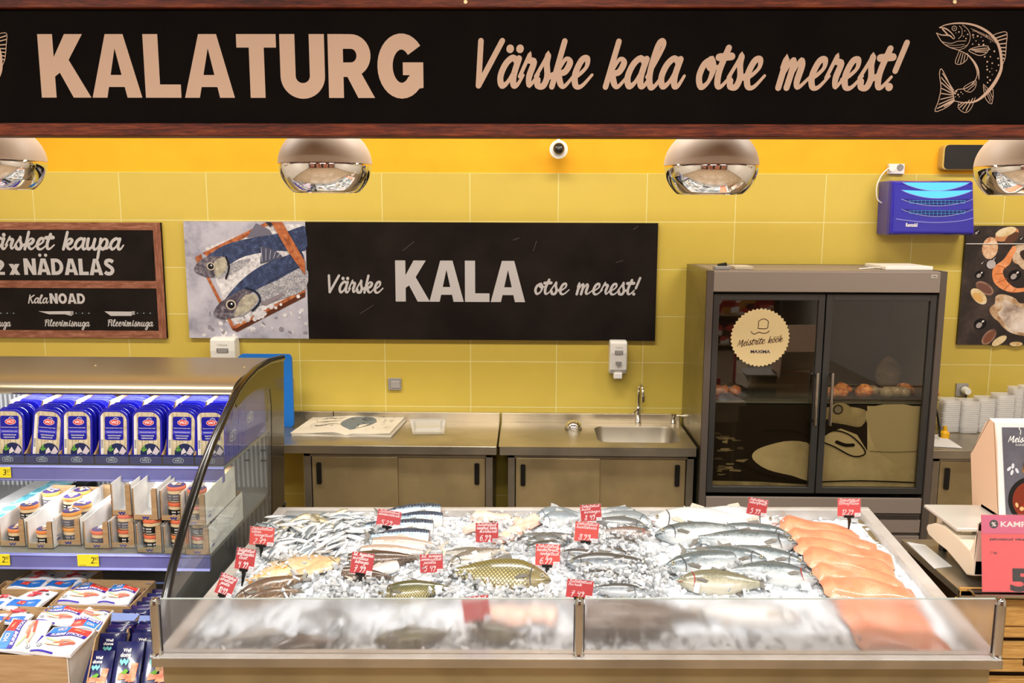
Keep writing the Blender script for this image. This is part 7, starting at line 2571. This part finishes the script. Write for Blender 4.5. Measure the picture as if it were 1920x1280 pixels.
tag(o, 'kraft card wall left of the front left crab stick pack', 'card divider', 'card dividers of the crab stick boxes')
#%%RIGHT
# ------------------------------------------------------------------ right hand counter with scale
RZ = .862
e = empty('slatted_counter', 'light oak slatted counter with steel top at the right edge, carrying the scale', 'counter')
rx = 1.565
MB().box((rx, 2.93, RZ - .03), (3.2, 3.42, RZ), STEEL).build('steel_top', e, bevel=.003)
MB().box((rx, 2.93, RZ - .02), (3.2, 2.94, RZ + .008), OAK).build('top_edge', e)
mb = MB()
mb.box((rx + .02, 2.97, 0), (3.2, 3.40, RZ - .03), OAKD)
mb.build('core', e)
zz = RZ - .035
k = 0
while zz > .05:
    hh = (.105, .042, .062, .05, .105, .042)[k % 6]
    MB().box((rx + (.0 if k % 2 == 0 else .03), 2.94, zz - hh), (3.2, 2.965, zz - .004), OAK).build('wood_slat', e, bevel=.002)
    zz -= hh + (.002, .02, .002, .024, .002, .02)[k % 6]
    k += 1
for x, z in ((1.82, .60), (1.62, .62), (1.70, .46), (1.9, .52)):
    MB().box((x, 2.938, z - .03), (x + .12, 2.942, z), OAKD).build('dark_inlay', e)
a = P(1822, 1112, 2.90)
MB().prism([(a.x, 2.88, a.z - .006), (3.2, 2.88, a.z - .006), (3.2, 2.88, a.z + .004), (a.x, 2.88, a.z + .004)], (0, .06, 0), STEELP).build('front_rail', e, bevel=.002)
pivot(e, (2.2, 2.93, 0))
q = [PZ(1690, 1016, RZ + .001), PZ(1735, 1022, RZ + .001), PZ(1785, 1062, RZ + .001), PZ(1752, 1066, RZ + .001)]
q[0].x = max(q[0].x, 1.57)
o = MB().prism(q, (0, 0, .002), glass('clear plastic sheet', '#ffffff', opac=.45, rough=.15, refl=.12)).build('plastic_sheet')
tag(o, 'clear plastic sheet lying on the steel top in front of the scale', 'plastic sheet')
CREAM = M('cream plastic', '#e3d6bf', .35)
SXp = 1.63
e = empty('weighing_scale', 'cream shop scale with steel platter on the right counter', 'scale')
prof = [(1738, 983), (1736, 990), (1740, 1002), (1757, 1018), (1775, 1032), (1795, 1056), (1812, 1078), (1826, 1081), (1828, 1050), (1818, 1030), (1795, 1006), (1770, 985), (1752, 980)]
P2 = [PXp(x, y, SXp) for x, y in prof]
P2 = [(max(y, 2.975), z) for y, z in P2]
mb = MB().prism([(SXp, max(y, 2.975), z) for y, z in P2], (.34, 0, 0), CREAM)
mb.build('housing', e, bevel=.006)
dsp = [PXp(x, y, SXp) for x, y in ((1826, 1081), (1844, 1075), (1842, 1004), (1818, 1030), (1812, 1050))]
dsp = [PXp(x, y, SXp) for x, y in ((1825, 1081), (1848, 1081), (1848, 990), (1842, 1002), (1819, 1028), (1808, 1046))]
MB().prism([(SXp + .001, max(y, 2.975), z) for y, z in dsp], (.338, 0, 0), CREAM).build('display_housing', e, bevel=.005)
pz = max(z for y, z in P2) + .018
ya, yb = P2[8][0] + .12, P2[0][0] + .02
MB().box((SXp - .01, ya, pz), (SXp + .36, yb, pz + .014), M('satin platter', '#cfccc4', .3, .35)).build('platter', e, bevel=.005)
mb = MB()
for x in (SXp + .05, SXp + .29):
    for y in (ya + .06, yb - .06):
        mb.box((x - .02, y - .02, pz - .05), (x + .02, y + .02, pz), CREAM)
mb.build('platter_support', e)
hp = [V((SXp + .07, ya - .01, pz - .03)), V((SXp + .07, ya + .0, pz + .03)), V((SXp + .09, ya + .01, pz + .04)), V((SXp + .3, ya + .01, pz + .04))]
MB().tube(hp, .003, BLACKP, 8).build('wire_guard', e)
for y, z in ((P2[5][0] + .02, RZ), (P2[1][0] - .05, RZ)):
    MB().lathe([(.016, 0), (.016, .02), (.012, max(.03, .03 if z > 1 else .05))], (SXp + .05, y, RZ + .001), BLACKP, 12).build('foot', e)
    MB().lathe([(.016, 0), (.016, .02), (.012, .06)], (SXp + .28, y, RZ + .001), BLACKP, 12).build('foot', e)
pivot(e, (SXp + .17, 3.1, RZ))
# cardboard display box
BX = 1.84
e = empty('cardboard_display_box', 'cream cardboard display box with a dark food picture behind the scale', 'box')
BOXC = M('peach cream card', '#dcb99c', .7)
sp = [(1820, 852), (1848, 792), (1856, 785), (1864, 792), (1868, 830), (1872, 965), (1838, 965), (1823, 945)]
P3 = [PXp(x, y, BX) for x, y in sp]
P3b = P3[:6] + [(P3[5][0], RZ + .001), (P3[6][0], RZ + .001)] + P3[6:]
MB().prism([(BX, y, z) for y, z in P3b], (.003, 0, 0), BOXC).build('side_panel', e)
yF = [P3[3], P3[5]]
fy0, fz0 = P3[5]; fy1, fz1 = P3[3]
mb = MB()
ang = V((0, fy1 - fy0, fz1 - fz0))
H_ = ang.length
mb.prism([(BX, fy0, fz0), (BX + .30, fy0, fz0), (BX + .30, fy1, fz1), (BX, fy1, fz1)], (0, .003, 0), M('white card', '#ece8e4', .6))
mb.build('front_panel', e)
MB().prism([(BX, *P3[0]), (BX + .3, *P3[0]), (BX + .3, *P3[2]), (BX, *P3[2])], (0, .003, 0), BOXC).build('back_panel', e)
mb = MB()
mb.prism([(BX, *P3[2]), (BX + .3, *P3[2]), (BX + .3, *P3[3]), (BX, *P3[3])], (0, .002, .002), M('white card', '#ece8e4', .6))
mb.build('top_fold', e)
MB().box((BX, P3[5][0], RZ + .001), (BX + .3, P3[6][0], P3[5][1]), BOXC).build('lower_body', e)
pb = Plane((BX, fy0 - .0015, fz0), (1, 0, 0), ang)
SLATE = printed('print slate', '#4a4850', '#5d5b64', '#6d6b74', 4)
mb = MB()
L0, R0 = .028, .20
poly2(mb, pb, [(L0, .0), (R0, .0), (R0, H_ * .95), (L0, H_ * .95)], SLATE, 1)
pic = mb.build('picture', e, recalc=False)
mb = MB()
script(mb, pb, 'Meistrite', L0 + .02, H_ * .79, R0 - .03, .015, WHITE, pen=.22, slant=.25, layer=3)
ftext(mb, pb, 'KOKARAAMAT', L0 + .05, H_ * .75, R0 - .05, H_ * .77, WHITE, 3)
stroke2(mb, pb, [(x + L0 + .07, y + H_ * .875) for x, y in ((0, 0), (.002, .015), (-.004, .024), (.008, .034), (.02, .034), (.03, .024), (.024, .015), (.025, 0))], .003, WHITE, 3, smooth=3)
mb.build('lettering', pic, recalc=False)
mb = MB()
disc2(mb, pb, L0 + .105, H_ * .15, .095, H('#14110f'), 2, 30)
disc2(mb, pb, L0 + .105, H_ * .15, .078, H('#7c2c14'), 3, 30)
rr = random.Random(9)
for k in range(46):
    a, r_ = rr.uniform(0, 6.28), rr.uniform(0, .068)
    disc2(mb, pb, L0 + .105 + r_ * math.cos(a), H_ * .15 + r_ * math.sin(a), rr.uniform(.006, .014), H(('#c8501e', '#e07a34', '#8d2a12', '#d8a050', '#3a1c10', '#e8b078')[k % 6]), 4 + k % 4, 8, rr.uniform(.004, .010), a)
disc2(mb, pb, L0 + .10, H_ * .50, .030, H('#b07830'), 3, 20); disc2(mb, pb, L0 + .10, H_ * .52, .028, H('#5a4a44'), 4, 20); disc2(mb, pb, L0 + .105, H_ * .525, .018, H('#d8c4ac'), 5, 14)
for x, y in ((.02, .5), (.035, .53), (.05, .48), (.03, .46)):
    disc2(mb, pb, L0 + x, H_ * y, .012, H('#d8d8de'), 3, 6, .006, x * 40)
mb.build('food_picture', pic, recalc=False)
pivot(e, (BX + .15, 3.3, RZ))
# campaign sign
e = empty('campaign_sign', 'pinkish red promotion sign reading KAMPAANIA and 5 on the right counter rail', 'sign')
yb_, yt_ = 2.895, 2.945
a, b = P(1848, 1109, yb_), P(1834, 965, yt_)
x0 = (a.x + b.x) / 2
up = V((0, yt_ - yb_, b.z - a.z))
SH = up.length
CAMP = M('campaign card red', '#e2505a', .45, nz=('#e65f63', 2))
MB().prism([(x0, yb_, a.z), (x0 + .42, yb_, a.z), (x0 + .42, yt_, b.z), (x0, yt_, b.z)], (0, .002, 0), CAMP).build('card', e)
pc = Plane((x0, yb_ - .001, a.z), (1, 0, 0), up)
mb = MB()
poly2(mb, pc, [(0, SH * .76), (.42, SH * .76), (.42, SH), (0, SH)], H('#d0648a'), 1)
mb.build('header_band', e, recalc=False)
mb = MB()
disc2(mb, pc, .042, SH * .885, .0155, H('#2c3038'), 2, 24)
ftext(mb, pc, '%', .034, SH * .855, .050, SH * .91, WHITE, 3, wt=.02)
ftext(mb, pc, 'KAMPAANIA', .066, SH * .85, .262, SH * .92, WHITE, 3, wt=.025)
ftext(mb, pc, 'Jahutatud vikerforell,', .026, SH * .665, .21, SH * .705, H('#22242a'), 2, wt=.012)
ftext(mb, pc, '1 kg', .03, SH * .49, .052, SH * .53, H('#22242a'), 2)
mb.build('lettering', e, recalc=False)
mb = MB()
ftext(mb, pc, '5', .098, .002, .175, SH * .31, H('#15161a'), 2, wt=.035)
mb.build('price_lettering', e, recalc=False)
MB().prism([(x0 - .004, yb_ - .004, a.z), (x0 + .424, yb_ - .004, a.z), (x0 + .424, yt_ - .004, b.z + .006), (x0 - .004, yt_ - .004, b.z + .006)], (0, .001, 0), SLEEVE).build('clear_sleeve', e)
pivot(e, (x0, yb_, a.z))

# ------------------------------------------------------------------ shop behind the photographer (seen only in the mirrored lamps and glass)
GOODS = M('shelf goods', '#a03028', .5)
t = NT(GOODS)
v = t.coord('Object', (5, 5, 7))
vo = t.n('ShaderNodeTexVoronoi', distance='CHEBYCHEV')
vo.inputs['Scale'].default_value = 1.6
t.l(v, vo.inputs['Vector'])
hs2 = t.n('ShaderNodeSeparateColor')
t.l(vo.outputs['Color'], hs2.inputs[0])
t.base(t.ramp(hs2.outputs[0], [(0, '#8c1c18'), (.3, '#c23a2c'), (.5, '#e0d8cc'), (.65, '#3c2018'), (.8, '#b0762c'), (.95, '#2c3a5c')], 'CONSTANT'))
for k, x in enumerate((-3.2, -1.1, 1.1, 3.2)):
    e = empty('shop_shelf', 'tall red shop shelf of mixed goods behind the photographer, ' + ('far left', 'left of the aisle', 'right of the aisle', 'far right')[k], 'shelf', 'shop shelves behind the photographer')
    MB().box((x - .8, -4.6, 0), (x + .8, -4.55, 2.2), M('shelf red metal', '#7c1c18', .5)).build('back_panel', e)
    for z in (.12, .6, 1.05, 1.5, 1.95):
        MB().box((x - .8, -4.55, z - .03), (x + .8, -4.1, z), STEELD).build('shelf_board', e)
        MB().box((x - .76, -4.5, z), (x + .76, -4.14, z + .30), GOODS).build('goods', e)
    pivot(e, (x, -4.35, 0))
